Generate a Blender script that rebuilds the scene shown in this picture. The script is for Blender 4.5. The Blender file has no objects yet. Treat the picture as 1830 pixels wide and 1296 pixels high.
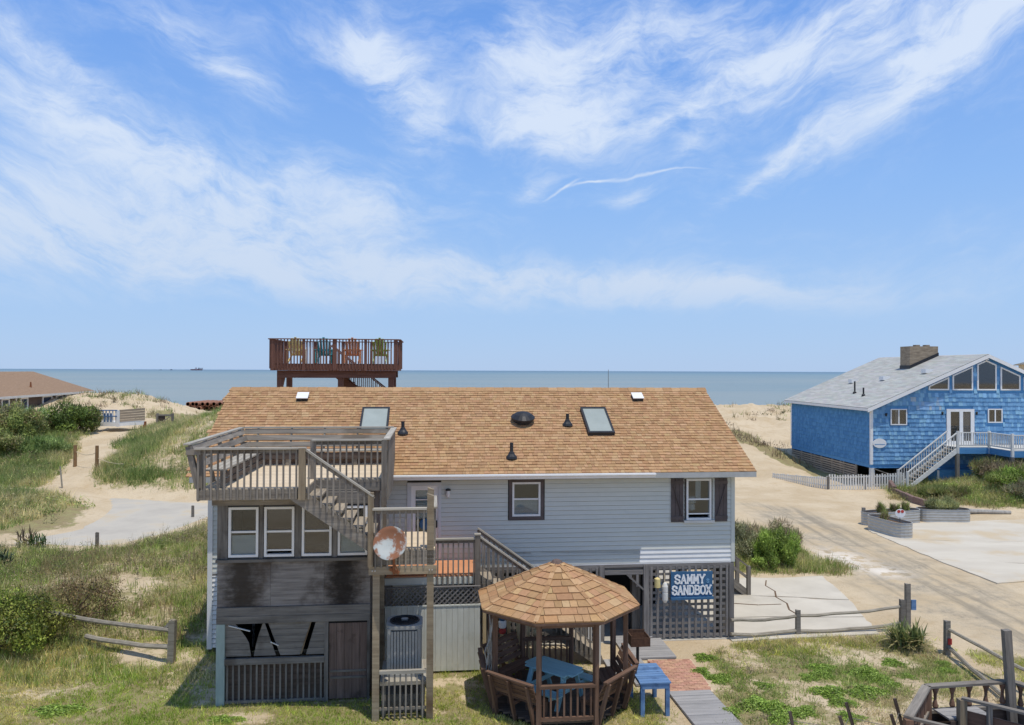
import bpy, math, random
import numpy as np
from mathutils import Matrix, Vector
R = math.radians
random.seed(7)
rng = np.random.default_rng(11)
S = bpy.context.scene
C = S.collection

# ---------------------------------------------------------------- camera
cam = bpy.data.cameras.new('camera')
cam.sensor_width = 36.0
cam.lens = 36.0 * 1390 / 1830
cam.clip_start = 0.1
cam.clip_end = 90000
co = bpy.data.objects.new('camera', cam)
C.objects.link(co)
pitch, roll = math.atan(14.5 / 1390), math.atan(0.0039)
fw = Vector((0, math.cos(pitch), math.sin(pitch)))
up0 = Vector((0, -math.sin(pitch), math.cos(pitch)))
r0 = Vector((1, 0, 0))
rt = r0 * math.cos(roll) + up0 * math.sin(roll)
up = up0 * math.cos(roll) - r0 * math.sin(roll)
m = Matrix((rt, up, -fw)).transposed().to_4x4()
m.translation = (0, 0, 7.7)
co.matrix_world = m
S.camera = co

# ---------------------------------------------------------------- exposure
S.view_settings.view_transform = 'Standard'
S.view_settings.look = 'None'
S.view_settings.exposure = 0.2
S.view_settings.gamma = 1.0
S.view_settings.use_curve_mapping = False
try:
    S.cycles.use_denoising = True
    S.cycles.max_bounces = 8
    S.cycles.transparent_max_bounces = 12
except Exception:
    pass


class NT:
    """small helper round a node tree"""
    def __init__(s, tree):
        s.t = tree
        tree.nodes.clear()

    def n(s, typ, ins=None, **attrs):
        nd = s.t.nodes.new(typ)
        for k, v in attrs.items():
            setattr(nd, k, v)
        for k, v in (ins or {}).items():
            if isinstance(v, bpy.types.NodeSocket):
                s.t.links.new(v, nd.inputs[k])
            else:
                nd.inputs[k].default_value = v
        return nd

    def math(s, op, a, b=0.0, clamp=False):
        return s.n('ShaderNodeMath', {0: a, 1: b}, operation=op, use_clamp=clamp).outputs[0]

    def mix(s, fac, a, b, blend='MIX'):
        nd = s.n('ShaderNodeMix', data_type='RGBA', blend_type=blend)
        for i, v in ((0, fac), (6, a), (7, b)):
            if isinstance(v, bpy.types.NodeSocket):
                s.t.links.new(v, nd.inputs[i])
            else:
                nd.inputs[i].default_value = v if i == 0 else (*v[:3], 1)
        return nd.outputs[2]

    def ramp(s, fac, stops, interp='LINEAR'):
        nd = s.n('ShaderNodeValToRGB', {0: fac})
        nd.color_ramp.interpolation = interp
        el = nd.color_ramp.elements
        while len(el) < len(stops):
            el.new(0.5)
        for e, (p, c) in zip(el, stops):
            e.position = p
            e.color = (*c[:3], 1) if not isinstance(c, (int, float)) else (c, c, c, 1)
        return nd.outputs[0]

    def smooth(s, v, a, b, lo=0.0, hi=1.0):
        return s.n('ShaderNodeMapRange', {0: v, 1: a, 2: b, 3: lo, 4: hi}, interpolation_type='SMOOTHSTEP').outputs[0]


# ---------------------------------------------------------------- sky and sun
TH = math.atan(1390 / 13500)
d_sun = Vector((-0.1523, 0.2105, -1.0)).normalized()          # way the sunlight travels
SUN_EL = math.asin(-d_sun.z)
SUN_AZ = math.atan2(-d_sun.x, -d_sun.y)
w = bpy.data.worlds.new('World')
S.world = w
w.use_nodes = True
g = NT(w.node_tree)
sky = g.n('ShaderNodeTexSky', sky_type='NISHITA', sun_disc=False, sun_elevation=SUN_EL, sun_rotation=SUN_AZ,
          altitude=0, air_density=1.0, dust_density=0.2, ozone_density=3.0)
tc = g.n('ShaderNodeTexCoord')
sep = g.n('ShaderNodeSeparateXYZ', {0: tc.outputs['Generated']})
az = g.math('ARCTAN2', sep.outputs[0], sep.outputs[1])
el = g.math('ARCSINE', sep.outputs[2])
# wind-combed coordinates: streaks fan out to both sides
vv = g.math('SUBTRACT', el, g.math('MULTIPLY', g.math('MULTIPLY', g.math('SINE', az), g.math('SINE', az)), 0.36))
comb = g.n('ShaderNodeCombineXYZ', {0: az, 1: vv})
warp = g.n('ShaderNodeTexNoise', {'Vector': comb.outputs[0], 'Scale': 6.0, 'Detail': 5.0})
wv = g.n('ShaderNodeVectorMath', {0: warp.outputs['Color'], 1: (0.5, 0.5, 0.5)}, operation='SUBTRACT')
wv = g.n('ShaderNodeVectorMath', {0: wv.outputs[0], 'Scale': 0.13}, operation='SCALE')
cv = g.n('ShaderNodeVectorMath', {0: comb.outputs[0], 1: wv.outputs[0]}, operation='ADD')
mp1 = g.n('ShaderNodeMapping', {'Vector': cv.outputs[0], 'Scale': (8.0, 21.0, 1)})
n1 = g.n('ShaderNodeTexNoise', {'Vector': mp1.outputs[0], 'Scale': 1.0, 'Detail': 10.0, 'Roughness': 0.66})
mp2 = g.n('ShaderNodeMapping', {'Vector': cv.outputs[0], 'Location': (3.1, 1.7, 0), 'Scale': (26.0, 52.0, 1)})
n2 = g.n('ShaderNodeTexNoise', {'Vector': mp2.outputs[0], 'Scale': 1.0, 'Detail': 7.0, 'Roughness': 0.65})
raw = g.n('ShaderNodeCombineXYZ', {0: az, 1: el})
rawp = g.n('ShaderNodeVectorMath', {0: raw.outputs[0], 1: g.n('ShaderNodeVectorMath', {0: wv.outputs[0], 'Scale': 0.45}, operation='SCALE').outputs[0]}, operation='ADD')
# cloud banks: azimuth, elevation, half-length, half-height, tilt (degrees), weight
BANKS = [(-22, 10.4, 15.0, 3.4, -3, .80), (-31, 8.6, 12.0, 2.6, 0, .62), (-4.5, 6.7, 20.0, 1.35, -2, .80), (9, 6.0, 14.0, 1.3, -3, .68), (20, 5.2, 9.0, .8, -3, .40), (-12, 4.9, 22, .9, 0, .42),
         (-28.5, 15.2, 8.5, 1.5, -24, .72), (-22.5, 13.2, 8.0, 1.6, -30, .50), (-9.6, 21.4, 1.8, 4.4, 16, .66), (-6.8, 18.6, 1.7, 3.0, 18, .70), (-12.5, 22.3, 4.0, 1.4, -10, .42),
         (10.5, 22.4, 10.5, 3.0, 0, .80), (1.5, 20.0, 5.5, 3.0, -30, .45), (26.5, 18.0, 10.5, 1.7, 30, .72), (31.5, 21.5, 7.0, 2.4, 28, .66), (24, 21.5, 12, 2.2, 22, .42), (20.0, 21.5, 9.0, 1.3, 18, .45), (18.6, 14.2, 4.6, .55, 36, .62),
         (2.0, 17.6, 5.0, 1.5, 6, .80), (10.4, 17.6, 4.4, .8, 14, .62), (12.6, 16.0, 1.8, .7, 45, .45), (2.0, 13.4, 1.4, .9, 40, .62), (8.4, 12.5, 1.6, .75, 8, .62), (4.4, 17.0, 2.4, .8, 20, .4),
         (-19.4, 19.8, 3.4, 1.2, -30, .60), (-31.0, 19.6, 4.6, .8, -28, .62), (-13.5, 12.8, 6.0, 1.6, -18, .45), (-24, 22, 3, 1, -20, .30),
         (0, 42, 40, 9, 0, .5), (0, 66, 120, 11, 0, .55), (-60, 34, 30, 8, 10, .6), (70, 38, 34, 8, -8, .6), (180, 40, 60, 9, 0, .6), (150, 22, 25, 7, 10, .7), (100, 18, 22, 5, -12, .7), (-90, 20, 22, 5, 14, .7), (-140, 14, 20, 4, 0, .7), (60, 14, 12, 3, 12, .6), (-60, 16, 12, 4, -14, .6)]  # unseen banks outside the view, added to whiten the ambient light
tot = None
for (a_, e_, l_, h_, t_, k_) in BANKS:
    mpn = g.n('ShaderNodeMapping', {'Vector': rawp.outputs[0], 'Location': (R(a_), R(e_), 0), 'Rotation': (0, 0, R(t_)), 'Scale': (R(l_), R(h_), 1)}, vector_type='TEXTURE')
    ln = g.n('ShaderNodeVectorMath', {0: mpn.outputs[0], 1: mpn.outputs[0]}, operation='DOT_PRODUCT').outputs['Value']
    ga = g.math('MULTIPLY', g.math('POWER', 2.718, g.math('MULTIPLY', ln, -0.9)), k_)
    tot = ga if tot is None else g.math('ADD', tot, ga)
tot = g.math('MINIMUM', tot, 1.15)
nz = g.math('ADD', g.math('MULTIPLY', n1.outputs[0], 0.75), g.math('MULTIPLY', n2.outputs[0], 0.25))
nz = g.math('SUBTRACT', nz, 0.5)
den = g.math('ADD', g.math('MULTIPLY', tot, 0.72), g.math('MULTIPLY', nz, g.math('ADD', g.math('MULTIPLY', tot, 2.7), 1.2)))
mpv = g.n('ShaderNodeMapping', {'Vector': cv.outputs[0], 'Location': (5.3, 2.2, 0), 'Scale': (3.2, 9.0, 1)})
nv = g.n('ShaderNodeTexNoise', {'Vector': mpv.outputs[0], 'Scale': 1.0, 'Detail': 8.0, 'Roughness': 0.6})
den = g.math('ADD', den, g.smooth(nv.outputs[0], .38, .70, 0.0, .30))
den = g.smooth(den, 0.0, 1.16, 0.0, 0.86)
# thin condensation trail
tr = None
for (a_, e_, l_, h_, t_, k_) in [(3.6, 13.15, 1.3, .10, 32, .75), (5.6, 13.68, 1.6, .10, 12, .75), (8.4, 13.95, 2.2, .11, 4, .7), (11.6, 14.1, 2.2, .08, 0, .5)]:
    mpn = g.n('ShaderNodeMapping', {'Vector': rawp.outputs[0], 'Location': (R(a_), R(e_), 0), 'Rotation': (0, 0, R(t_)), 'Scale': (R(l_), R(h_), 1)}, vector_type='TEXTURE')
    ln = g.n('ShaderNodeVectorMath', {0: mpn.outputs[0], 1: mpn.outputs[0]}, operation='DOT_PRODUCT').outputs['Value']
    ga = g.math('MULTIPLY', g.math('POWER', 2.718, g.math('MULTIPLY', ln, -1.0)), k_)
    tr = ga if tr is None else g.math('ADD', tr, ga)
den = g.math('MAXIMUM', den, g.math('MULTIPLY', tr, g.math('ADD', 0.4, n2.outputs[0]), clamp=True))
den = g.math('MULTIPLY', den, g.smooth(el, R(2.2), R(6.5)))
eln = g.math('DIVIDE', g.math('MAXIMUM', el, 0.0), math.pi / 2)
grad = g.ramp(eln, [(0.0, (.345, .50, .76)), (.06, (.325, .505, .80)), (.14, (.245, .445, .82)), (.26, (.150, .335, .78)), (.45, (.10, .23, .54)), (1.0, (.05, .13, .34))])
grad = g.n('ShaderNodeVectorMath', {0: grad, 'Scale': 10.0}, operation='SCALE').outputs[0]
skyc = g.mix(0.86, sky.outputs[0], grad)
cloud = g.mix(g.smooth(el, R(4), R(20)), (5.4, 6.3, 7.7), (6.5, 7.3, 8.5))
colr = g.mix(den, skyc, cloud)
bg = g.n('ShaderNodeBackground', {'Color': colr, 'Strength': 0.10})
wo = g.n('ShaderNodeOutputWorld', {'Surface': bg.outputs[0]})

sl = bpy.data.lights.new('sun', 'SUN')
sl.energy = 2.85
sl.angle = R(0.53)
sl.color = (1.0, 0.935, 0.83)
so = bpy.data.objects.new('sun', sl)
C.objects.link(so)
so.rotation_euler = d_sun.to_track_quat('-Z', 'Y').to_euler()
so.location = (20, -20, 60)

# ---------------------------------------------------------------- materials
MATS = {}


def srgb(*c):
    o = []
    for v in c:
        v = v / 255
        o.append(v / 12.92 if v <= 0.04045 else ((v + 0.055) / 1.055) ** 2.4)
    return tuple(o)


def mat(name, c1, c2, sc=(3, 3, 3), coord='Object', rough=.75, rv=.12, bump=.15, bsc=None, spec=.25, metal=0.0,
        stain=None, stain_sc=1.2, stain_rng=(.52, .68), stain_amt=.8, detail=6, lo=.32, hi=.68, hv=0.0, blotch=None):
    mt = bpy.data.materials.new(name)
    mt.use_nodes = True
    g = NT(mt.node_tree)
    tc = g.n('ShaderNodeTexCoord')
    ge = g.n('ShaderNodeNewGeometry')
    oi = g.n('ShaderNodeObjectInfo')
    src = tc.outputs['Object'] if coord == 'Object' else ge.outputs['Position']
    if coord == 'Object':
        off = g.n('ShaderNodeVectorMath', {0: (17.0, 9.0, 31.0), 'Scale': oi.outputs['Random']}, operation='SCALE')
        src = g.n('ShaderNodeVectorMath', {0: src, 1: off.outputs[0]}, operation='ADD').outputs[0]
    mp = g.n('ShaderNodeMapping', {'Vector': src, 'Scale': sc})
    nz = g.n('ShaderNodeTexNoise', {'Vector': mp.outputs[0], 'Scale': 1.0, 'Detail': detail, 'Roughness': .62})
    col = g.ramp(nz.outputs[0], [(lo, c1), (hi, c2)])
    if stain is not None:
        sn = g.n('ShaderNodeTexNoise', {'Vector': ge.outputs['Position'], 'Scale': stain_sc, 'Detail': 5.0, 'Roughness': .6})
        sf = g.smooth(sn.outputs[0], stain_rng[0], stain_rng[1], 0, stain_amt)
        col = g.mix(sf, col, stain)
    if blotch is not None:                                  # one big water stain with ragged sides, fixed to the sheet
        ox = g.n('ShaderNodeSeparateXYZ', {0: tc.outputs['Object']})
        dx = g.math('ABSOLUTE', g.math('SUBTRACT', ox.outputs[0], blotch[0]))
        mpb = g.n('ShaderNodeMapping', {'Vector': tc.outputs['Object'], 'Scale': (2.2, 2.2, 5.0)})
        bn = g.n('ShaderNodeTexNoise', {'Vector': mpb.outputs[0], 'Scale': 1.4, 'Detail': 7.0, 'Roughness': .68})
        bf_ = g.math('ADD', g.math('MULTIPLY', dx, 1.0 / blotch[1]), g.math('MULTIPLY', g.math('SUBTRACT', bn.outputs[0], .5), 2.6))
        col = g.mix(g.smooth(bf_, .2, 1.7, .9, 0.0), col, blotch[2])
    val = g.n('ShaderNodeMapRange', {0: oi.outputs['Random'], 1: 0.0, 2: 1.0, 3: 1 - rv, 4: 1 + rv}).outputs[0]
    hue = g.n('ShaderNodeMapRange', {0: g.math('FRACT', g.math('MULTIPLY', oi.outputs['Random'], 7.31)), 1: 0.0, 2: 1.0, 3: .5 - hv, 4: .5 + hv}).outputs[0]
    col = g.n('ShaderNodeHueSaturation', {'Color': col, 'Value': val, 'Hue': hue}).outputs[0]
    bs = g.n('ShaderNodeBsdfPrincipled', {'Base Color': col, 'Roughness': rough, 'Metallic': metal, 'Specular IOR Level': spec})
    if bump:
        b2 = nz if bsc is None else g.n('ShaderNodeTexNoise', {'Vector': src, 'Scale': bsc, 'Detail': 4.0})
        bp = g.n('ShaderNodeBump', {'Height': b2.outputs[0], 'Strength': bump, 'Distance': .01})
        g.t.links.new(bp.outputs[0], bs.inputs['Normal'])
    g.n('ShaderNodeOutputMaterial', {'Surface': bs.outputs[0]})
    MATS[name] = mt
    return mt


def attr_mat(name, rough=.85, transl=0.0, nsc=6.0, namt=.25, spec=.15, bump=0.0):
    """colour from the 'tint' attribute of the pieces, broken up by noise"""
    mt = bpy.data.materials.new(name)
    mt.use_nodes = True
    g = NT(mt.node_tree)
    at = g.n('ShaderNodeAttribute', attribute_name='tint')
    ge = g.n('ShaderNodeNewGeometry')
    nz = g.n('ShaderNodeTexNoise', {'Vector': ge.outputs['Position'], 'Scale': nsc, 'Detail': 4.0})
    v = g.n('ShaderNodeMapRange', {0: nz.outputs[0], 1: .25, 2: .75, 3: 1 - namt, 4: 1 + namt}).outputs[0]
    col = g.n('ShaderNodeHueSaturation', {'Color': at.outputs[0], 'Value': v}).outputs[0]
    bs = g.n('ShaderNodeBsdfPrincipled', {'Base Color': col, 'Roughness': rough, 'Specular IOR Level': spec})
    if bump:
        bn = g.n('ShaderNodeTexNoise', {'Vector': ge.outputs['Position'], 'Scale': 60.0, 'Detail': 3.0})
        bp = g.n('ShaderNodeBump', {'Height': bn.outputs[0], 'Strength': bump, 'Distance': .006})
        g.t.links.new(bp.outputs[0], bs.inputs['Normal'])
    out = bs.outputs[0]
    if transl:
        tr = g.n('ShaderNodeBsdfTranslucent', {'Color': col})
        out = g.n('ShaderNodeMixShader', {0: transl, 1: out, 2: tr.outputs[0]}).outputs[0]
    g.n('ShaderNodeOutputMaterial', {'Surface': out})
    MATS[name] = mt
    return mt


WS = (1.3, 16, 16)
mat('deck_wood', srgb(112, 106, 98), srgb(150, 142, 130), WS, rv=.16, bump=.3, stain=srgb(88, 76, 62), stain_sc=.9, stain_amt=.6)
mat('deck_floor', srgb(205, 186, 156), srgb(228, 208, 178), WS, rv=.07, bump=.2)
mat('stair_wood', srgb(140, 128, 110), srgb(176, 164, 146), WS, rv=.12, bump=.2)
mat('tower_wood', srgb(126, 112, 92), srgb(158, 144, 120), WS, rv=.14, bump=.3, stain=srgb(104, 80, 56), stain_sc=.8, stain_amt=.75)
mat('rail_top', srgb(150, 144, 132), srgb(184, 178, 164), WS, rv=.1, bump=.2)
mat('porch_wood', srgb(100, 96, 91), srgb(136, 131, 124), WS, rv=.15, bump=.3, stain=srgb(66, 58, 50), stain_sc=1.1, stain_amt=.6)
PLY = (srgb(110, 104, 100), srgb(150, 144, 138), (1.2, 1, 22))
mat('plywood', *PLY, rv=.05, bump=.25, stain=srgb(74, 66, 60), stain_sc=1.3, stain_rng=(.46, .66), stain_amt=.8)
mat('plywood_brown', *PLY, rv=.05, bump=.25, stain=srgb(78, 66, 56), stain_sc=1.3, stain_rng=(.46, .66), stain_amt=.8, blotch=(-.06, .36, srgb(54, 46, 38)))
mat('plywood_black', *PLY, rv=.05, bump=.25, stain=srgb(78, 66, 56), stain_sc=1.3, stain_rng=(.46, .66), stain_amt=.8, blotch=(-.10, .33, srgb(30, 24, 20)))
mat('brown_door', srgb(92, 77, 70), srgb(120, 102, 93), WS, rv=.12, bump=.2, stain=srgb(64, 52, 46), stain_sc=2)
mat('gazebo_wood', srgb(100, 76, 62), srgb(134, 106, 88), WS, rv=.15, bump=.25)
mat('gazebo_floor', srgb(88, 74, 64), srgb(116, 100, 88), WS, rv=.15, bump=.2)
mat('brown_deck', srgb(104, 70, 58), srgb(128, 92, 78), WS, rv=.1, bump=.15)
mat('lattice_wood', srgb(104, 100, 98), srgb(138, 134, 130), WS, rv=.12, bump=.2)
mat('fence_wood', srgb(128, 120, 106), srgb(166, 158, 142), (2, 20, 20), rv=.15, bump=.4)
mat('dark_post', srgb(104, 99, 92), srgb(136, 130, 121), (2, 20, 20), rv=.18, bump=.3)
mat('pale_wood', srgb(190, 168, 128), srgb(212, 190, 150), WS, rv=.15, bump=.2)
mat('slat_wood', srgb(70, 60, 54), srgb(98, 86, 78), WS, rv=.2, bump=.3)
mat('grey_plank', srgb(144, 142, 140), srgb(168, 165, 162), WS, rv=.07, bump=.2)
mat('siding', srgb(204, 206, 198), srgb(210, 212, 204), (2, 2, 2), rv=.015, bump=0, rough=.55)
mat('white_paint', srgb(226, 226, 224), srgb(236, 236, 234), (3, 3, 3), rv=.03, bump=.05, rough=.5)
mat('old_white', srgb(206, 204, 196), srgb(226, 224, 218), (2, 9, 9), rv=.08, bump=.15, rough=.65)
mat('screen_white', srgb(204, 205, 194), srgb(220, 221, 211), (2, 7, 7), rv=.04, bump=.1, stain=srgb(176, 178, 156), stain_sc=.9)
mat('trim_brown', srgb(86, 78, 76), srgb(104, 94, 92), (3, 3, 3), rv=.05, bump=.05)
mat('fascia_grey', srgb(168, 170, 168), srgb(182, 184, 182), (3, 3, 3), rv=.03, bump=.05)
mat('corner_blue', srgb(140, 156, 152), srgb(160, 176, 170), (2, 6, 6), rv=.05, bump=.1)
mat('black_metal', srgb(40, 42, 46), srgb(54, 56, 60), (5, 5, 5), rv=.1, bump=.05, rough=.45)
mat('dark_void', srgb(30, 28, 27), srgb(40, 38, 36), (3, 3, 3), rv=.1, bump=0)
mat('interior', srgb(60, 56, 52), srgb(78, 72, 66), (1, 1, 1), rv=.1, bump=0)
mat('blind', srgb(196, 198, 200), srgb(214, 216, 218), (1, 1, 14), rv=.05, bump=0)
mat('ac_case', srgb(150, 150, 146), srgb(166, 166, 162), (6, 6, 2), rv=.03, bump=.05, rough=.5)
mat('ac_dark', srgb(66, 74, 82), srgb(82, 90, 98), (6, 6, 2), rv=.03, bump=.05, rough=.5)
mat('concrete', srgb(190, 182, 166), srgb(208, 200, 184), (.55, .55, .55), coord='World', rv=0, bump=.15, bsc=30, stain=srgb(158, 152, 140), stain_sc=.35, stain_rng=(.5, .72), stain_amt=.6)
mat('concrete_pad', srgb(194, 185, 168), srgb(208, 200, 183), (.3, .9, .5), coord='World', rv=0, bump=.1, bsc=30, stain=srgb(196, 176, 142), stain_sc=.34, stain_rng=(.50, .66), stain_amt=.75)
mat('asphalt', srgb(178, 171, 158), srgb(196, 189, 174), (.5, .5, .5), coord='World', rv=0, bump=.3, bsc=60, stain=srgb(192, 176, 148), stain_sc=.5)
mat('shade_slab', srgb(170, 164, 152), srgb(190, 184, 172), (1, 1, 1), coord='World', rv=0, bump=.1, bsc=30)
mat('teal_paint', srgb(150, 196, 206), srgb(164, 208, 216), WS, rv=.06, bump=.1, rough=.6)
mat('blue_paint', srgb(84, 118, 160), srgb(112, 144, 184), (1.5, 14, 14), rv=.12, bump=.2, rough=.6, stain=srgb(58, 84, 124), stain_sc=3, stain_amt=.6)
mat('sign_blue', srgb(58, 98, 134), srgb(68, 108, 144), (3, 3, 3), rv=.02, bump=.05)
mat('letter_white', srgb(228, 232, 234), srgb(238, 240, 242), (8, 8, 8), rv=.02, bump=.05)
mat('letter_blue', srgb(120, 168, 204), srgb(136, 182, 214), (8, 8, 8), rv=.02, bump=0)
mat('orange_board', srgb(196, 136, 98), srgb(214, 154, 114), WS, rv=.06, bump=.1)
mat('rust', srgb(120, 74, 48), srgb(150, 96, 62), (14, 14, 14), rv=.1, bump=.3)
mat('grill_rust', srgb(74, 54, 44), srgb(104, 76, 58), (14, 14, 14), rv=.1, bump=.3)
mat('dish_paint', srgb(180, 186, 182), srgb(198, 202, 196), (3, 3, 3), rv=0, bump=.05, stain=srgb(150, 98, 66), stain_sc=3.4, stain_rng=(.44, .56), stain_amt=.95, rough=.6)
mat('brick', srgb(176, 132, 108), srgb(198, 156, 132), (9, 9, 9), rv=.14, bump=.3, hv=.01)
mat('sand_joint', srgb(196, 176, 146), srgb(214, 196, 168), (6, 6, 6), rv=0, bump=.2)
mat('galv', srgb(168, 166, 160), srgb(188, 186, 180), (4, 4, 10), rv=.04, bump=.05, rough=.45, metal=.35, spec=.4)
mat('soil', srgb(92, 72, 54), srgb(120, 98, 76), (8, 8, 8), rv=.1, bump=.4)
mat('blue_wall', srgb(78, 134, 182), srgb(94, 150, 196), (3, 9, 9), rv=.05, bump=.1)
mat('grey_shingle', srgb(168, 168, 162), srgb(184, 184, 178), (4, 9, 4), rv=.05, bump=.15)
mat('brown_slat', srgb(150, 134, 116), srgb(176, 160, 140), WS, rv=.15, bump=.2)
mat('chimney_brick', srgb(126, 112, 94), srgb(166, 150, 128), (2.4, 2.4, 9), rv=.03, bump=.3, detail=8)
mat('tan_roof', srgb(136, 110, 86), srgb(156, 130, 104), (3, 8, 3), rv=.03, bump=.2)
mat('brown_siding', srgb(82, 68, 60), srgb(100, 84, 74), (2, 2, 9), rv=.04, bump=.1)
mat('tan_siding', srgb(196, 182, 152), srgb(208, 194, 166), (2, 2, 9), rv=.02, bump=.1)
mat('pole', srgb(120, 92, 62), srgb(150, 118, 84), (2, 14, 14), rv=.15, bump=.2)
mat('rope', srgb(186, 170, 140), srgb(206, 190, 160), (20, 20, 20), rv=.1, bump=0)
mat('wire', srgb(120, 118, 112), srgb(140, 138, 132), (20, 20, 20), rv=.1, bump=0, metal=.5)
mat('chair_yellow', srgb(240, 216, 142), srgb(246, 226, 160), WS, rv=.04, bump=0, rough=.5)
mat('chair_teal', srgb(70, 168, 174), srgb(86, 182, 186), WS, rv=.04, bump=0, rough=.5)
mat('chair_orange', srgb(240, 164, 112), srgb(246, 178, 128), WS, rv=.04, bump=0, rough=.5)
mat('chair_green', srgb(164, 180, 88), srgb(180, 194, 104), WS, rv=.04, bump=0, rough=.5)
mat('buoy_yellow', srgb(214, 196, 132), srgb(226, 208, 148), (6, 6, 6), rv=.03, bump=.1)
mat('buoy_red', srgb(176, 60, 56), srgb(190, 74, 68), (6, 6, 6), rv=.03, bump=.1)
mat('driftwood', srgb(142, 138, 130), srgb(178, 174, 166), (12, 12, 2), rv=.1, bump=.4)
mat('pipe_black', srgb(34, 33, 34), srgb(48, 46, 46), (3, 3, 3), rv=.2, bump=0, rough=.5)
mat('pipe_rust', srgb(132, 92, 72), srgb(160, 116, 92), (3, 3, 3), rv=.15, bump=.2)
mat('ship_navy', srgb(44, 54, 74), srgb(54, 64, 84), (.05, .05, .05), rv=.05, bump=0)
mat('ship_red', srgb(104, 58, 66), srgb(114, 66, 74), (.05, .05, .05), rv=.05, bump=0)
mat('ship_white', srgb(214, 218, 224), srgb(226, 230, 234), (.05, .05, .05), rv=.02, bump=0)
mat('stem_wood', srgb(96, 82, 68), srgb(130, 114, 96), (4, 4, 4), rv=.15, bump=.3)
mat('timber_dark', srgb(104, 84, 78), srgb(136, 112, 102), (2, 12, 12), rv=.15, bump=.3)
mat('shade_door', srgb(198, 202, 204), srgb(208, 212, 214), (3, 3, 3), rv=.03, bump=0)
attr_mat('shingle_mix', rough=.9, nsc=14, namt=.12, bump=.25)
attr_mat('shake_mix', rough=.75, nsc=5, namt=.12)
attr_mat('grass_mix', rough=.6, transl=.32, nsc=.9, namt=.22)
attr_mat('leaf_mix', rough=.5, transl=.25, nsc=2.0, namt=.25, spec=.3)


def glass_mat(name, tint, refl=.08, rough=.03):
    mt = bpy.data.materials.new(name)
    mt.use_nodes = True
    g = NT(mt.node_tree)
    fr = g.n('ShaderNodeFresnel', {'IOR': 1.5})
    fac = g.math('ADD', g.math('MULTIPLY', fr.outputs[0], .6), refl, clamp=True)
    t = g.n('ShaderNodeBsdfTransparent', {'Color': (*tint, 1)})
    gl = g.n('ShaderNodeBsdfGlossy', {'Color': (.9, .93, .95, 1), 'Roughness': rough})
    mx = g.n('ShaderNodeMixShader', {0: fac, 1: t.outputs[0], 2: gl.outputs[0]})
    g.n('ShaderNodeOutputMaterial', {'Surface': mx.outputs[0]})
    MATS[name] = mt


glass_mat('glass', (.78, .82, .82), refl=.03)
glass_mat('glass_dark', (.65, .65, .65), refl=.06)
mat('skylight_glass', srgb(150, 158, 152), srgb(160, 168, 162), (2, 2, 2), rv=.02, bump=0, rough=.45, spec=.3)

# water
mt = bpy.data.materials.new('sea_water')
mt.use_nodes = True
g = NT(mt.node_tree)
ge = g.n('ShaderNodeNewGeometry')
sp = g.n('ShaderNodeSeparateXYZ', {0: ge.outputs['Position']})
mpw = g.n('ShaderNodeMapping', {'Vector': ge.outputs['Position'], 'Scale': (.004, .02, 1)})
nw = g.n('ShaderNodeTexNoise', {'Vector': mpw.outputs[0], 'Scale': 1.0, 'Detail': 6.0, 'Roughness': .6})
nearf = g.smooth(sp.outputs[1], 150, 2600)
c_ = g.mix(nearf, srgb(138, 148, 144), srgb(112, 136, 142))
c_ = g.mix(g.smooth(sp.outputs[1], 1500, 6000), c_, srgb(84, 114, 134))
c_ = g.mix(g.smooth(nw.outputs[0], .42, .62, 0, .5), c_, srgb(104, 132, 140))
mpb = g.n('ShaderNodeMapping', {'Vector': ge.outputs['Position'], 'Scale': (.25, .6, 1)})
nb = g.n('ShaderNodeTexNoise', {'Vector': mpb.outputs[0], 'Scale': 1.0, 'Detail': 6.0, 'Roughness': .65})
bp = g.n('ShaderNodeBump', {'Height': nb.outputs[0], 'Strength': .6, 'Distance': .5})
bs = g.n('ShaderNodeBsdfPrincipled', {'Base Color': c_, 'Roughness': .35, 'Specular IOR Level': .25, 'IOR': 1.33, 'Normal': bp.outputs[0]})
g.n('ShaderNodeOutputMaterial', {'Surface': bs.outputs[0]})
MATS['sea_water'] = mt

# ground: sand / gravel / litter from the 'zone' attribute
mt = bpy.data.materials.new('ground')
mt.use_nodes = True
g = NT(mt.node_tree)
ge = g.n('ShaderNodeNewGeometry')
P = ge.outputs['Position']
zn = g.n('ShaderNodeAttribute', attribute_name='zone')
zs = g.n('ShaderNodeSeparateColor', {0: zn.outputs[0]})


def noi(sc, det=5.0, ro=.6, loc=(0, 0, 0)):
    mpg = g.n('ShaderNodeMapping', {'Vector': P, 'Location': loc})
    return g.n('ShaderNodeTexNoise', {'Vector': mpg.outputs[0], 'Scale': sc, 'Detail': det, 'Roughness': ro}).outputs[0]


nA, nB, nC, nD = noi(.35), noi(1.6, 6), noi(7.0, 6, .7), noi(40., 3)
sand = g.mix(g.smooth(nA, .35, .65), srgb(198, 178, 146), srgb(212, 194, 164))
sand = g.mix(g.smooth(nB, .5, .72, 0, .5), sand, srgb(188, 164, 128))
sand = g.mix(g.smooth(nC, .52, .72, 0, .45), sand, srgb(168, 148, 120))
grav = g.mix(g.smooth(nC, .35, .65), srgb(150, 142, 128), srgb(190, 176, 152))
grav = g.mix(g.smooth(nD, .5, .7, 0, .4), grav, srgb(118, 114, 106))
gf = g.math('MULTIPLY', zs.outputs[1], g.smooth(g.math('ADD', g.math('MULTIPLY', nA, .5), g.math('MULTIPLY', nB, .5)),  .41, .62, 0, .85), clamp=True)
col = g.mix(gf, sand, grav)
lit = g.mix(g.smooth(nB, .35, .65), srgb(142, 128, 92), srgb(152, 148, 100))
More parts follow.
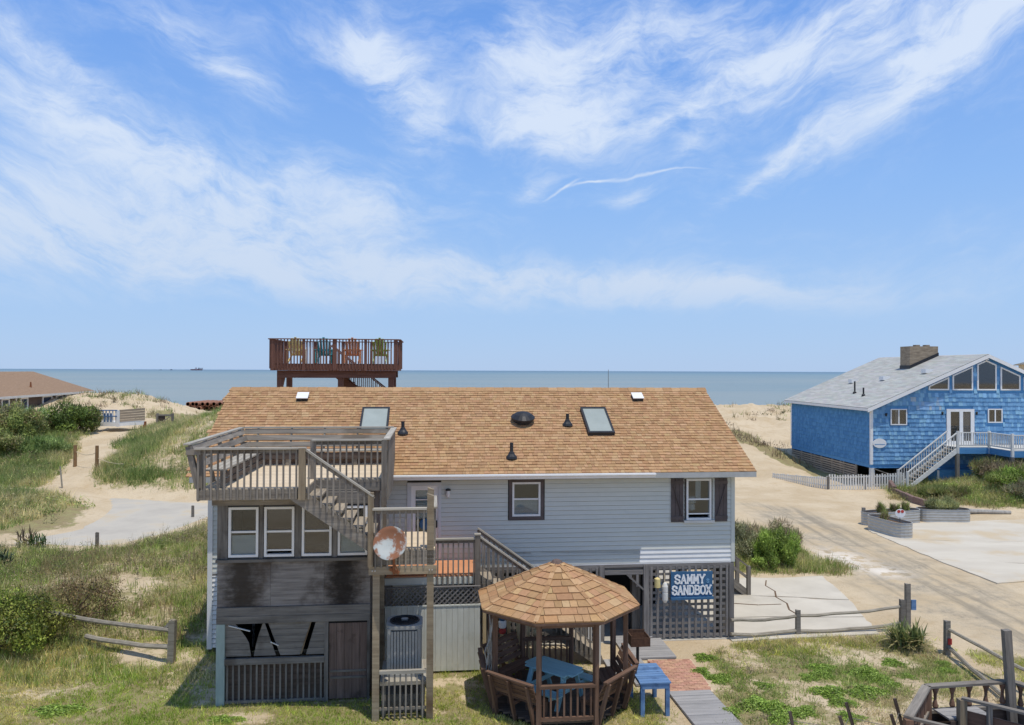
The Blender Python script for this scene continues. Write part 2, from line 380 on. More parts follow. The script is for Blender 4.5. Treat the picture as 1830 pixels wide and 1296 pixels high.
lit = g.mix(g.smooth(nC, .45, .7, 0, .7), lit, srgb(126, 110, 84))
vf = g.smooth(g.math('ADD', g.math('SUBTRACT', g.math('MULTIPLY', zs.outputs[0], 1.1), .30), g.math('MULTIPLY', g.math('SUBTRACT', g.math('ADD', g.math('MULTIPLY', nB, .6), g.math('MULTIPLY', nC, .4)), .5), 2.6)), 0.0, .35, 0, .9)
vf = g.math('MULTIPLY', vf, g.smooth(zs.outputs[0], 0.02, 0.15))
col = g.mix(vf, col, lit)
mpt = g.n('ShaderNodeMapping', {'Vector': P, 'Rotation': (0, 0, R(-6)), 'Scale': (1.5, .10, 1)})
nt_ = g.n('ShaderNodeTexNoise', {'Vector': mpt.outputs[0], 'Scale': 1.0, 'Detail': 6.0, 'Roughness': .6}).outputs[0]
col = g.mix(g.math('MULTIPLY', zs.outputs[1], g.smooth(nt_, .46, .64, 0, .8)), col, srgb(152, 142, 124))
white = g.math('MULTIPLY', zs.outputs[2], g.smooth(nB, .44, .50), clamp=True)
col = g.mix(white, col, srgb(232, 222, 206))
bmp = g.n('ShaderNodeBump', {'Height': g.math('ADD', g.math('ADD', nC, g.math('MULTIPLY', nD, .3)), g.math('MULTIPLY', nB, .8)), 'Strength': .7, 'Distance': .10})
bs = g.n('ShaderNodeBsdfPrincipled', {'Base Color': col, 'Roughness': .95, 'Specular IOR Level': .1, 'Normal': bmp.outputs[0]})
g.n('ShaderNodeOutputMaterial', {'Surface': bs.outputs[0]})
MATS['ground'] = mt
# ---------------------------------------------------------------- geometry helpers
def rotz(t):
    return Matrix.Rotation(t, 4, 'Z')


def T3(x, y, z):
    return Matrix.Translation((x, y, z))


WF = Matrix.Identity(4)                                   # world frame
HF = T3(0, 21.936, 0) @ rotz(TH)                          # main house: a along the front wall, b away from the camera
BF = T3(24.0, 52.0, 0) @ rotz(R(2.4))                     # blue house


def basis(p, q, up=(0, 0, 1)):
    """matrix with X along p->q, Z near up, centred between"""
    p, q = Vector(p), Vector(q)
    x = (q - p).normalized()
    u = Vector(up)
    if abs(x.dot(u.normalized())) > .999:
        u = Vector((0, 1, 0))
    y = u.cross(x).normalized()
    z = x.cross(y)
    M = Matrix((x, y, z)).transposed().to_4x4()
    M.translation = (p + q) / 2
    return M


class MB:
    """collects shapes for ONE mesh"""
    def __init__(s):
        s.v, s.f, s.c = [], [], []

    def add(s, vs, fs, col=None):
        n = len(s.v)
        s.v += [tuple(v) for v in vs]
        s.f += [tuple(i + n for i in f) for f in fs]
        if col is not None:
            s.c += [col] * len(vs)
        return s

    BF_ = [(0, 3, 2, 1), (4, 5, 6, 7), (0, 1, 5, 4), (1, 2, 6, 5), (2, 3, 7, 6), (3, 0, 4, 7)]

    def box(s, x0, x1, y0, y1, z0, z1, col=None):
        return s.add([(x0, y0, z0), (x1, y0, z0), (x1, y1, z0), (x0, y1, z0), (x0, y0, z1), (x1, y0, z1), (x1, y1, z1), (x0, y1, z1)], MB.BF_, col)

    def beam(s, p, q, w, h, up=(0, 0, 1), col=None):
        M = basis(p, q, up)
        L = (Vector(q) - Vector(p)).length / 2
        vs = [M @ Vector((x, y, z)) for z in (-h / 2, h / 2) for x, y in ((-L, -w / 2), (L, -w / 2), (L, w / 2), (-L, w / 2))]
        return s.add(vs, MB.BF_, col)

    def tube(s, p, q, r0, r1=None, n=8):
        r1 = r0 if r1 is None else r1
        M = basis(p, q)
        L = (Vector(q) - Vector(p)).length / 2
        vs = []
        for x, r in ((-L, r0), (L, r1)):
            vs += [M @ Vector((x, r * math.cos(2 * math.pi * i / n), r * math.sin(2 * math.pi * i / n))) for i in range(n)]
        fs = [(i, (i + 1) % n, n + (i + 1) % n, n + i) for i in range(n)] + [tuple(range(n))[::-1], tuple(range(n, 2 * n))]
        return s.add(vs, fs)

    def path(s, pts, r, n=6):
        for p, q in zip(pts, pts[1:]):
            s.tube(p, q, r, r, n)
        return s

    def prism(s, poly, d0, d1, plane='xz', col=None):
        n = len(poly)
        if plane == 'xz':
            vs = [(x, d, z) for d in (d0, d1) for x, z in poly]
        elif plane == 'yz':
            vs = [(d, x, z) for d in (d0, d1) for x, z in poly]
        else:
            vs = [(x, z, d) for d in (d0, d1) for x, z in poly]
        return s.add(vs, [tuple(range(n)), tuple(range(n, 2 * n))[::-1]] + [(i, (i + 1) % n, n + (i + 1) % n, n + i) for i in range(n)], col)

    def lathe(s, prof, n=12, M=None, sx=1.0, sy=1.0):
        M = M or Matrix.Identity(4)
        vs = [M @ Vector((r * math.cos(2 * math.pi * i / n) * sx, r * math.sin(2 * math.pi * i / n) * sy, z)) for r, z in prof for i in range(n)]
        k = len(prof)
        fs = [(j * n + i, j * n + (i + 1) % n, (j + 1) * n + (i + 1) % n, (j + 1) * n + i) for j in range(k - 1) for i in range(n)]
        fs += [tuple(range(n))[::-1], tuple(range((k - 1) * n, k * n))]
        return s.add(vs, fs)

    def mesh(s, name, m, centre=True, smooth=False, fix=True):
        v = np.array(s.v, dtype=float)
        c = (v.min(0) + v.max(0)) / 2 if centre else np.zeros(3)
        me = bpy.data.meshes.new(name)
        me.from_pydata((v - c).tolist(), [], s.f)
        if s.c:
            at = me.attributes.new('tint', 'FLOAT_COLOR', 'POINT')
            at.data.foreach_set('color', np.array([(*x[:3], 1) for x in s.c], dtype=np.float32).ravel())
        if fix and len(s.f) < 6000:
            import bmesh
            bm = bmesh.new()
            bm.from_mesh(me)
            bmesh.ops.recalc_face_normals(bm, faces=bm.faces)
            bm.to_mesh(me)
            bm.free()
        if smooth:
            me.polygons.foreach_set('use_smooth', [True] * len(me.polygons))
        me.materials.append(MATS[m])
        return me, Vector(c)


BOXES = {}


def box_mesh(L, w_, h_, m):
    k = (round(L, 3), round(w_, 3), round(h_, 3), m)
    if k not in BOXES:
        b = MB()
        b.box(-L / 2, L / 2, -w_ / 2, w_ / 2, -h_ / 2, h_ / 2)
        BOXES[k] = b.mesh('board', m, centre=False, fix=False)[0]
    return BOXES[k]


ML = {}                                                   # part -> matrix inside its thing


class Thing:
    def __init__(s, name, label, cat, base=(0, 0, 0), frame=HF, group=None, kind=None):
        s.o = bpy.data.objects.new(name, None)
        s.o.empty_display_size = .3
        C.objects.link(s.o)
        s.base, s.frame = Vector(base), frame
        s.inv = Matrix.Translation(-s.base)
        s.o.matrix_world = frame @ Matrix.Translation(s.base)
        s.o['label'], s.o['category'] = label, cat
        if group:
            s.o['group'] = group
        if kind:
            s.o['kind'] = kind

    def link(s, name, me, M, parent=None, label=None, kind=None):
        o = bpy.data.objects.new(name, me)
        C.objects.link(o)
        Ml = s.inv @ M
        o.parent = parent or s.o
        ML[o.name] = Ml
        o.matrix_local = (ML[parent.name].inverted() @ Ml) if parent else Ml
        if label:
            o['label'] = label
        if kind:
            o['kind'] = kind
        return o

    def part(s, name, mb, m, parent=None, label=None, smooth=False, kind=None):
        me, c = mb.mesh(name, m, smooth=smooth)
        return s.link(name, me, Matrix.Translation(c), parent, label, kind)

    def beam(s, name, p, q, w_, h_, m, parent=None, up=(0, 0, 1), label=None):
        L = (Vector(q) - Vector(p)).length
        return s.link(name, box_mesh(L, w_, h_, m), basis(p, q, up), parent, label)

    def box(s, name, x0, x1, y0, y1, z0, z1, m, parent=None, label=None):
        d = (abs(x1 - x0), abs(y1 - y0), abs(z1 - z0))
        cx, cy, cz = (x0 + x1) / 2, (y0 + y1) / 2, (z0 + z1) / 2
        k = d.index(max(d))
        if k == 0:
            p, q, w_, h_, u = (x0, cy, cz), (x1, cy, cz), d[1], d[2], (0, 0, 1)
        elif k == 1:
            p, q, w_, h_, u = (cx, y0, cz), (cx, y1, cz), d[0], d[2], (0, 0, 1)
        else:
            p, q, w_, h_, u = (cx, cy, z0), (cx, cy, z1), d[0], d[1], (0, 1, 0)
        return s.beam(name, p, q, w_, h_, m, parent, u, label)

    def copy(s, M, label=None, swap=None):
        """a copy of the thing, its parts and their sub-parts at world matrix M"""
        def dup(o, par):
            n = o.copy()
            C.objects.link(n)
            if par:
                n.parent = par
            if swap and n.type == 'MESH':
                n.data = swap(n.data)
            for c in o.children:
                dup(c, n)
            return n
        r = dup(s.o, None)
        r.matrix_world = M
        if label:
            r['label'] = label
        return r


def solo(name, label, cat, mb, m, frame=WF, group=None, kind=None, smooth=False, parent=None):
    me, c = mb.mesh(name, m, smooth=smooth)
    o = bpy.data.objects.new(name, me)
    C.objects.link(o)
    o.matrix_world = frame @ Matrix.Translation(c)
    if label:
        o['label'] = label
    if cat:
        o['category'] = cat
    if group:
        o['group'] = group
    if kind:
        o['kind'] = kind
    return o


def wall_cells(mb, x0, x1, z0, z1, d0, d1, holes, plane='xz'):
    """a wall sheet d0..d1 thick with rectangular holes (x0, x1, z0, z1)"""
    zs = sorted({z0, z1, *[min(max(h[2], z0), z1) for h in holes], *[min(max(h[3], z0), z1) for h in holes]})
    for za, zb in zip(zs, zs[1:]):
        if zb - za < 1e-4:
            continue
        zm = (za + zb) / 2
        cur = x0
        for h in sorted([h for h in holes if h[2] < zm < h[3]]) + [(x1, x1, 0, 0)]:
            if h[0] > cur + 1e-4:
                if plane == 'xz':
                    mb.box(cur, min(h[0], x1), d0, d1, za, zb)
                else:
                    mb.box(d0, d1, cur, min(h[0], x1), za, zb)
            cur = max(cur, h[1])
    return mb


# ---------------------------------------------------------------- noise for terrain
def _h(ix, iy, seed):
    n = (ix * 374761393 + iy * 668265263 + seed * 1442695041) & 0x7fffffff
    n = ((n ^ (n >> 13)) * 1274126177) & 0x7fffffff
    return ((n ^ (n >> 16)) & 0xffff) / 65535.0


def vnoise(x, y, seed=0):
    ix, iy = np.floor(x).astype(np.int64), np.floor(y).astype(np.int64)
    fx, fy = x - ix, y - iy
    fx, fy = fx * fx * (3 - 2 * fx), fy * fy * (3 - 2 * fy)
    a = _h(ix, iy, seed) * (1 - fx) + _h(ix + 1, iy, seed) * fx
    b = _h(ix, iy + 1, seed) * (1 - fx) + _h(ix + 1, iy + 1, seed) * fx
    return a * (1 - fy) + b * fy


def fbm(x, y, seed=0, o=4):
    t, k, n = 0, 1.0, 0
    for i in range(o):
        t = t + k * vnoise(x * 2 ** i, y * 2 ** i, seed + i)
        n += k
        k *= .5
    return t / n


def sstep(v, a, b):
    t = np.clip((v - a) / (b - a), 0, 1)
    return t * t * (3 - 2 * t)


def blob(x, y, cx, cy, rx, ry, rot=0.0):
    c, s = math.cos(rot), math.sin(rot)
    dx, dy = x - cx, y - cy
    u, v = (dx * c + dy * s) / rx, (-dx * s + dy * c) / ry
    return np.exp(-(u * u + v * v) * 1.1)


def inpoly(x, y, poly, soft=.6):
    """1 inside, 0 outside, soft edge `soft` metres wide"""
    d = np.full(np.shape(x), 1e9)
    ins = np.zeros(np.shape(x), bool)
    n = len(poly)
    for i in range(n):
        (ax, ay), (bx, by) = poly[i], poly[(i + 1) % n]
        ex, ey = bx - ax, by - ay
        t = np.clip(((x - ax) * ex + (y - ay) * ey) / (ex * ex + ey * ey), 0, 1)
        d = np.minimum(d, np.hypot(x - ax - t * ex, y - ay - t * ey))
        c = ((ay > y) != (by > y)) & (x < (bx - ax) * (y - ay) / (by - ay + 1e-12) + ax)
        ins ^= c
    return sstep(np.where(ins, d, -d), -soft, soft)


def house_poly(pts):
    return [tuple((HF @ Vector((a, b, 0)))[:2]) for a, b in pts]


FOOT = house_poly([(-9, -5.5), (7, -5.5), (7, 9), (-9, 9)])
ROAD_L = [(-26.5, 48.5), (-16.0, 45.2), (-15.2, 42.5), (-15.6, 36.5), (-17.0, 33.6), (-22.0, 34.4), (-20.6, 37.5), (-22.8, 42.6)]
DRIVE = [(6.6, 22.4), (10.9, 23.2), (11.4, 25.6), (11.7, 29.4), (8.0, 29.0), (5.6, 27.0)]
PAD = [(17.3, 37.8), (20.6, 39.7), (27.5, 40.9), (27.0, 30.5), (18.9, 28.7), (17.7, 28.4), (17.3, 33.5), (17.2, 35.8)]
GRAV = [(13.2, 46), (16, 44), (17.0, 36), (17.2, 28), (17.3, 26.2), (16.5, 22), (15.0, 16), (12.9, 12), (11.6, 12), (13.8, 21.3), (13.2, 24.4), (12.6, 27.9), (13.3, 32), (13.4, 36)]
LAWN = [(-14, 14), (4.3, 14), (3.7, 17.6), (3.3, 18.6), (2.6, 19.2), (2.0, 20.4), (-1.5, 20.3), (-3.2, 18.6), (-8, 18.2), (-8.8, 21), (-14, 21.5)]
FIELD = [(-40, 14), (-7.0, 14), (-7.0, 21.4), (-8.8, 22.2), (-10.5, 33), (-13.5, 41.5), (-16.0, 41.0), (-16.2, 35.5), (-17.0, 33.0), (-22.5, 33.6), (-40, 30)]
RIGHTF = [(3.4, 14), (11.4, 14), (12.0, 17.5), (11.9, 21.6), (11.6, 22.9), (8.2, 22.6), (6.4, 22.1), (5.4, 21.4), (4.9, 19.9), (4.9, 17.6)]
VERGE = [(12.3, 15.2), (14.6, 17.0), (13.9, 21.2), (12.4, 21.6), (12.2, 18.4)]
BUSHE = [(8.2, 29.6), (11.6, 29.2), (13.2, 30.0), (12.4, 31.8), (11.6, 38.5), (8.0, 38)]
DUNE_A = [(-52, 46.4), (-31.6, 47.8), (-29.8, 47.4), (-28.7, 48.1), (-30.2, 52), (-32.6, 57.8), (-34.3, 62), (-35.6, 66), (-52, 69)]
DUNE_B = [(-25.3, 47.7), (-26.6, 50.6), (-28.7, 56.2), (-31.2, 65), (-35, 77), (-35, 84), (-27, 80), (-13, 62), (-15, 46.4), (-19.2, 46.5), (-22.3, 46.9)]
PATCH_C = [(-44, 46.2), (-31.5, 46.5), (-28.6, 46.0), (-26.4, 45.2), (-23.4, 42.7), (-22.1, 40.1), (-22.0, 37.5), (-23, 36.5), (-44, 35.5)]


def H(x, y):
    x, y = np.asarray(x, float), np.asarray(y, float)
    ys = np.where(x < 0, 46 - 0 * x, 53.0)
    ys = 46 + 7 * sstep(x, -8, 6) + 6 * sstep(x, 19, 24)
    cap = 4.15 + .9 * (fbm(x * .12, y * .12, 3) - .5) + .75 * sstep(x, 12, 20)
    gap = blob(x, y, -35, 88, 8, 30)
    cap = cap * (1 - .5 * gap) + 1.9 * blob(x, y, -46, 93, 6.0, 9) + 1.0 * blob(x, y, -52, 95, 6, 9)
    r = .135 * np.log1p(np.exp((y - ys) * .8)) / .8
    r = cap * np.tanh(r / cap)
    r = r * (1 - sstep(y, 92, 112)) + .7 * sstep(y, 92, 112)
    r = r * (1 - sstep(y, 138, 170)) - 2.5 * sstep(y, 138, 170)
    r = r + 2.9 * blob(x, y, -20.5, 60.5, 6.5, 10.5, -.12)              # grassy dune beside the path
    r = r + 1.2 * blob(x, y, -41, 57, 8, 9) + .55 * blob(x, y, -31, 42, 6, 4)
    r = r + 1.35 * blob(x, y, 32.5, 48.0, 5.6, 4.6)                       # mound before the blue house
    r = r + .35 * blob(x, y, -12.6, 34, 3.5, 6) + .25 * blob(x, y, -11, 27, 4, 4) + .3 * blob(x, y, -16, 26, 4, 5)
    r = r + .35 * blob(x, y, 10.0, 33.5, 2.6, 4.5)
    far = sstep(y, 50, 60)
    hum = (fbm(x * .9, y * .9, 21) - .5)
    flat = np.clip(inpoly(x, y, DRIVE, 1.0) + inpoly(x, y, PAD, 1.0) + inpoly(x, y, ROAD_L, 1.2) + inpoly(x, y, FOOT, .8), 0, 1)
    amp = .10 + .35 * far + .75 * sstep(y, 74, 84) + .18 * inpoly(x, y, FIELD, 2) - .06 * inpoly(x, y, RIGHTF, 1)
    r = r + hum * amp * (1 - flat) * (1 - sstep(y, 100, 120))
    r = r * (1 - flat)
    return r


def zones(x, y):
    """vegetation 0..1, gravel 0..1, bleached sand 0..1"""
    n = fbm(x * .35, y * .35, 40) - .5
    jx, jy = x + 1.6 * (fbm(x * .6, y * .6, 50) - .5), y + 1.6 * (fbm(x * .6, y * .6, 60) - .5)
    veg = np.zeros_like(x)
    def put(v):
        nonlocal veg
        veg = np.maximum(veg, v)
    put(.92 * inpoly(jx, jy, FIELD, 1.2) * (.55 + .45 * sstep(fbm(x * .55, y * .55, 87), .38, .56)))
    put(.95 * inpoly(jx, jy, LAWN, .8) * (.62 + .38 * sstep(fbm(x * .7, y * .7, 83), .36, .56)))
    put(.74 * inpoly(jx, jy, RIGHTF, .5) * (.45 + .55 * sstep(fbm(x * .8, y * .8, 77), .40, .58)))
    put(.85 * inpoly(jx, jy, VERGE, .5))
    put(.95 * inpoly(jx, jy, BUSHE, .9))
    put(1.05 * inpoly(jx, jy, DUNE_B, .9) * (.42 + .58 * sstep(n - .16 * blob(x, y, -22.3, 51.8, 2.6, 4.2) - .12 * blob(x, y, -20, 47.5, 4, 1.4), -.10, .04)))
    put(.98 * inpoly(jx, jy, DUNE_A, .9))
    put(.95 * inpoly(jx, jy, PATCH_C, .9))
    put(1.0 * sstep(blob(jx, jy, 31.5, 47.6, 9.5, 6.0), .36, .5))
    put(.9 * sstep(blob(jx, jy, 21.5, 64, 1.7, 9, .22), .3, .5))
    put(.8 * sstep(blob(jx, jy, 17.5, 70, 5.5, 3.0), .34, .5))
    put(.14 * sstep(blob(jx, jy, -45, 91, 12, 8), .3, .6))
    put(.7 * sstep(blob(jx, jy, -37, 86, 3.5, 5), .3, .5))
    road = np.maximum(inpoly(jx, jy, ROAD_L, .8), 0)
    foot = inpoly(x, y, house_poly([(-6.9, -3.0), (-3.9, -3.0), (-3.6, -1.6), (-1, -1.4), (-.9, .1), (6.4, .1), (6.4, 7.5), (-7, 7.5)]), .2)
    veg = veg * (1 - road) * (1 - inpoly(x, y, DRIVE, .3)) * (1 - inpoly(x, y, PAD, .3)) * (1 - foot)
    # trodden, bare patches
    bare = np.maximum.reduce([blob(x, y, -9.7, 20.6, 1.5, .8), blob(x, y, -11.0, 18.6, 1.7, .7, .3), blob(x, y, -6.0, 17.4, .9, .35), blob(x, y, -1.5, 19.3, .8, .5), blob(x, y, -12.5, 26.5, 2.0, .9), blob(x, y, -9.2, 27, 1.6, 1.2)])
    veg = veg * (1 - .62 * np.clip(bare, 0, 1))
    grav = inpoly(jx, jy, GRAV, 1.0)
    white = np.clip(blob(x, y, 13.6, 32.2, 1.1, 1.6) + blob(x, y, 14.4, 30.0, .8, .9), 0, 1) + .0
    return veg, grav, white


# ---------------------------------------------------------------- the ground sheet
xs = np.unique(np.concatenate([np.linspace(-900, -70, 24), np.arange(-70, -22, .45), np.arange(-22, 20, .22), np.arange(20, 46, .45), np.linspace(46, 900, 26)]))
yy = [-400, -150, -60, -20, 0, 6, 10]
yv = 13.0
while yv < 175:
    yy.append(yv)
    yv += .18 * max(1, (yv / 20) ** 1.15)
yy += [180, 220, 400]
ys_ = np.array(yy)
GX, GY = np.meshgrid(xs, ys_)
GZ = H(GX.ravel(), GY.ravel())
nx, ny = len(xs), len(ys_)
me = bpy.data.meshes.new('ground')
me.vertices.add(nx * ny)
me.vertices.foreach_set('co', np.stack([GX.ravel(), GY.ravel(), GZ], 1).astype(np.float32).ravel())
idx = np.arange(nx * ny).reshape(ny, nx)
q = np.stack([idx[:-1, :-1], idx[:-1, 1:], idx[1:, 1:], idx[1:, :-1]], -1).reshape(-1, 4)
me.loops.add(q.size)
me.loops.foreach_set('vertex_index', q.ravel().astype(np.int32))
me.polygons.add(len(q))
me.polygons.foreach_set('loop_start', (np.arange(len(q)) * 4).astype(np.int32))
me.polygons.foreach_set('use_smooth', np.ones(len(q), bool))
me.update(calc_edges=True)
ve, gr, wh = zones(GX.ravel(), GY.ravel())
at = me.attributes.new('zone', 'FLOAT_COLOR', 'POINT')
at.data.foreach_set('color', np.stack([ve, gr, wh, np.ones_like(ve)], 1).astype(np.float32).ravel())
me.materials.append(MATS['ground'])
o = bpy.data.objects.new('ground', me)
C.objects.link(o)
o['kind'] = 'structure'
o['label'] = 'sandy dune ground with grassy patches running down to the beach'


def gz(x, y):
    return float(H(np.array([x]), np.array([y]))[0])


b = MB()
b.v = [(-60000, 120, -.5), (60000, 120, -.5), (60000, 60000, -.5), (-60000, 60000, -.5)]
b.f = [(0, 1, 2, 3)]
o = solo('sea', 'calm grey blue ocean reaching to the horizon', None, b, 'sea_water', kind='structure')


def sheet(name, label, poly, z, m, cuts=None):
    b = MB()
    b.prism([(x, y) for x, y in poly], z - .12, z, plane='xy')
    return solo(name, label, None, b, m, kind='structure')


def jag(poly, amp, n, seed):
    r_ = random.Random(seed)
    out = []
    for (ax, ay), (bx, by) in zip(poly, poly[1:] + poly[:1]):
        for i in range(n):
            t = i / n
            j = 0 if i == 0 else r_.uniform(-amp, amp)
            out.append((ax + (bx - ax) * t + j, ay + (by - ay) * t + j * .6))
    return out


sheet('asphalt_lane', 'pale worn asphalt lane bending past the dune grass', jag(ROAD_L, .25, 4, 3), .012, 'asphalt')
# driveway of three slabs with open, weedy joints
DT = Thing('driveway', 'cracked pale concrete driveway beside the grey house', 'driveway', (8.5, 25, 0), WF, kind='structure')
for k, poly in enumerate(([(6.3, 22.2), (10.8, 22.9), (11.05, 24.4), (6.4, 24.3)], [(6.0, 24.36), (11.05, 24.46), (11.35, 26.2), (8.6, 26.6), (5.6, 26.9)], [(5.6, 26.96), (8.6, 26.66), (11.37, 26.26), (11.7, 29.3), (8.2, 28.9), (5.6, 28.9)])):
    b = MB()
    b.prism(jag(poly, .09, 5, k), -.1, .035 + .004 * k, plane='xy')
    DT.part('concrete_slab', b, 'concrete')
for pts_ in ([(9.35, 28.6), (9.1, 27.9), (9.2, 27.2), (9.0, 26.5), (9.12, 25.8), (8.95, 25.1), (9.05, 24.5)], [(6.6, 25.6), (7.4, 25.75), (8.1, 25.6), (8.9, 25.7)]):
    b = MB()
    for p_, q_ in zip(pts_, pts_[1:]):
        b.beam((*p_, .044), (*q_, .044), random.uniform(.03, .07), .014)
    DT.part('crack', b, 'soil')
PT = Thing('parking_pad', 'large light concrete parking pad in front of the planters', 'parking pad', (20, 35, 0), WF, kind='structure')
for k, poly in enumerate(([(17.3, 35.9), (17.3, 37.8), (20.6, 39.7), (27.5, 40.9), (27.3, 36.2), (22.0, 35.3)], [(17.3, 35.84), (22.0, 35.24), (27.3, 36.14), (27.2, 31.6), (22.4, 31.0), (17.4, 32.0)], [(17.4, 31.94), (22.4, 30.94), (27.2, 31.54), (27.0, 30.3), (18.9, 28.7), (17.7, 28.4)])):
    b = MB()
    b.prism(jag(poly, .07, 7, k + 9), -.1, .03 + .004 * k, plane='xy')
    PT.part('concrete_slab', b, 'concrete_pad')
# ---------------------------------------------------------------- the grey beach house
SL = .525
EB, EZ = -.45, 4.87


def rz(b):
    return EZ + SL * (b - EB)


HT = Thing('beach_house', 'grey sided raised beach house with tan shingle roof in the middle', 'house', (0, 3.8, 0))
XL, XR = -8.22, 6.48
# openings in the front wall: a0, a1, z0, z1
WIN = [(-.1, .94, 3.51, 4.65), (5.0, 5.84, 3.36, 4.64)]
DOOR = (-2.91, -1.97, 2.46, 4.58)
b = MB()
wall_cells(b, XL, XR, 2.1, 4.86, .02, .14, [(.02, .82, 3.6, 4.56), (5.06, 5.80, 3.42, 4.60), (-2.80, -2.05, 2.5, 4.48)])
HT.part('front_wall', b, 'interior')
# lapped siding boards, each cut round the openings
EXP = .127
for k in range(21):
    z0 = 2.215 + k * EXP
    z1 = min(z0 + EXP + .012, 4.845)
    if z1 - z0 < .03:
        continue
    zm = (z0 + z1) / 2
    cuts = sorted([(h[0], h[1]) for h in WIN + [DOOR] if h[2] - .01 < zm < h[3] + .01])
    cur = XL + .10
    segs = []
    for c0, c1 in cuts + [(XR - .09, XR - .09)]:
        if c0 - cur > .02:
            segs.append((cur, c0))
        cur = c1
    out = []
    if k < 3:                                              # white boards at the right end, their colour painting in the sunlit strip
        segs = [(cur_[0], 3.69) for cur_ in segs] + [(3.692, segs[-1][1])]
    for s0, s1 in segs:
        # butt joints where two lengths meet
        j = random.uniform(s0 + .8, s1 - .8) if s1 - s0 > 3.2 else None
        out += [(s0, j), (j, s1)] if j else [(s0, s1)]
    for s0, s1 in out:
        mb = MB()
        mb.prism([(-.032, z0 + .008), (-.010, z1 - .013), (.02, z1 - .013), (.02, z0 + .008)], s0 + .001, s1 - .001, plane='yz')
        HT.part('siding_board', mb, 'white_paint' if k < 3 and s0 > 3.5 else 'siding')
for k in range(16):                                        # siding carried down to the ground at the left end
    z0 = .17 + k * EXP
    mb = MB()
    mb.prism([(-.034, z0 + .02), (-.010, z0 + EXP), (.02, z0 + EXP), (.02, z0 + .02)], XL + .10, -7.0, plane='yz')
    HT.part('siding_board', mb, 'white_paint')  # white puts the sunlight on these lower boards into the colour
b = MB()
b.box(XL, -3.4, .021, .12, .05, 2.1)
HT.part('lower_wall', b, 'interior')
HT.box('corner_trim', XL - .03, XL + .10, -.04, .06, .15, 4.84, 'white_paint')
HT.box('corner_trim', XR - .09, XR + .02, -.04, .06, 2.2, 4.84, 'siding')
HT.box('starter_strip', XL + .1, XR - .09, -.03, .02, 2.185, 2.213, 'white_paint')
# gable ends and back wall
for x0, x1, nm in ((XL, XL + .12, 'gable_wall'), (XR - .12, XR, 'gable_wall')):
    b = MB()
    b.prism([(.15, 2.1), (7.6, 2.1), (7.6, 4.85), (3.8, 6.86), (.15, 4.95)], x0, x1, plane='yz')
    sx = x0 - .012 if x0 < 0 else x1
    for k in range(36):
        z0 = 2.2 + k * EXP
        if z0 > 6.7:
            break
        y0 = .15 if z0 < 4.75 else .15 + (z0 + EXP - 4.95) / .55
        y1 = 7.6 if z0 < 4.75 else 7.6 - (z0 + EXP - 4.85) / .529
        if y1 - y0 > .2:
            b.box(sx, sx + .012, max(y0, .15), y1, z0 + .012, z0 + EXP)
    HT.part(nm, b, 'siding')
HT.box('back_wall', XL + .12, XR - .12, 7.5, 7.6, 2.1, 4.85, 'siding')
b = MB()
b.box(XL, XR, .0 + .03, 7.6, 1.98, 2.1)
HT.part('floor_deck', b, 'porch_wood')
for a in (XL + .3, -4, -.3, 3.7, XR - .2):
    for bb in (.5, 4.0, 7.3):
        if a > -5:
            HT.box('pile', a - .12, a + .12, bb - .12, bb + .12, -.3, 1.98, 'dark_post')
HT.box('floor_beam', -4, XR, 3.9, 4.1, 1.72, 1.98, 'dark_post')
HT.box('storage_wall', -.98, -.9, .15, 7.5, 0, 1.98, 'dark_void')  # storage walls coloured near-black to paint in the dark of the doorway
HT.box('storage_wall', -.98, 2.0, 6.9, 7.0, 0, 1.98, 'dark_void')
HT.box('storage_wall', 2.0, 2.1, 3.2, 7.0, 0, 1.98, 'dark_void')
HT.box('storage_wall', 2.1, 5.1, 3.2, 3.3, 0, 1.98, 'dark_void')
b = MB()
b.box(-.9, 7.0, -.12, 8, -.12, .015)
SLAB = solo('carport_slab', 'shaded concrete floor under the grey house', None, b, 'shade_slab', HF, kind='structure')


def window(t, a0, a1, z0, z1, bf, trim=None, tw=.07, blind=None, fr='white_paint', mid=.5, glass='glass', open_=0):
    """sash window in a wall whose face is at bf, looking towards -b"""
    fw_ = .055
    b = MB()
    for (u0, u1, v0, v1) in ((a0, a1, z0, z0 + fw_), (a0, a1, z1 - fw_, z1), (a0, a0 + fw_, z0 + fw_, z1 - fw_), (a1 - fw_, a1, z0 + fw_, z1 - fw_)):
        b.box(u0, u1, bf - .045, bf + .09, v0, v1)
    wdw = t.part('window', b, fr)
    zm = z0 + (z1 - z0) * mid
    t.box('meeting_rail', a0 + fw_, a1 - fw_, bf - .015, bf + .05, zm - .022, zm + .022, fr, wdw)
    if open_:
        t.box('sash_rail', a0 + fw_, a1 - fw_, bf - .005, bf + .035, z0 + fw_ + open_, z0 + fw_ + open_ + .035, fr, wdw)
    t.box('pane', a0 + fw_, a1 - fw_, bf + .03, bf + .036, zm + .022, z1 - fw_, glass, wdw)
    t.box('pane', a0 + fw_, a1 - fw_, bf + .012, bf + .018, z0 + fw_ + (open_ + .035 if open_ else 0), zm - .022, glass, wdw)
    if blind:
        t.box('blind', a0 + fw_ + .01, a1 - fw_ - .01, bf + .022, bf + .028, z0 + fw_ + blind[0] * (z1 - z0), z0 + blind[1] * (z1 - z0), 'blind', wdw)
    if trim:
        for (u0, u1, v0, v1) in ((a0 - tw, a1 + tw, z0 - tw, z0), (a0 - tw, a1 + tw, z1, z1 + tw), (a0 - tw, a0, z0, z1), (a1, a1 + tw, z0, z1)):
            t.box('window_trim', u0, u1, bf - .05, bf + .018, v0, v1, trim, wdw)
    return wdw


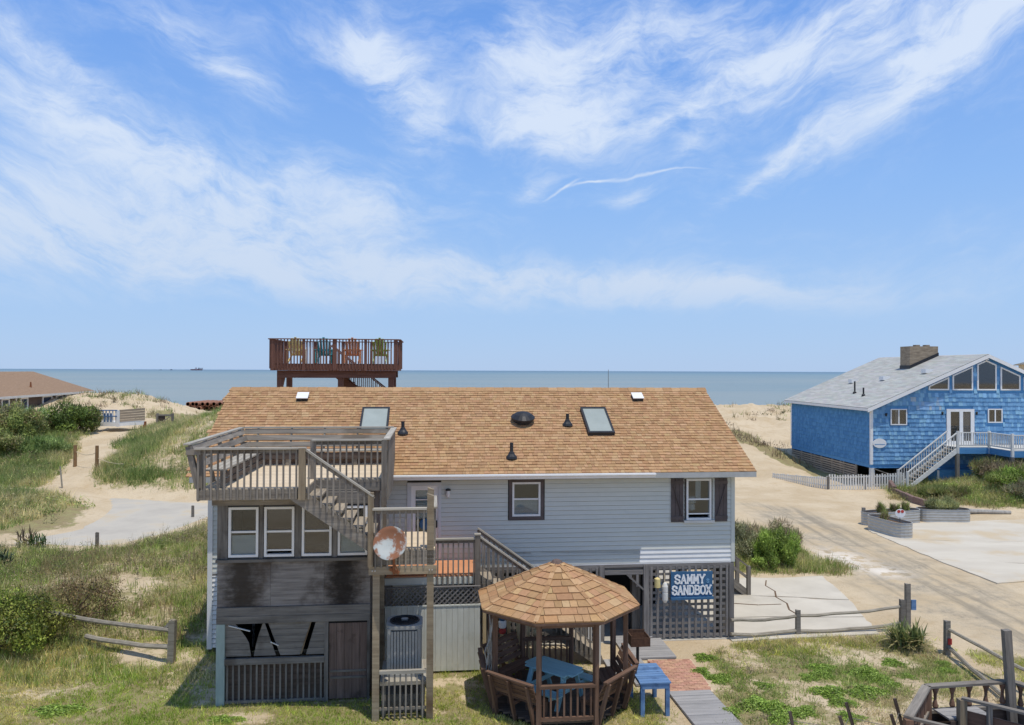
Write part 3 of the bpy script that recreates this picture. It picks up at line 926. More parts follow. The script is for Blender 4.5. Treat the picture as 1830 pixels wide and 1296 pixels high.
window(HT, .02, .82, 3.6, 4.56, 0, 'trim_brown', .095, blind=(0, .48))
wd = window(HT, 5.06, 5.80, 3.42, 4.60, 0, None, open_=.10)
HT.box('window_sill', 4.98, 5.88, -.09, .015, 3.34, 3.415, 'old_white', wd)
HT.box('window_head', 4.98, 5.88, -.05, .015, 4.605, 4.70, 'fascia_grey', wd)
b = MB()                                                    # lamp seen on the sill inside
b.lathe([(.05, 0), (.12, .05), (.10, .18), (.05, .22), (.14, .24), (.10, .42)], 10, T3(5.33, .35, 3.62))
HT.part('table_lamp', b, 'blind')
HT.box('curtain', 5.42, 5.58, .24, .26, 3.95, 4.58, 'blind')
for a0, a1, s in ((4.60, 4.97, 1), (5.90, 6.27, -1)):       # board shutters with a diagonal brace
    b = MB()
    for k in range(3):
        x0 = a0 + k * (a1 - a0) / 3
        b.box(x0 + .004, x0 + (a1 - a0) / 3 - .004, -.055, -.03, 3.37, 4.62)
    sh = HT.part('shutter', b, 'trim_brown')
    HT.box('batten', a0, a1, -.075, -.055, 3.44, 3.54, 'trim_brown', sh)
    HT.box('batten', a0, a1, -.075, -.055, 4.45, 4.55, 'trim_brown', sh)
    HT.beam('brace', (a0 + .05 if s > 0 else a1 - .05, -.065, 4.44), (a1 - .05 if s > 0 else a0 + .05, -.065, 3.55), .02, .07, 'trim_brown', sh, up=(0, 1, 0))
# glazed front door
b = MB()
for (u0, u1, v0, v1) in ((-2.91, -2.80, 2.46, 4.58), (-2.05, -1.97, 2.46, 4.58), (-2.80, -2.05, 4.49, 4.58)):
    b.box(u0, u1, -.05, .13, v0, v1)
fr = HT.part('door_frame', b, 'shade_door')
b = MB()
for (u0, u1, v0, v1) in ((-2.80, -2.68, 2.47, 4.49), (-2.17, -2.05, 2.47, 4.49), (-2.68, -2.17, 2.47, 2.95), (-2.68, -2.17, 4.36, 4.49)):
    b.box(u0, u1, .0, .045, v0, v1)
dr = HT.part('front_door', b, 'white_paint')
HT.box('pane', -2.68, -2.17, .02, .026, 2.95, 4.36, 'glass', dr)
for z in (3.86, 4.08):
    HT.box('muntin', -2.68, -2.17, .012, .02, z, z + .03, 'white_paint', dr)
HT.box('door_shade', -2.66, -2.19, .08, .09, 3.55, 4.34, 'blind', dr)
HT.box('lock_plate', -2.13, -2.08, -.03, -.001, 3.32, 3.52, 'black_metal', dr)
b = MB()
b.lathe([(.13, 0), (.16, .015), (.16, .03), (.13, .045)], 14, T3(-2.42, -.01, 3.42) @ Matrix.Rotation(R(90), 4, 'X'))
HT.part('wreath', b, 'sign_blue', dr)
b = MB()
b.lathe([(.02, .16), (.07, .14), (.075, .10), (.03, .09)], 10, T3(-1.78, -.11, 4.26))
lp = HT.part('porch_light', b, 'black_metal')
b = MB()
b.lathe([(.05, .10), (.055, .0), (.035, -.08)], 10, T3(-1.78, -.11, 4.26))
HT.part('lamp_glass', b, 'white_paint', lp)
HT.box('wall_plate', -1.83, -1.73, -.09, -.025, 4.28, 4.38, 'black_metal', lp)

# roof
b = MB()
for sgn in (1, -1):
    def yb(v):
        return v if sgn > 0 else 7.6 - v
    p = [(yb(EB), EZ - .13), (yb(EB), EZ - .02), (yb(3.8), rz(3.8) - .02), (yb(3.8), rz(3.8) - .13)]
    b.prism(p, -8.6, 6.95, plane='yz')
RF = HT.part('roof', b, 'porch_wood')
cols = [srgb(*c) for c in ((176, 141, 104), (171, 136, 100), (180, 146, 108), (162, 127, 93), (174, 138, 101), (178, 143, 106), (166, 131, 96), (184, 150, 113))]
b = MB()
L = math.hypot(3.8 - EB, rz(3.8) - rz(EB))
ux, uz = (3.8 - EB) / L, (rz(3.8) - rz(EB)) / L            # up the slope
ncs = 33
ex = L / ncs


def tab(b, a0, a1, s0, s1, lift, col):
    """one tab: thick lower edge, running up under the next course"""
    vs = []
    for s, h0, h1 in ((s0 - .02, .004, .024 + lift), (s1 + .02, -.004, .004)):
        for a in (a0, a1):
            for h in (h0, h1):
                vs.append((a, EB + ux * s - uz * h, EZ - .015 + uz * s + ux * h))
    b.add(vs, [(0, 1, 3, 2), (1, 5, 7, 3), (0, 4, 5, 1), (2, 3, 7, 6)], col)


for k in range(ncs):
    s0 = k * ex
    a = -8.62 - random.uniform(0, .3)
    while a < 6.97:
        wd_ = random.choice((.08, .11, .14, .18, .22))
        c = random.choice(cols)
        tab(b, max(a, -8.62), min(a + wd_ - .004, 6.97), s0, s0 + ex, random.choice((0, 0, .010)), tuple(v * random.uniform(.965, 1.035) for v in c))
        a += wd_
HT.part('shingles', b, 'shingle_mix', RF, kind='stuff')
b = MB()                                                   # the seaward slope
for k in range(33):
    s0 = k * ex
    vs = []
    for s, h0, h1 in ((s0 - .02, .004, .02), (s0 + ex + .02, -.004, .004)):
        for a in (-8.62, 6.97):
            for h in (h0, h1):
                vs.append((a, 7.6 - (EB + ux * s - uz * h), EZ - .015 + uz * s + ux * h))
    b.add(vs, [(0, 2, 3, 1), (1, 3, 7, 5), (0, 1, 5, 4), (2, 6, 7, 3)], cols[k % 5])
HT.part('shingles', b, 'shingle_mix', RF, kind='stuff')
for k in range(52):
    a = -8.6 + k * .3
    b = MB()
    b.prism([(3.62, rz(3.62) + .012), (3.8, rz(3.8) + .04 + (k % 2) * .008), (3.98, rz(3.62) + .012), (3.8, rz(3.8) + .005)], a, a + .295, plane='yz')
    me, c = b.mesh('ridge_cap', 'shingle_mix')
    at_ = me.attributes.new('tint', 'FLOAT_COLOR', 'POINT')
    at_.data.foreach_set('color', np.tile(np.array((*random.choice(cols), 1), np.float32), len(me.vertices)))
    HT.link('ridge_cap', me, Matrix.Translation(c), RF)
HT.box('fascia', -8.6, 6.95, EB - .03, EB - .002, EZ - .17, EZ - .022, 'fascia_grey')
for a in (-8.62, 6.952):
    b = MB()
    b.prism([(EB, EZ - .18), (EB, EZ - .022), (3.8, rz(3.8) - .022), (7.6 - EB, EZ - .022), (7.6 - EB, EZ - .18), (3.8, rz(3.8) - .18)], a, a + .02, plane='yz')
    HT.part('rake_board', b, 'fascia_grey')
b = MB()
b.box(-8.58, 6.93, EB + .002, .02, EZ - .165, EZ - .135)
HT.part('soffit', b, 'fascia_grey')
b = MB()
b.prism([(EB - .03, EZ - .15), (EB - .03, EZ - .02), (EB - .15, EZ - .02), (EB - .155, EZ - .06), (EB - .12, EZ - .10), (EB - .10, EZ - .15)], -3.3, 4.0, plane='yz')
HT.part('gutter', b, 'white_paint')
# things standing on the roof
NV = Vector((0, -uz, ux))                                   # off the roof


def rp(a, bb, h=0):
    return Vector((a, bb, rz(bb))) + NV * h


def roof_box(mb, a0, a1, b0, b1, h0, h1):
    vs = [rp(a, bb, h) for h in (h0, h1) for a, bb in ((a0, b0), (a1, b0), (a1, b1), (a0, b1))]
    return mb.add(vs, MB.BF_)


for a0, a1, b0, b1 in ((-4.37, -3.53, 1.40, 2.58), (2.44, 3.25, 1.23, 2.56)):
    b = MB()
    for (u0, u1, v0, v1) in ((a0, a1, b0, b0 + .07), (a0, a1, b1 - .06, b1), (a0, a0 + .06, b0 + .07, b1 - .06), (a1 - .06, a1, b0 + .07, b1 - .06)):
        roof_box(b, u0, u1, v0, v1, -.02, .12)
    sk = HT.part('skylight', b, 'black_metal')
    b = MB()
    roof_box(b, a0 + .06, a1 - .06, b0 + .07, b1 - .06, .085, .10)
    HT.part('skylight_glass', b, 'skylight_glass', sk)
    b = MB()
    roof_box(b, a0 + .06, a1 - .06, b0 + .07, b1 - .06, .0, .012)
    HT.part('shaft_lining', b, 'blind', sk)
for a, bb, hgt in ((-3.09, 1.39, .34), (.02, .22, .42), (1.90, 1.77, .34)):
    b = MB()
    p = rp(a, bb, .01)
    b.lathe([(.17, -.03), (.15, .03), (.09, .10), (.065, .16), (.05, .17), (.05, hgt), (.04, hgt)], 12, T3(*p))
    HT.part('vent_pipe', b, 'black_metal', smooth=False)
b = MB()
p = rp(.54, 1.95, .0)
b.lathe([(.26, 0), (.27, .10), (.36, .11), (.37, .16), (.24, .26), (.10, .31), (.01, .32)], 18, T3(*p) @ Matrix.Rotation(math.atan(SL) * .6, 4, 'X'))
HT.part('dome_vent', b, 'black_metal')
for a in (-6.28, 4.47):
    b = MB()
    roof_box(b, a - .17, a + .17, 3.08, 3.36, -.02, .10)
    bx = HT.part('box_vent', b, 'black_metal')
    b = MB()
    roof_box(b, a - .18, a + .18, 3.05, 3.38, .102, .13)
    HT.part('vent_lid', b, 'white_paint', bx)
HT.part('mast', MB().tube((3.78, 4.4, 6.6), (3.78, 4.4, 7.75), .012, .008, 5), 'wire')

# square lattice between the piles under the front wall
def lattice_panel(a0, a1, z0, z1, bb=-.02, skip=None):
    sp = .185
    n = int((a1 - a0) / sp)
    for k in range(n + 1):
        a = a0 + .05 + k * (a1 - a0 - .1) / n
        z00, z11 = z0, z1
        if skip:
            z00 = skip(a, z0, z1)
        HT.box('lattice_strip', a - .036, a + .036, bb - .025, bb - .008, z00 + random.uniform(-.03, .02), z11, 'lattice_wood')
    m_ = int((z1 - z0) / sp)
    for k in range(m_ + 1):
        z = z0 + .06 + k * (z1 - z0 - .1) / m_
        HT.box('lattice_strip', a0, a1, bb - .006, bb + .010, z - .036, z + .036, 'lattice_wood')


lattice_panel(3.98, 6.32, .06, 2.1)
lattice_panel(-.9, 2.50, .06, 2.1)
HT.box('lattice_post', 3.80, 3.97, -.06, .10, -.1, 2.16, 'lattice_wood')
HT.box('lattice_post', 6.33, 6.47, -.06, .10, -.1, 2.16, 'lattice_wood')
HT.box('lattice_post', 2.51, 2.66, -.06, .10, -.1, 2.16, 'lattice_wood')
HT.box('lattice_post', 1.36, 1.5, -.07, -.03, .0, 2.16, 'lattice_wood')
HT.box('door_header', 2.67, 3.79, -.05, .04, 1.90, 2.02, 'lattice_wood')
for a in (3.42, 3.62):
    HT.box('lattice_strip', a - .036, a + .036, -.045, -.028, 1.55 if a > 3.5 else 1.78, 1.90, 'lattice_wood')
HT.beam('door_brace', (3.30, -.01, 1.92), (3.80, -.01, 1.46), .05, .09, 'lattice_wood', up=(0, 1, 0))
b = MB()
b.box(XL + .1, XR, -.028, .06, 2.10, 2.18)
HT.part('rim_board', b, 'lattice_wood')

# --- things hung on or standing by the lattice
SG = Thing('house_sign', 'blue wooden sign with white western lettering hung on the lattice', 'sign', (5.2, -.09, 1.2))
b = MB()
b.box(4.585, 5.81, -.11, -.06, 1.235, 1.955)
bd = SG.part('sign_board', b, 'sign_blue')
SG.box('ledge', 4.57, 5.825, -.17, -.06, 1.17, 1.233, 'sign_blue')
GL = {
    'S': [[(.92, .74), (.86, .9), (.5, 1.0), (.14, .9), (.08, .72), (.2, .58), (.5, .5), (.8, .42), (.92, .27), (.86, .1), (.5, 0), (.14, .1), (.08, .27)]],
    'A': [[(.08, 0), (.5, 1), (.92, 0)], [(.26, .34), (.74, .34)]],
    'M': [[(.1, 0), (.14, 1), (.5, .28), (.86, 1), (.9, 0)]],
    'Y': [[(.06, 1), (.5, .48), (.94, 1)], [(.5, .48), (.5, 0)]],
    'N': [[(.12, 0), (.12, 1), (.88, 0), (.88, 1)]],
    'D': [[(.14, 0), (.14, 1), (.6, 1), (.9, .78), (.9, .22), (.6, 0), (.14, 0)]],
    'B': [[(.14, 0), (.14, 1), (.64, 1), (.84, .86), (.84, .64), (.64, .52), (.14, .52)], [(.64, .52), (.9, .38), (.9, .14), (.68, 0), (.14, 0)]],
    'O': [[(.5, 1), (.14, .84), (.06, .5), (.14, .16), (.5, 0), (.86, .16), (.94, .5), (.86, .84), (.5, 1)]],
    'X': [[(.08, 0), (.92, 1)], [(.08, 1), (.92, 0)]],
}
SERIF = {'A': [(.08, 0), (.92, 0)], 'M': [(.1, 0), (.9, 0), (.1, 1), (.9, 1)], 'Y': [(.06, 1), (.94, 1), (.5, 0)], 'N': [(.12, 0), (.12, 1), (.88, 1)],
         'X': [(.08, 0), (.92, 0), (.08, 1), (.92, 1)], 'D': [(.1, 0), (.1, 1)], 'B': [(.1, 0), (.1, 1)], 'S': [(.9, .76), (.1, .25)]}


def letter(ch, x, z, w_, h_, th, m):
    b = MB()
    for st in GL[ch]:
        for i, (p, q) in enumerate(zip(st, st[1:])):
            P_, Q_ = Vector((x + p[0] * w_, -.118 - .0008 * i, z + p[1] * h_)), Vector((x + q[0] * w_, -.118 - .0008 * i, z + q[1] * h_))
            d = (Q_ - P_).normalized() * th * .35
            b.beam(P_ - d, Q_ + d, .014, th, up=(0, 1, 0) if False else (d.z, 0, -d.x))
            # stroke thickness lies in the plane of the board
    for sx, sz in SERIF.get(ch, []):
        b.beam((x + sx * w_ - .035 * (h_ / .26), -.1235, z + sz * h_), (x + sx * w_ + .035 * (h_ / .26), -.1235, z + sz * h_), .012, th * .8)
    SG.part('letter', b, m, bd)


for i, ch in enumerate('SAMMY'):
    letter(ch, 4.69 + i * .182, 1.63, .155, .235, .046, 'letter_white')
letter('S', 5.63, 1.64, .07, .10, .018, 'letter_blue')
for i, ch in enumerate('SANDBOX'):
    letter(ch, 4.615 + i * .1665, 1.315, .145, .24, .046, 'letter_white')

b = MB()
b.lathe([(.02, .30), (.085, .26), (.09, .02), (.03, 0)], 10, T3(4.18, -.12, 1.52))
FL = solo('float', 'yellow block shaped float hanging on the lattice left of the sign', 'float', b, 'buoy_yellow', HF, 'floats hung on the lattice')
BU = Thing('buoy', 'long white buoy hanging upright on the lattice beside the blue sign', 'buoy', (4.40, -.12, 1.1), HF, 'floats hung on the lattice')
b = MB()
b.lathe([(.02, .58), (.05, .55), (.085, .46), (.085, .31), (.07, .295), (.085, .28), (.085, .08), (.04, 0)], 12, T3(4.40, -.13, 1.10))
BU.part('body', b, 'old_white')
BU.part('cord', MB().tube((4.40, -.10, 1.68), (4.40, -.06, 1.92), .012), 'rope')
BB = Thing('buoy', 'striped blue, white and red buoy hanging behind the gazebo', 'buoy', (-.25, -1.95, 1.0), HF, 'floats hung on the lattice')
for z0, z1, m_, r_ in ((1.32, 1.52, 'sign_blue', .09), (1.12, 1.318, 'white_paint', .10), (.98, 1.118, 'buoy_red', .09)):
    BB.part('stripe', MB().lathe([(r_ * .7, z0), (r_, z0 + .03), (r_, z1 - .03), (r_ * .75, z1)], 12, T3(-.42, -1.95, 0)), m_)
BC = Thing('buoy', 'white and red round buoy hanging by the dark doorway', 'buoy', (2.95, -.25, 1.0), HF, 'floats hung on the lattice')
BC.part('upper_half', MB().lathe([(.03, 1.14), (.11, 1.10), (.13, .99)], 12, T3(2.86, -.3, -.1)), 'white_paint')
BC.part('lower_half', MB().lathe([(.13, .985), (.11, .88), (.03, .84)], 12, T3(2.86, -.3, -.1)), 'buoy_red')
b = MB()
for i in range(24):
    t0, t1 = i * 2 * math.pi / 24, (i + 1) * 2 * math.pi / 24
    b.tube((3.55, .9 + .34 * math.cos(t0), .38 + .34 * math.sin(t0)), (3.55, .9 + .34 * math.cos(t1), .38 + .34 * math.sin(t1)), .045, .045, 6)
WHT = Thing('cart_wheel', 'dark spoked wheel leaning in the shade inside the doorway', 'wheel', (3.5, .6, 0))
WHT.part('tyre', b, 'black_metal')
for i in range(8):
    t0 = i * math.pi / 4
    WHT.part('spoke', MB().tube((3.55, .9, .38), (3.55, .9 + .32 * math.cos(t0), .38 + .32 * math.sin(t0)), .012, .012, 5), 'galv')
# ---------------------------------------------------------------- enclosed porch under the deck (moves with the house)
PB = -3.3
PL, PR = -7.13, -3.66
PW = [(-6.88, -6.21), (-6.08, -5.40), (-5.23, -4.55), (-4.41, -3.73)]
b = MB()
wall_cells(b, PL, PR, 3.28, 4.86, PB + .02, PB + .10, [(x0 + .02, x1 - .02, 3.40, 4.51) for x0, x1 in PW])
HT.part('porch_wall', b, 'porch_wood')
for i, (x0, x1) in enumerate(PW):
    window(HT, x0, x1, 3.38, 4.53, PB, None, blind=(0, .43) if i in (0, 3) else None, glass='glass' if i in (0, 3) else 'glass_dark', open_=.07 if i == 1 else 0)
for x0, x1 in ((PL, -6.90), (-6.19, -6.10), (-5.38, -5.25), (-4.53, -4.43), (-3.72, PR)):
    HT.box('mullion', x0, x1, PB - .03, PB + .019, 3.34, 4.84, 'porch_wood')
HT.box('porch_sill', PL - .02, PR, PB - .10, PB + .019, 3.27, 3.335, 'porch_wood')
HT.box('porch_header', PL - .02, PR, PB - .06, PB + .019, 4.58, 4.86, 'porch_wood')
PX = [PL, -5.93, -4.72, PR]
for x0, x1 in zip(PX, PX[1:]):
    HT.box('plywood_sheet', x0 + .002, x1 - .002, PB - .012, PB + .02, 2.235, 3.265, {PL: 'plywood_brown', -4.72: 'plywood_black'}.get(x0, 'plywood'))
HT.box('porch_beam', PL, PR, PB - .05, PB + .02, 2.03, 2.23, 'porch_wood')
HT.box('porch_beam', PL, PR, PB - .06, PB + .02, 1.86, 2.026, 'porch_wood')
HT.box('corner_post', PL, PL + .19, PB - .06, PB + .13, -.1, 1.855, 'corner_blue')
HT.box('door_post', -4.70, -4.61, PB - .05, PB + .05, -.1, 1.855, 'porch_wood')
# boarded band with slanting gaps
z0, z1 = 1.10, 1.852
for poly in ([(-6.94, z0), (-6.94, z1), (-6.72, z1), (-6.42, 1.46), (-6.36, z0)],
             [(-6.30, z0), (-6.22, 1.5), (-6.10, z1), (-6.06, z1), (-5.80, z0)], [(-5.70, z0), (-5.98, z1), (-5.02, z1), (-5.26, z0)],
             [(-5.12, z0), (-4.90, z1), (-4.70, z1), (-4.70, z0)]):
    xs_ = [p[0] for p in poly]
    for k in range(5):                                     # each panel is made of five boards
        za, zb = z0 + k * .1505, z0 + (k + 1) * .1505 - .006

        def cut(z):
            xx = []
            n = len(poly)
            for i in range(n):
                (ax, az_), (bx, bz_) = poly[i], poly[(i + 1) % n]
                if (az_ - z) * (bz_ - z) <= 0 and abs(bz_ - az_) > 1e-6:
                    xx.append(ax + (bx - ax) * (z - az_) / (bz_ - az_))
            return min(xx), max(xx)
        l0, r0_ = cut(za + 1e-4)
        l1, r1 = cut(min(zb, z1 - 1e-4))
        mb = MB()
        mb.prism([(l0, za), (r0_, za), (r1, zb), (l1, zb)], PB - .01 + .003 * (k % 2), PB + .012)
        HT.part('board', mb, 'porch_wood')
HT.beam('brace', (-5.02, PB + .06, 1.84), (-5.24, PB + .06, 1.1), .03, .09, 'tower_wood', up=(0, 1, 0))
HT.beam('loose_lath', (-6.86, PB - .03, 1.82), (-6.38, PB - .03, 1.68), .015, .05, 'old_white', up=(0, 1, 0))
HT.beam('loose_lath', (-5.92, PB - .03, 1.42), (-5.74, PB - .03, 1.33), .015, .04, 'old_white', up=(0, 1, 0))
HT.box('porch_rail', PL + .19, -4.70, PB - .07, PB + .02, .92, 1.06, 'porch_wood')
x = PL + .22
b = MB()
b.box(PL + .19, -4.70, PB + .05, PB + .07, .0, .92)
HT.part('back_board', b, 'slat_wood')
while x < -4.76:
    HT.box('slat', x, x + .042, PB - .02, PB + .02, .06, .92 - random.uniform(0, .01), 'porch_wood')
    x += .132
HT.box('bottom_rail', PL + .19, -4.70, PB - .03, PB + .03, .02, .09, 'porch_wood')
b = MB()
b.box(-4.60, -3.72, PB + .012, PB + .03, .04, 1.855)
PD = HT.part('porch_door', b, 'dark_void')
for k in range(5):
    x0 = -4.595 + k * .174
    HT.box('door_board', x0 + .003, x0 + .171, PB - .012, PB + .011, .05, 1.80, 'brown_door', PD)
for z in (.52, .67):
    HT.box('door_batten', -4.56, -3.74, PB - .035, PB - .013, z, z + .045, 'porch_wood', PD)
HT.box('door_post', -3.72, PR, PB - .05, PB + .05, -.1, 1.855, 'porch_wood')
b = MB()
b.box(PR - .06, PR, PB + .1, .0, .0, 4.84)
b.box(PL, PL + .06, PB + .1, .0, .0, 4.84)
b.box(PL + .06, PR - .06, PB + .1, .0, 3.10, 3.16)
b.box(PL, PR, PB + .03, .0, 4.865, 4.89)
HT.part('porch_shell', b, 'porch_wood')
HT.box('porch_back', PL + .06, PR - .06, -1.2, -1.15, 3.16, 4.86, 'interior')

# ---------------------------------------------------------------- roof deck with stairs down
DT2 = Thing('wooden_deck', 'weathered grey rooftop deck with benches and stairs on the left of the house', 'deck', (-5.2, -2.2, 0))
D = DT2
FZ = 5.13
k = 0
bb = -4.47
while bb < -.02:
    a1 = -3.36 if bb > -3.12 else -4.962
    D.box('deck_board', -7.2, a1, bb, bb + .134, FZ - .035, FZ + random.uniform(-.002, .002), 'deck_floor')
    bb += .14
D.box('fascia_board', -7.22, -4.98, -4.53, -4.49, FZ - .24, FZ - .02, 'deck_wood')
D.box('fascia_board', -4.98, -3.34, -3.16, -3.12, FZ - .28, FZ - .02, 'deck_wood')
D.box('fascia_board', -7.24, -7.205, -4.53, .0, FZ - .26, FZ - .02, 'deck_wood')
D.box('fascia_board', -3.35, -3.31, -3.12, .0, FZ - .26, FZ - .02, 'deck_wood')
D.box('fascia_board', -5.0, -4.96, -4.49, -3.16, FZ - .26, FZ - .04, 'deck_wood')
for i in range(9):
    a = -7.1 + i * .46
    D.box('joist', a - .02, a + .02, -4.48 if a < -5.05 else -3.1, -.1, FZ - .22, FZ - .04, 'deck_wood')
D.box('deck_beam', -7.1, -5.0, -3.9, -3.82, FZ - .46, FZ - .23, 'deck_wood')


def railing(t, p, q, zlow, ztop, n, zl2=None, zt2=None, bal=.038, cap=(.14, .038), m='deck_wood', mt_='rail_top', top=True, off=0.0):
    """balusters p->q (a, b) with a cap rail; second pair of heights for a slope"""
    zl2 = zlow if zl2 is None else zl2
    zt2 = ztop if zt2 is None else zt2
    p, q = Vector((*p, 0)), Vector((*q, 0))
    for i in range(n):
        t_ = (i + .5) / n
        c = p.lerp(q, t_)
        z0, z1_ = zlow + (zl2 - zlow) * t_, ztop + (zt2 - ztop) * t_
        t.box('baluster', c.x - bal / 2, c.x + bal / 2, c.y - bal / 2, c.y + bal / 2, z0 + random.uniform(-.012, .012), z1_ - cap[1], m)
    if top:
        t.beam('cap_rail', (p.x, p.y, ztop - cap[1] / 2), (q.x, q.y, zt2 - cap[1] / 2), cap[0], cap[1], mt_)
    t.beam('sub_rail', (p.x, p.y + .045, ztop - cap[1] - .05), (q.x, q.y + .045, zt2 - cap[1] - .05), .036, .088, m)


railing(D, (-7.28, -4.56), (-4.95, -4.56), FZ - .23, 6.02, 17)
D.box('post', -7.26, -7.14, -4.50, -4.38, FZ - .24, 6.0, 'deck_wood')
D.box('post', -5.10, -4.96, -4.64, -4.50, FZ - .24, 6.0, 'tower_wood')
railing(D, (-5.03, -3.17), (-3.30, -3.17), FZ - .06, 6.07, 12)
D.box('post', -5.08, -4.96, -3.15, -3.03, FZ - .26, 6.05, 'deck_wood')
D.box('post', -3.42, -3.30, -3.24, -3.10, 3.3, 6.05, 'deck_wood')
# right hand side: close boards seen edge on
bb = -3.0
while bb < .25:
    D.box('side_board', -3.30, -3.262, bb, bb + .09, 4.6 if bb < -.3 else rz(bb) + .02, 6.02, 'deck_wood')
    bb += .125
D.beam('cap_rail', (-3.30, -3.22, 6.07), (-3.30, .40, 6.07), .15, .038, 'rail_top')
# back bench: seat, sloping backrest of three boards, stiles
for i, (bo, zo) in enumerate(((.03, 5.66), (.125, 5.83), (.22, 6.0))):
    D.beam('bench_board', (-7.35, bo, zo), (-3.38, bo, zo), .03, .14, 'deck_wood', up=(0, .48, 1))
D.beam('bench_cap', (-7.52, .29, 6.10), (-3.3, .29, 6.10), .14, .036, 'rail_top')
for i in range(3):
    D.box('seat_board', -7.1, -3.45, -.46 + i * .15, -.32 + i * .15, 5.50, 5.535, 'rail_top')
for a in (-7.0, -6.1, -5.2, -4.3, -3.5):
    D.beam('bench_stile', (a, -.02, 5.3), (a, .29, 6.08), .04, .09, 'deck_wood')
    D.box('bench_leg', a - .045, a + .045, -.42, -.33, FZ, 5.5, 'deck_wood')
D.box('bench_apron', -7.1, -3.45, -.44, -.41, 5.30, 5.47, 'slat_wood')
D.box('bench_apron', -7.1, -3.45, -.30, -.27, 5.16, 5.28, 'brown_door')
# left bench, its back flaring outwards
for i, (ao, zo) in enumerate(((-7.19, 5.66), (-7.28, 5.83), (-7.37, 6.0))):
    D.beam('bench_board', (ao, -4.42, zo), (ao, .25, zo), .03, .14, 'deck_wood', up=(-.5, 0, 1))
D.beam('bench_cap', (-7.44, -4.60, 6.10), (-7.44, .33, 6.10), .14, .036, 'rail_top')
for i in range(3):
    D.box('seat_board', -7.14 + i * .15, -7.0 + i * .15, -4.40, -.48, 5.50, 5.535, 'rail_top')
for bb in (-4.42, -3.3, -2.2, -1.1, -.1):
    D.beam('bench_stile', (-7.20, bb, 5.0), (-7.42, bb, 6.08), .09, .045, 'deck_wood', up=(0, 1, 0))
    D.box('bench_leg', -6.80, -6.71, bb + .02, bb + .10, FZ, 5.5, 'deck_wood')
for z in (5.22, 5.36):
    D.box('bench_apron', -6.72, -6.69, -4.35, -.5, z, z + .10, 'slat_wood')
D.beam('bracket', (-7.43, -4.52, 6.05), (-7.22, -4.52, 5.15), .12, .05, 'deck_wood', up=(0, 1, 0))
D.beam('bracket', (-7.46, -4.55, 5.93), (-7.16, -4.55, 5.93), .05, .12, 'deck_wood')

# flight of stairs to the landing
LZ = 3.76
sp0, sp1 = (-5.24, 5.02), (-3.56, 3.86)
for bb in (-4.50, -3.24):
    mb = MB()
    mb.prism([(-5.28, 4.88), (-3.58, 3.70), (-3.52, 3.70), (-3.52, 3.98), (-4.97, 5.05), (-5.28, 5.05)], bb - .022, bb + .022)
    D.part('stringer', mb, 'deck_wood')
for i in range(6):
    a = -4.90 + i * .232
    z = FZ - .20 - i * .165
    D.box('tread', a - .05, a + .25, -4.47, -3.27, z - .038, z, 'stair_wood')
railing(D, (-4.96, -4.56), (-3.50, -4.56), 4.94, 5.99, 11, 3.92, 4.96, cap=(.09, .04))
D.box('post', -3.62, -3.50, -4.60, -4.48, 3.4, 5.02, 'tower_wood')
# landing tower
for a, bb, zt in ((-3.44, -4.44, 3.42), (-2.26, -4.44, 4.92), (-3.44, -2.72, 3.42), (-2.26, -2.72, 4.8)):
    mb = MB()
    mb.prism([(a - .075, -.3), (a + .075, -.3), (a + .075, zt), (a - .075, zt + (.05 if zt > 4 else 0))], bb - .075, bb + .075)
    D.part('tower_post', mb, 'tower_wood')
D.box('landing_beam', -3.60, -2.12, -4.56, -4.52, 3.22, 3.40, 'tower_wood')
D.box('landing_beam', -3.60, -2.12, -2.64, -2.60, 3.22, 3.40, 'tower_wood')
D.box('landing_fascia', -3.60, -2.16, -4.515, -4.48, 3.42, LZ - .03, 'deck_wood')
for i in range(13):
    D.box('landing_board', -3.60, -2.16, -4.46 + i * .14, -4.327 + i * .14, LZ - .035, LZ, 'deck_floor')
railing(D, (-3.52, -4.56), (-2.34, -4.56), 3.36, 4.68, 9, cap=(.13, .04))
railing(D, (-2.16, -4.36), (-2.16, -2.8), 3.40, 4.66, 10, cap=(.1, .04))
for i in range(4):                                         # bolt heads
    D.part('bolt', MB().tube(((-3.52, -3.46, -2.28, -2.22)[i], -4.575, 3.31), ((-3.52, -3.46, -2.28, -2.22)[i], -4.555, 3.31), .018, n=8), 'galv')
# inner flight from the landing back to the door
for i in range(6):
    D.box('tread', -3.38, -2.36, -2.62 + i * .20, -2.38 + i * .20, LZ - .235 - i * .19, LZ - .2 - i * .19, 'stair_wood')
for a in (-3.40, -2.32):
    D.beam('stringer', (a, -2.66, LZ - .22), (a, -1.40, 2.36), .04, .24, 'deck_wood')
# door deck with orange boards, skirting, rail
OZ = 2.42
for i in range(12):
    D.box('orange_board', -3.40, -1.02, -1.66 + i * .134, -1.53 + i * .134, OZ - .035, OZ, 'orange_board')
D.box('white_fascia', -3.42, -1.0, -1.71, -1.67, 2.21, OZ - .04, 'screen_white')
D.box('white_fascia', -1.02, -.98, -1.67, -.05, 2.21, OZ - .04, 'screen_white')
railing(D, (-2.14, -1.75), (-1.08, -1.75), 2.20, 3.39, 8, cap=(.12, .04))
D.box('post', -1.12, -.99, -1.82, -1.70, -.2, 3.47, 'deck_wood')
D.box('post_cap', -1.14, -.97, -1.84, -1.68, 3.472, 3.50, 'rail_top')
for a, bb in ((-3.35, -1.6), (-3.35, -.2), (-1.05, -.2)):
    D.box('post', a - .06, a + .06, bb - .06, bb + .06, -.2, 2.2, 'deck_wood')
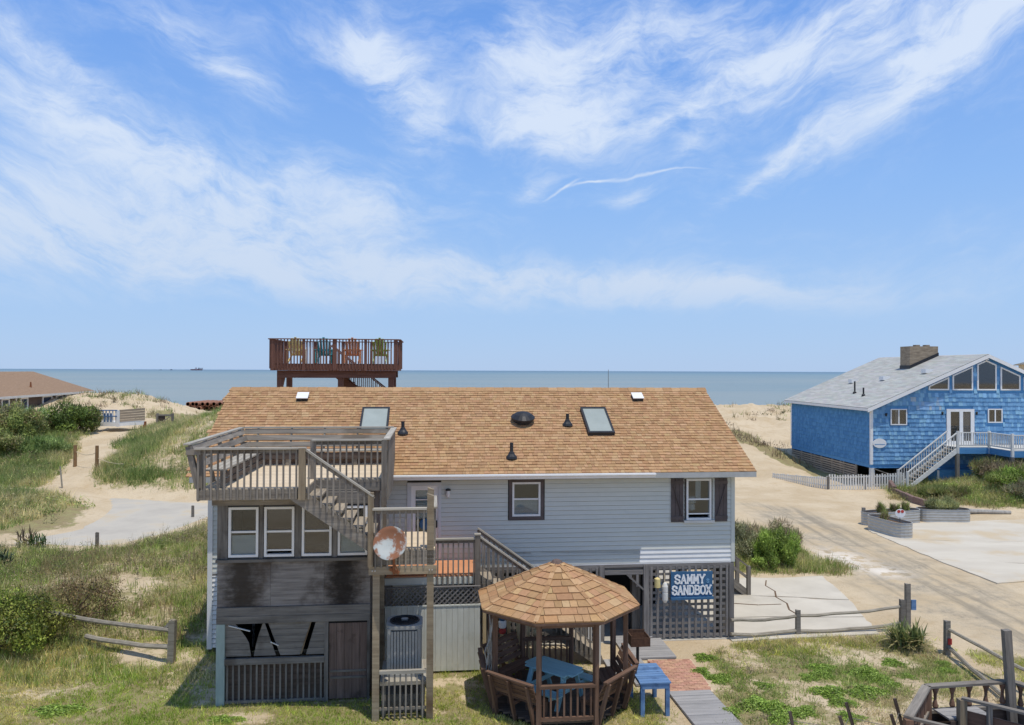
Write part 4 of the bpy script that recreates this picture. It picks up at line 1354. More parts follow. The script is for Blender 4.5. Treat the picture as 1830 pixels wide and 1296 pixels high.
# flight from the door deck to the ground, behind the gazebo
for bb in (-1.66, -.62):
    mb = MB()
    mb.prism([(-1.0, 2.08), (2.02, .02), (2.30, .02), (2.22, .22), (-.98, 2.42), (-1.0, 2.42)], bb - .022, bb + .022)
    D.part('stringer', mb, 'deck_wood')
for i in range(12):
    a = -.92 + i * .262
    z = OZ - .19 - i * .184
    D.box('tread', a, a + .28, -1.63, -.65, z - .038, z, 'stair_wood')
railing(D, (-.98, -1.72), (2.10, -1.72), 2.25, 3.42, 24, .15, 1.22, cap=(.09, .04))
railing(D, (-.98, -.56), (2.10, -.56), 2.25, 3.42, 24, .15, 1.22, cap=(.09, .04))
for bb in (-1.72, -.56):
    D.box('post', 2.08, 2.18, bb - .05, bb + .05, -.2, 1.24, 'old_white')
# leaning boards stored under the flight
for i in range(7):
    a = -.86 + i * .22
    D.beam('skirt_board', (a, -1.76, -.05), (a + random.uniform(-.05, .05), -1.74, 1.95 - i * .16), .09, .03, 'pale_wood', up=(0, 1, 0))

# privacy screen below the door deck
PS = Thing('privacy_screen', 'pale green tongue and groove screen with diagonal lattice top behind the air conditioner', 'screen', (-2.2, -1.85, 0))
for i in range(17):
    a = -3.40 + i * .1418
    PS.box('board', a + .002, a + .139, -1.90, -1.875, .06, 1.70, 'screen_white')
PS.box('top_rail', -3.42, -.98, -1.915, -1.86, 1.70, 1.735, 'screen_white')
for dirn in (1, -1):
    n = 19
    for i in range(-3, n):
        a = -3.40 + i * .135
        a0, a1 = a, a + .44
        z0_, z1_ = 1.74, 2.18
        if dirn < 0:
            z0_, z1_ = z1_, z0_
        # clip to the panel
        t0 = max(0, (-3.40 - a0) / .44)
        t1 = min(1, (-1.0 - a0) / .44)
        if t1 - t0 < .1:
            continue
        PS.beam('lattice_strip', (a0 + t0 * .44, -1.885 - .008 * dirn, z0_ + (z1_ - z0_) * t0), (a0 + t1 * .44, -1.885 - .008 * dirn, z0_ + (z1_ - z0_) * t1), .034, .008, 'lattice_wood', up=(0, 1, 0))
PS.box('top_rail', -3.42, -.98, -1.915, -1.86, 2.18, 2.205, 'lattice_wood')

# little fence round the air conditioner
AF = Thing('low_fence', 'low grey slatted fence with pale rail in front of the air conditioner', 'fence', (-2.85, -4.5, 0))
AF.box('top_rail', -3.36, -2.34, -4.52, -4.42, 1.03, 1.10, 'rail_top')
for i in range(8):
    a = -3.27 + i * .122
    AF.box('slat', a - .018, a + .018, -4.50, -4.47, .06 + random.uniform(-.03, .03), 1.03, 'deck_wood')
AF.box('lower_rail', -3.36, -2.34, -4.46, -4.43, .22, .28, 'deck_wood')
ST = Thing('equipment_stand', 'raised wooden stand under the air conditioner', 'stand', (-2.85, -3.6, 0))
ST.box('platform', -3.36, -2.34, -4.30, -3.0, .70, .78, 'rail_top')
for a in (-3.28, -2.42):
    for bb in (-4.2, -3.1):
        ST.box('leg', a - .05, a + .05, bb - .05, bb + .05, -.1, .70, 'deck_wood')
ST.box('lower_shelf', -3.30, -2.40, -4.1, -3.1, .02, .42, 'dark_post')
AC = Thing('air_conditioner', 'grey outdoor air conditioner with round black fan top on a raised stand', 'air conditioner', (-2.84, -3.65, .78))


def rsq(w_, r, n=5):
    o_ = []
    for cx, cy, a0 in ((1, 1, 0), (-1, 1, 90), (-1, -1, 180), (1, -1, 270)):
        for i in range(n):
            t = R(a0 + 90 * i / (n - 1))
            o_.append((-2.84 + cx * (w_ - r) + r * math.cos(t), -3.65 + cy * (w_ - r) + r * math.sin(t)))
    return o_


b = MB()
b.prism(rsq(.37, .16), .83, 1.84, plane='xy')
AC.part('coil_case', b, 'ac_dark')
for i in range(9):
    a = -2.84 - .27 + i * .0675
    AC.box('louvre', a - .026, a + .026, -4.045, -4.022, .88, 1.80, 'ac_case')
for sx in (-1, 1):
    for i in range(7):
        bb = -3.88 + i * .08
        AC.box('louvre', -2.84 + sx * .385 - .01, -2.84 + sx * .385 + .01, bb - .03, bb + .03, .88, 1.80, 'ac_case')
    b = MB()
    b.tube((-2.84 + sx * .335, -3.98, .80), (-2.84 + sx * .335, -3.98, 1.86), .055, n=10)
    AC.part('corner_post', b, 'ac_case')
b = MB()
b.prism(rsq(.41, .20, 7), 1.84, 1.92, plane='xy')
AC.part('top_cover', b, 'ac_case')
b = MB()
b.prism(rsq(.41, .20, 7), .78, .84, plane='xy')
AC.part('base_pan', b, 'ac_case')
b = MB()
b.lathe([(.34, 1.921), (.34, 1.95), (.31, 1.955), (.30, 1.925)], 24, T3(-2.84, -3.65, 0))
AC.part('fan_ring', b, 'black_metal')
AC.part('fan_well', MB().lathe([(.30, 1.922), (.30, 1.926)], 24, T3(-2.84, -3.65, 0)), 'dark_void')
for r_ in (.1, .16, .22, .28):
    b = MB()
    for i in range(20):
        t0, t1 = i * math.pi / 10, (i + 1) * math.pi / 10
        b.tube((-2.84 + r_ * math.cos(t0), -3.65 + r_ * math.sin(t0), 1.965), (-2.84 + r_ * math.cos(t1), -3.65 + r_ * math.sin(t1), 1.965), .005, n=4)
    AC.part('grille_ring', b, 'black_metal')
AC.part('fan_motor', MB().lathe([(.08, 1.94), (.08, 1.975), (.04, 1.985)], 12, T3(-2.84, -3.65, 0)), 'ac_case')
AC.box('rating_plate', -3.235, -3.228, -3.9, -3.8, 1.62, 1.76, 'white_paint')

# satellite dish clamped to the landing
SD = Thing('satellite_dish', 'rust stained white satellite dish clamped to the stair landing', 'satellite dish', (-3.06, -4.75, 3.3))
Md = T3(-3.10, -4.72, 3.94) @ Matrix.Rotation(R(72), 4, 'X') @ Matrix.Rotation(R(-22), 4, 'Y')
prof = [(.012, .0), (.12, .008), (.22, .028), (.30, .052), (.385, .085), (.392, .083)]
b = MB()
b.lathe(prof, 28, Md, sx=1.02, sy=.92)
b.f = b.f[:-2] + [b.f[-2]]
SD.part('reflector', b, 'dish_paint', smooth=True)
SD.part('mast', MB().path([(-3.08, -4.66, 3.92), (-3.05, -4.64, 3.62), (-3.05, -4.60, 3.24)], .028, 8), 'rust')
SD.part('bracket', MB().beam((-3.14, -4.59, 3.36), (-2.94, -4.59, 3.26), .04, .07), 'rust')
SD.part('strut', MB().path([(-3.05, -4.63, 3.5), (-2.96, -4.62, 3.32)], .014, 6), 'rust')
# ---------------------------------------------------------------- gazebo
GA, GB = .69, -3.73
GT = Thing('gazebo', 'brown octagonal gazebo with tan shingled roof in front of the house', 'gazebo', (GA, GB, 0))


def gp(r, deg, z=0):
    return Vector((GA + r * math.cos(R(deg)), GB + r * math.sin(R(deg)), z))


for k in range(8):
    p = gp(1.62, 22.5 + 45 * k)
    M = T3(p.x, p.y, 0) @ rotz(R(22.5 + 45 * k))
    me = box_mesh(2.52, .10, .10, 'gazebo_wood')
    GT.link('post', me, T3(p.x, p.y, 1.06) @ rotz(R(22.5 + 45 * k)) @ Matrix.Rotation(R(-90), 4, 'Y'))
    q = gp(1.62, 67.5 + 45 * k)
    GT.beam('roof_beam', p + Vector((0, 0, 2.24)), q + Vector((0, 0, 2.24)), .06, .13, 'gazebo_wood')
# floor boards
for i in range(22):
    y = -1.60 + i * .148
    half = min(1.6 * math.cos(R(22.5)) * 1.08, 1.0 * 0 + (1.62 * math.cos(R(22.5)) * math.sqrt(2) - abs(y + .07)) if abs(y + .07) > .66 else 1.56)
    half = min(1.54, half)
    if abs(y + .07) < 1.52 and half > .1:
        GT.box('floor_board', GA - half, GA + half, GB + y, GB + y + .14, .10, .14, 'gazebo_floor')
b = MB()
b.prism([tuple(gp(1.58, 22.5 + 45 * k)[:2]) for k in range(8)], -.1, .095, plane='xy')
GT.part('floor_base', b, 'dark_void')


def sector_rail(k):
    p, q = gp(1.62, 22.5 + 45 * k), gp(1.62, 67.5 + 45 * k)
    GT.beam('hand_rail', p + Vector((0, 0, .92)), q + Vector((0, 0, .92)), .13, .07, 'gazebo_wood')
    GT.beam('bottom_rail', p + Vector((0, 0, .22)), q + Vector((0, 0, .22)), .05, .08, 'gazebo_wood')
    for i in range(8):
        c = p.lerp(q, (i + .75) / 8.5)
        GT.box('baluster', c.x - .02, c.x + .02, c.y - .02, c.y + .02, .26, .885, 'gazebo_wood')


def sector_bench(k, high=.98):
    p, q = gp(1.62, 22.5 + 45 * k), gp(1.62, 67.5 + 45 * k)
    mid = (p + q) / 2
    n = (mid - Vector((GA, GB, 0))).normalized()
    t = (q - p).normalized()
    hl = (q - p).length / 2
    Z = Vector((0, 0, 1))
    for i in range(3):                                     # seat boards
        c = mid - n * (.42 - i * .145) + Z * .48
        hh = hl - .10 + .05 * i
        GT.beam('seat_board', c - t * hh, c + t * hh, .135, .035, 'gazebo_wood')
    for i in range(4):                                     # leaning back
        s = i / 3
        c = mid + n * (.02 + .20 * s) + Z * (.56 + (high - .56) * s * .9 + .04)
        GT.beam('back_board', c - t * (hl - .04 + .06 * s), c + t * (hl - .04 + .06 * s), .026, .115, 'gazebo_wood', up=tuple(Z + n * .5))
    c = mid + n * .26 + Z * (high + .045)
    GT.beam('bench_cap', c - t * (hl + .03), c + t * (hl + .03), .10, .03, 'gazebo_wood')
    for u in (-.86, -.02, .82):
        c = mid + t * hl * u
        GT.beam('bench_stile', c + n * .02 + Z * .05, c + n * .285 + Z * high, .085, .05, 'gazebo_wood', up=tuple(t))
        GT.beam('bench_leg', c - n * .40 + Z * .14, c - n * .40 + Z * .46, .07, .07, 'gazebo_wood')
        GT.beam('seat_bearer', c - n * .45 + Z * .43, c + n * .13 + Z * .43, .04, .07, 'gazebo_wood')


for k in range(8):
    ang = 45 + 45 * k                                      # direction of the sector
    a_ = ang % 360
    if a_ in (270, 90):
        sector_rail(k)
    elif a_ in (225, 315, 180, 135, 0):
        sector_bench(k)
# roof: eight sectors of separate shingles on boarding
AP, EV = 3.24, 2.36
RE = 1.93
b = MB()
n = 8
vs = [tuple(gp(RE, 22.5 + 45 * k, EV)) for k in range(8)] + [tuple(gp(RE, 22.5 + 45 * k, EV - .05)) for k in range(8)] + [(GA, GB, AP), (GA, GB, AP - .06)]
fs = [(k, (k + 1) % 8, 16) for k in range(8)] + [(8 + (k + 1) % 8, 8 + k, 17) for k in range(8)] + [(k, 8 + k, 8 + (k + 1) % 8, (k + 1) % 8) for k in range(8)]
b.add(vs, fs)
GR = GT.part('roof', b, 'gazebo_wood')
ap_d = RE * math.cos(R(22.5))                              # apothem of the eave
sl_ = math.hypot(ap_d, AP - EV)
uy, uz2 = ap_d / sl_, (AP - EV) / sl_
hw = RE * math.sin(R(22.5))
NC = 9


def make_sector(seed):
    r_ = random.Random(seed)
    out = []
    for c in range(NC):
        s0, s1 = c / NC, min((c + 1.12) / NC, 1)
        w0, w1 = hw * (1 - s0), hw * (1 - s1)
        x = -w0
        first = True
        while x < w0 - .02:
            wd_ = r_.choice((.17, .24, .3, .36))
            if first:
                wd_ *= r_.uniform(.5, 1)
                first = False
            x1 = min(x + wd_, w0)
            if w0 - x1 < .07:
                x1 = w0
            lift = r_.choice((0, 0, .006))
            pts = [(x + .006, s0, .036 + lift), (x1 - .006, s0, .036 + lift), (min(max(x1 - .003, -w1), w1), s1, .012), (min(max(x + .003, -w1), w1), s1, .012)]
            mb = MB()
            top = [(px, -ap_d + uy * s * sl_ - uz2 * h, EV + uz2 * s * sl_ + uy * h) for px, s, h in pts]
            bot = [(px, -ap_d + uy * s * sl_, EV + uz2 * s * sl_ + .001) for px, s, h in pts]
            mb.add(top + bot, [(0, 1, 2, 3), (0, 4, 5, 1), (1, 5, 6, 2), (3, 7, 4, 0)])
            out.append(mb)
            x = x1
    return out


gcol = [srgb(*c) for c in ((177, 141, 103), (171, 135, 98), (181, 146, 108), (163, 127, 92), (175, 138, 101), (189, 154, 116))]
SEC = []
for sd in (3, 8):
    ms = []
    for mb in make_sector(sd):
        c = random.choice(gcol)
        mb.c = [tuple(v * random.uniform(.95, 1.05) for v in c)] * len(mb.v)
        ms.append(mb.mesh('shingle', 'shingle_mix', centre=False, fix=False)[0])
    SEC.append(ms)
for k in range(8):
    M = T3(GA, GB, 0) @ rotz(R(45 * k))
    for me in SEC[k % 2]:
        GT.link('shingle', me, M, GR)
for k in range(8):
    for c in range(NC):
        p0, p1 = gp(RE * (1 - c / NC) + .012, 22.5 + 45 * k, EV + (AP - EV) * c / NC + .035), gp(RE * (1 - (c + 1.06) / NC), 22.5 + 45 * k, EV + (AP - EV) * (c + 1.06) / NC + .022)
        if c % 1 == 0 and c < NC - 1:
            key = 'cap%d' % (c % 3)
            mb = MB()
            mb.beam((-.1, 0, 0), (.13, 0, 0), .10, .014)
            mb.c = [gcol[(c + k) % 6]] * 8
            me = mb.mesh('hip_cap', 'shingle_mix', centre=False, fix=False)[0]
            GT.link('hip_cap', me, basis(p0, p1), GR)
GT.part('finial_cap', MB().lathe([(.16, AP - .045), (.10, AP + .02), (.02, AP + .05)], 8, T3(GA, GB, 0)), 'brown_door')
# grey netting draped on the left post
DR = Thing('driftwood', 'grey weathered driftwood branch tied to the left gazebo post', 'driftwood', (-.95, -4.3, 0))
r_ = random.Random(5)
b = MB()
base = gp(1.74, 200)
for i in range(9):
    x0, y0 = base.x + r_.uniform(-.07, .07), base.y + r_.uniform(-.10, .10)
    pts = [(x0, y0, r_.uniform(.9, 1.15))]
    for j in range(5):
        pts.append((x0 + r_.uniform(-.06, .06) + .03 * j, y0 + r_.uniform(-.05, .05), pts[-1][2] + r_.uniform(.16, .24)))
    b.path(pts, r_.uniform(.012, .028), 5)
DR.part('branch', b, 'driftwood')

# picnic table in the gazebo
_c = HF @ Vector((.58, -4.02, 0))
PTB = Thing('picnic_table', 'teal painted picnic table with benches inside the gazebo', 'picnic table', (0, 0, .14), T3(_c.x, _c.y, 0) @ rotz(TH + R(-46)))
for i in range(5):
    y = -.36 + i * .146
    e_ = .12 if i in (0, 4) else 0
    PTB.box('table_board', -.68 + e_, .68 - e_, y, y + .14, .865, .90, 'teal_paint')
for s in (-1, 1):
    for i in range(2):
        y = s * .66 + (i - 1) * .15 + .005
        PTB.box('bench_board', -.68, .68, y, y + .14, .55, .585, 'teal_paint')
    for x in (-.46, .46):
        PTB.beam('leg', (x, s * .20, .86), (x, s * .50, .145), .045, .11, 'teal_paint', up=(1, 0, 0))
for x in (-.42, .42):
    PTB.beam('crossbar', (x + .05, -.78, .50), (x + .05, .78, .50), .04, .09, 'teal_paint')
    PTB.beam('top_bar', (x + .05, -.34, .81), (x + .05, .34, .81), .04, .09, 'teal_paint')

# blue slatted side table, grill
BTB = Thing('side_table', 'faded blue slatted wooden table on the grass beside the gazebo', 'table', (2.76, -4.3, 0))
for i in range(9):
    bb = -4.86 + i * .129
    BTB.box('table_board', 2.40 + random.uniform(-.012, .012), 3.10 + random.uniform(-.012, .012), bb, bb + .118, .735, .765, 'blue_paint')
for a in (2.46, 3.03):
    BTB.box('apron', a - .018, a + .018, -4.82, -3.74, .63, .735, 'blue_paint')
    for bb in (-4.79, -3.78):
        BTB.box('leg', a - .045, a + .045, bb - .045, bb + .045, -.05, .735, 'blue_paint')
for bb in (-4.83, -3.73):
    BTB.box('apron', 2.44, 3.05, bb - .015, bb + .015, .62, .73, 'blue_paint')
GRL = Thing('charcoal_grill', 'rusty park style charcoal grill on a post by the path', 'grill', (3.1, -2.35, 0))
GRL.part('post', MB().tube((3.02, -2.3, -.1), (3.02, -2.3, .74), .04, n=8), 'black_metal')
b = MB()
for (x0, x1, y0, y1, z0, z1) in ((2.78, 3.28, -2.56, -2.06, .74, .76), (2.78, 2.80, -2.56, -2.06, .76, 1.02), (3.26, 3.28, -2.56, -2.06, .76, .96), (2.80, 3.26, -2.08, -2.06, .76, 1.02), (2.80, 3.26, -2.56, -2.54, .76, .96)):
    b.box(x0, x1, y0, y1, z0, z1)
GRL.part('fire_box', b, 'grill_rust')
for i in range(6):
    GRL.part('grate_bar', MB().tube((2.81, -2.5 + i * .08, .93), (3.25, -2.5 + i * .08, .93), .008, n=5), 'grill_rust')
GRL.part('handle', MB().path([(3.28, -2.3, .88), (3.40, -2.3, .90)], .014, 6), 'galv')

# paths
BP = Thing('brick_path', 'faded red brick path between the two grey boardwalk pieces', 'path', (4.1, -2.6, 0), kind='structure')
b = MB()
b.prism([(3.50, -1.52), (4.66, -1.62), (4.52, -3.70), (3.46, -3.66)], -.1, .03, plane='xy')
BP.part('sand_bed', b, 'sand_joint')
row = 0
bb = -3.62
while bb < -1.66:
    t = (bb + 3.66) / 2.1
    a, a1 = 3.47 + .03 * t - (row % 2) * .1, 4.50 + .14 * t
    while a < a1 - .04:
        x0, x1 = max(a, 3.47), min(a + .195, a1)
        BP.box('brick', x0, x1, bb, bb + .092, -.05, .048 + random.uniform(-.004, .005), 'brick')
        a += .202
    bb += .10
    row += 1
BW = Thing('boardwalk', 'grey boardwalk of wide planks leading off the bottom of the lawn', 'boardwalk', (3.9, -5, 0), kind='structure')
for i in range(26):
    bb = -3.83 - i * .146
    sh = .004 * i
    BW.box('plank', 3.40 + sh - .01, 4.42 + sh, bb, bb + .138, .02, .075 + random.uniform(-.003, .003), 'grey_plank')
BW2 = Thing('boardwalk', 'short grey boardwalk joining the gazebo to the carport doorway', 'boardwalk', (3.2, -1.4, 0), kind='structure')
for i in range(12):
    bb = -1.50 + i * .146 - .0
    BW2.box('plank', 2.95, 4.30, bb, bb + .138, .02, .07 + random.uniform(-.003, .003), 'grey_plank')
for i in range(7):
    a = 2.30 + i * .146
    BW2.box('plank', a, a + .138, -3.2 if a > 2.6 else -2.6, -1.52, .02, .07 + random.uniform(-.003, .003), 'grey_plank')
# ---------------------------------------------------------------- brown lookout deck on the ocean side, with four chairs
LT = Thing('lookout_deck', 'dark brown lookout deck on posts rising behind the shingle roof', 'deck', (-6.4, 14, 0))
LA0, LA1, LB0, LB1, LF = -9.12, -3.74, 12.5, 15.6, 7.97
for i in range(22):
    LT.box('deck_board', LA0 + .02, LA1 - .02, LB0 + .02 + i * .14, LB0 + .15 + i * .14, LF - .04, LF, 'brown_deck')
for (u0, u1, v0, v1) in ((LA0, LA1, LB0 - .04, LB0), (LA0, LA1, LB1, LB1 + .04), (LA0 - .04, LA0, LB0, LB1), (LA1, LA1 + .04, LB0, LB1)):
    LT.box('fascia', u0, u1, v0, v1, LF - .30, LF - .042, 'brown_deck')
for bb in (LB0 + .22, LB1 - .3):
    LT.box('support_beam', LA0 + .2, LA1 - .1, bb, bb + .10, LF - .62, LF - .305, 'brown_deck')
for a in (LA0 + .30, LA0 + 2.9, LA1 - .30):
    for bb in (LB0 + .45, LB1 - .45):
        LT.box('tower_post', a - .12, a + .12, bb - .12, bb + .12, -.3, LF - .31, 'brown_deck')
for a, s in ((LA0 + .30, 1), (LA1 - .3, -1)):
    LT.beam('knee_brace', (a, LB0 + .45, LF - 1.3), (a + s * .0, LB0 + 1.3, LF - .6), .10, .14, 'brown_deck')
RT = 9.05
for i in range(5):
    a = LA0 + .06 + i * (LA1 - LA0 - .12) / 4
    LT.box('rail_post', a - .06, a + .06, LB0 - .10, LB0 - .042, LF - .30, RT - .04, 'brown_deck')
    LT.box('rail_post', a - .06, a + .06, LB1 + .042, LB1 + .10, LF - .30, RT - .04, 'brown_deck')
for (p, q) in (((LA0 - .06, LB0 - .07), (LA1 + .06, LB0 - .07)), ((LA0 - .06, LB1 + .07), (LA1 + .06, LB1 + .07)), ((LA0 - .07, LB0), (LA0 - .07, LB1)), ((LA1 + .07, LB0), (LA1 + .07, LB1))):
    LT.beam('cap_rail', (*p, RT - .02), (*q, RT - .02), .15, .04, 'brown_deck')
    n = int(((p[0] - q[0]) ** 2 + (p[1] - q[1]) ** 2) ** .5 / .135)
    far = p[1] > LB1
    for i in range(n):
        t = (i + .5) / n
        x, y = p[0] + (q[0] - p[0]) * t, p[1] + (q[1] - p[1]) * t
        wde = .022
        LT.box('baluster', x - wde, x + wde, y - .02, y + .02, LF - .22, RT - .04, 'old_white' if far and x > -8.2 else 'brown_deck')
# stair running down inside
for bb in (14.1, 15.2):
    mb = MB()
    mb.prism([(-6.9, LF - .06), (-2.9, LF - 3.26), (-2.9, LF - 3.56), (-6.9, LF - .38)], bb - .03, bb + .03)
    LT.part('stringer', mb, 'brown_deck')
    LT.beam('hand_rail', (-6.9, bb, LF + .9), (-2.9, bb, LF - 2.3), .09, .05, 'brown_deck')
    for i in range(22):
        t = (i + .5) / 22
        LT.box('baluster', -6.9 + 4 * t - .02, -6.9 + 4 * t + .02, bb - .02, bb + .02, LF - .2 - 3.2 * t, LF + .86 - 3.2 * t, 'brown_deck')
for i in range(15):
    LT.box('tread', -6.85 + i * .26, -6.58 + i * .26, 14.13, 15.17, LF - .24 - i * .208, LF - .20 - i * .208, 'brown_deck')


def adirondack(a, bb, m, label):
    t = Thing('deck_chair', label, 'chair', (a, bb, LF), HF, 'slatted chairs in a row on the lookout deck')
    for i in range(5):                                     # fan back, rounded at the top
        u = i - 2
        top = 1.16 - .045 * u * u
        t.beam('back_slat', (a + u * .105, bb + .08, LF + .36), (a + u * .132, bb - .22, LF + top), .10, .022, m, up=(0, 1, .3))
    for i in range(5):
        t.beam('seat_slat', (a - .28, bb + .10 + i * .105, LF + .36 + i * .02), (a + .28, bb + .10 + i * .105, LF + .36 + i * .02), .095, .022, m)
    for s in (-1, 1):
        t.beam('arm', (a + s * .34, bb - .22, LF + .62), (a + s * .36, bb + .58, LF + .62), .13, .025, m)
        t.box('front_leg', a + s * .31 - .02, a + s * .31 + .02, bb + .45, bb + .56, LF, LF + .61, m)
        t.beam('rear_leg', (a + s * .27, bb + .55, LF + .40), (a + s * .27, bb - .34, LF + .06), .022, .12, m)
        t.box('rear_post', a + s * .34 - .02, a + s * .34 + .02, bb - .20, bb - .10, LF + .03, LF + .61, m)
    t.beam('back_rail', (a - .34, bb - .05, LF + .60), (a + .34, bb - .05, LF + .60), .03, .09, m)
    return t


for a, m, l in ((-8.19, 'chair_yellow', 'yellow slatted chair first from the left on the lookout deck'), (-6.98, 'chair_teal', 'teal slatted chair second from the left on the lookout deck'),
                (-5.74, 'chair_orange', 'orange slatted chair on the lookout deck between teal and green'), (-4.55, 'chair_green', 'olive green slatted chair at the right end of the lookout deck')):
    adirondack(a, 13.15, m, l)
SB = Thing('foot_stool', 'small dark stool behind the teal chair on the lookout deck', 'stool', (-6.7, 12.8, LF))
SB.box('top', -6.86, -6.54, 12.62, 12.86, LF + .34, LF + .37, 'black_metal')
for a in (-6.83, -6.57):
    for bb in (12.65, 12.83):
        SB.box('leg', a - .02, a + .02, bb - .02, bb + .02, LF, LF + .34, 'black_metal')
# tail of a grey stair at the right rear corner of the house
RS = Thing('side_stairs', 'grey wooden side stair rail just right of the house corner', 'stairs', (8.0, 4.5, 0))
for bb in (4.0, 5.0):
    RS.beam('stringer', (5.9, bb, 2.1), (8.6, bb, .05), .04, .24, 'deck_wood')
    RS.beam('hand_rail', (5.9, bb, 3.05), (8.6, bb, 1.0), .09, .05, 'deck_wood')
    RS.beam('mid_rail', (5.9, bb, 2.65), (8.6, bb, .6), .04, .09, 'deck_wood')
    RS.box('post', 8.55, 8.67, bb - .06, bb + .06, -.1, 1.02, 'deck_wood')
for i in range(10):
    RS.box('tread', 6.1 + i * .25, 6.38 + i * .25, 4.03, 4.97, 1.86 - i * .19, 1.9 - i * .19, 'deck_wood')

# ---------------------------------------------------------------- the blue beach house
BH = Thing('blue_house', 'bright blue shingled beach house with grey roof and white trim', 'house', (7.9, 6.6, 0), BF)
BW_, BD, BZ0, BZE = 15.8, 13.2, 1.54, 5.46
AX, RZ_, RS_ = 7.9, 8.93, .44


def rake(a):
    return RZ_ - RS_ * abs(a - AX)


b = MB()
b.prism([(0.02, BZ0), (BW_ - .02, BZ0), (BW_ - .02, rake(BW_) - .15), (AX, RZ_ - .15), (0.02, rake(0) - .15)], .02, .12)
BH.part('front_wall', b, 'blue_wall')
for a in (0.02, BW_ - .12):
    b = MB()
    b.box(a, a + .1, .12, BD, BZ0, BZE - .1)
    BH.part('side_wall', b, 'blue_wall')
b = MB()
b.prism([(0.02, BZ0), (BW_ - .02, BZ0), (BW_ - .02, rake(BW_) - .15), (AX, RZ_ - .15), (0.02, rake(0) - .15)], BD, BD + .1)
BH.part('back_wall', b, 'blue_wall')
BH.part('floor', MB().box(0, BW_, .0, BD, BZ0 - .25, BZ0 - .01), 'blue_wall')
bcol = [srgb(*c) for c in ((104, 150, 190), (112, 157, 195), (120, 164, 201), (97, 143, 184), (114, 158, 196), (136, 180, 208))]
holes = [(1.26, 2.50, 4.10, 5.30), (5.15, 7.05, 2.7, 5.32), (7.94, 9.06, 4.26, 5.32), (3.85, 5.4, 6.45, 7.72), (5.5, 7.04, 6.45, 8.5), (7.2, 8.66, 6.45, 8.5), (8.8, 10.3, 6.45, 8.3), (10.4, 12.0, 6.45, 7.7)]


def shakes(b, x0, x1, z0, z1, face, seed, top=None, fade=True):
    r_ = random.Random(seed)
    ex_ = .28
    n = int((z1 - z0) / ex_) + 1
    for k in range(n):
        za = z0 + k * ex_
        x = x0 - r_.uniform(0, .15)
        while x < x1:
            wd_ = r_.uniform(.12, .30)
            xa, xb = max(x, x0), min(x + wd_ - .007, x1)
            x += wd_
            zb = za + ex_ + .02
            if xb - xa < .02:
                continue
            if top:
                lim = min(top(xa), top(xb))
                if za > lim - .03:
                    continue
                zb = min(zb, lim)
            elif zb > z1:
                zb = z1
            if face == 'front' and any(h[0] - .02 < (xa + xb) / 2 < h[1] + .02 and h[2] - .1 < za + .14 < h[3] + .05 for h in holes):
                continue
            lo = za + r_.uniform(-.012, .014)
            c = r_.choice(bcol)
            if face != 'front':
                c = srgb(*r_.choice(((82, 136, 182), (88, 142, 188), (76, 129, 177))))  # side wall's shade put into a darker blue than the front
            elif r_.random() < .07:
                c = srgb(136, 182, 218)
            elif 2.6 < xa < 4.8 and 5.0 < za < 5.75 and r_.random() < .65:
                c = srgb(*r_.choice(((168, 182, 192), (150, 176, 200), (132, 170, 208))))
            th = r_.uniform(.034, .050)
            if face == 'front':
                b.prism([(-th, lo), (-.004, zb), (.018, zb), (.018, lo)], xa, xb, plane='yz', col=c)
            else:
                n0 = len(b.v)
                b.prism([(-th, lo), (-.004, zb), (.018, zb), (.018, lo)], xa, xb, plane='yz', col=c)
                b.v[n0:] = [(vy, vx, vz) for vx, vy, vz in b.v[n0:]]


b = MB()
shakes(b, .12, BW_ - .1, BZ0, 9, 'front', 4, top=lambda a: rake(a) - .30)
BH.part('shingle_siding', b, 'shake_mix', kind='stuff')
b = MB()
shakes(b, .02, BD, BZ0, BZE - .12, 'side', 5)
BH.part('shingle_siding', b, 'shake_mix', kind='stuff')
BH.box('corner_board', -.05, .115, -.05, .10, BZ0 - .02, BZE - .16, 'white_paint')
BH.box('corner_board', -.05, .10, BD - .1, BD + .1, BZ0 - .02, BZE - .1, 'white_paint')
# roof planes with courses
b = MB()
LS = math.hypot(8.25, 8.25 * RS_)
for sgn in (-1, 1):
    p = [(AX, RZ_), (AX + sgn * 8.25, RZ_ - RS_ * 8.25), (AX + sgn * 8.25, RZ_ - RS_ * 8.25 - .16), (AX, RZ_ - .16)]
    b.prism(p, -.30, BD + .7)
BR = BH.part('roof', b, 'grey_shingle')
b = MB()
gsh = [srgb(*c) for c in ((178, 178, 172), (183, 183, 177), (173, 173, 167), (187, 187, 181))]
r_ = random.Random(9)
for k in range(44):
    s0, s1 = 8.27 * (1 - k / 44), 8.27 * (1 - (k + 1.1) / 44)
    y = -.32
    while y < BD + .72:
        wd_ = r_.uniform(.35, .9)
        y1 = min(y + wd_, BD + .72)
        vs = [(AX - s, yv_, RZ_ - RS_ * max(s, 0) + h) for s, h in ((s0, .028), (s1, .012)) for yv_ in (y, y1)] + [(AX - s0, yv_, RZ_ - RS_ * s0) for yv_ in (y, y1)]
        b.add(vs, [(0, 1, 3, 2), (4, 5, 1, 0)], tuple(v * r_.uniform(.97, 1.03) for v in r_.choice(gsh)))
        y = y1
BH.part('shingles', b, 'shingle_mix', BR, kind='stuff')
for sgn in (-1, 1):
    mb = MB()
    mb.prism([(AX, RZ_ - .02), (AX + sgn * 8.28, RZ_ - .02 - RS_ * 8.28), (AX + sgn * 8.28, RZ_ - .26 - RS_ * 8.28), (AX, RZ_ - .26)], -.35, -.302)
    BH.part('rake_board', mb, 'white_paint')
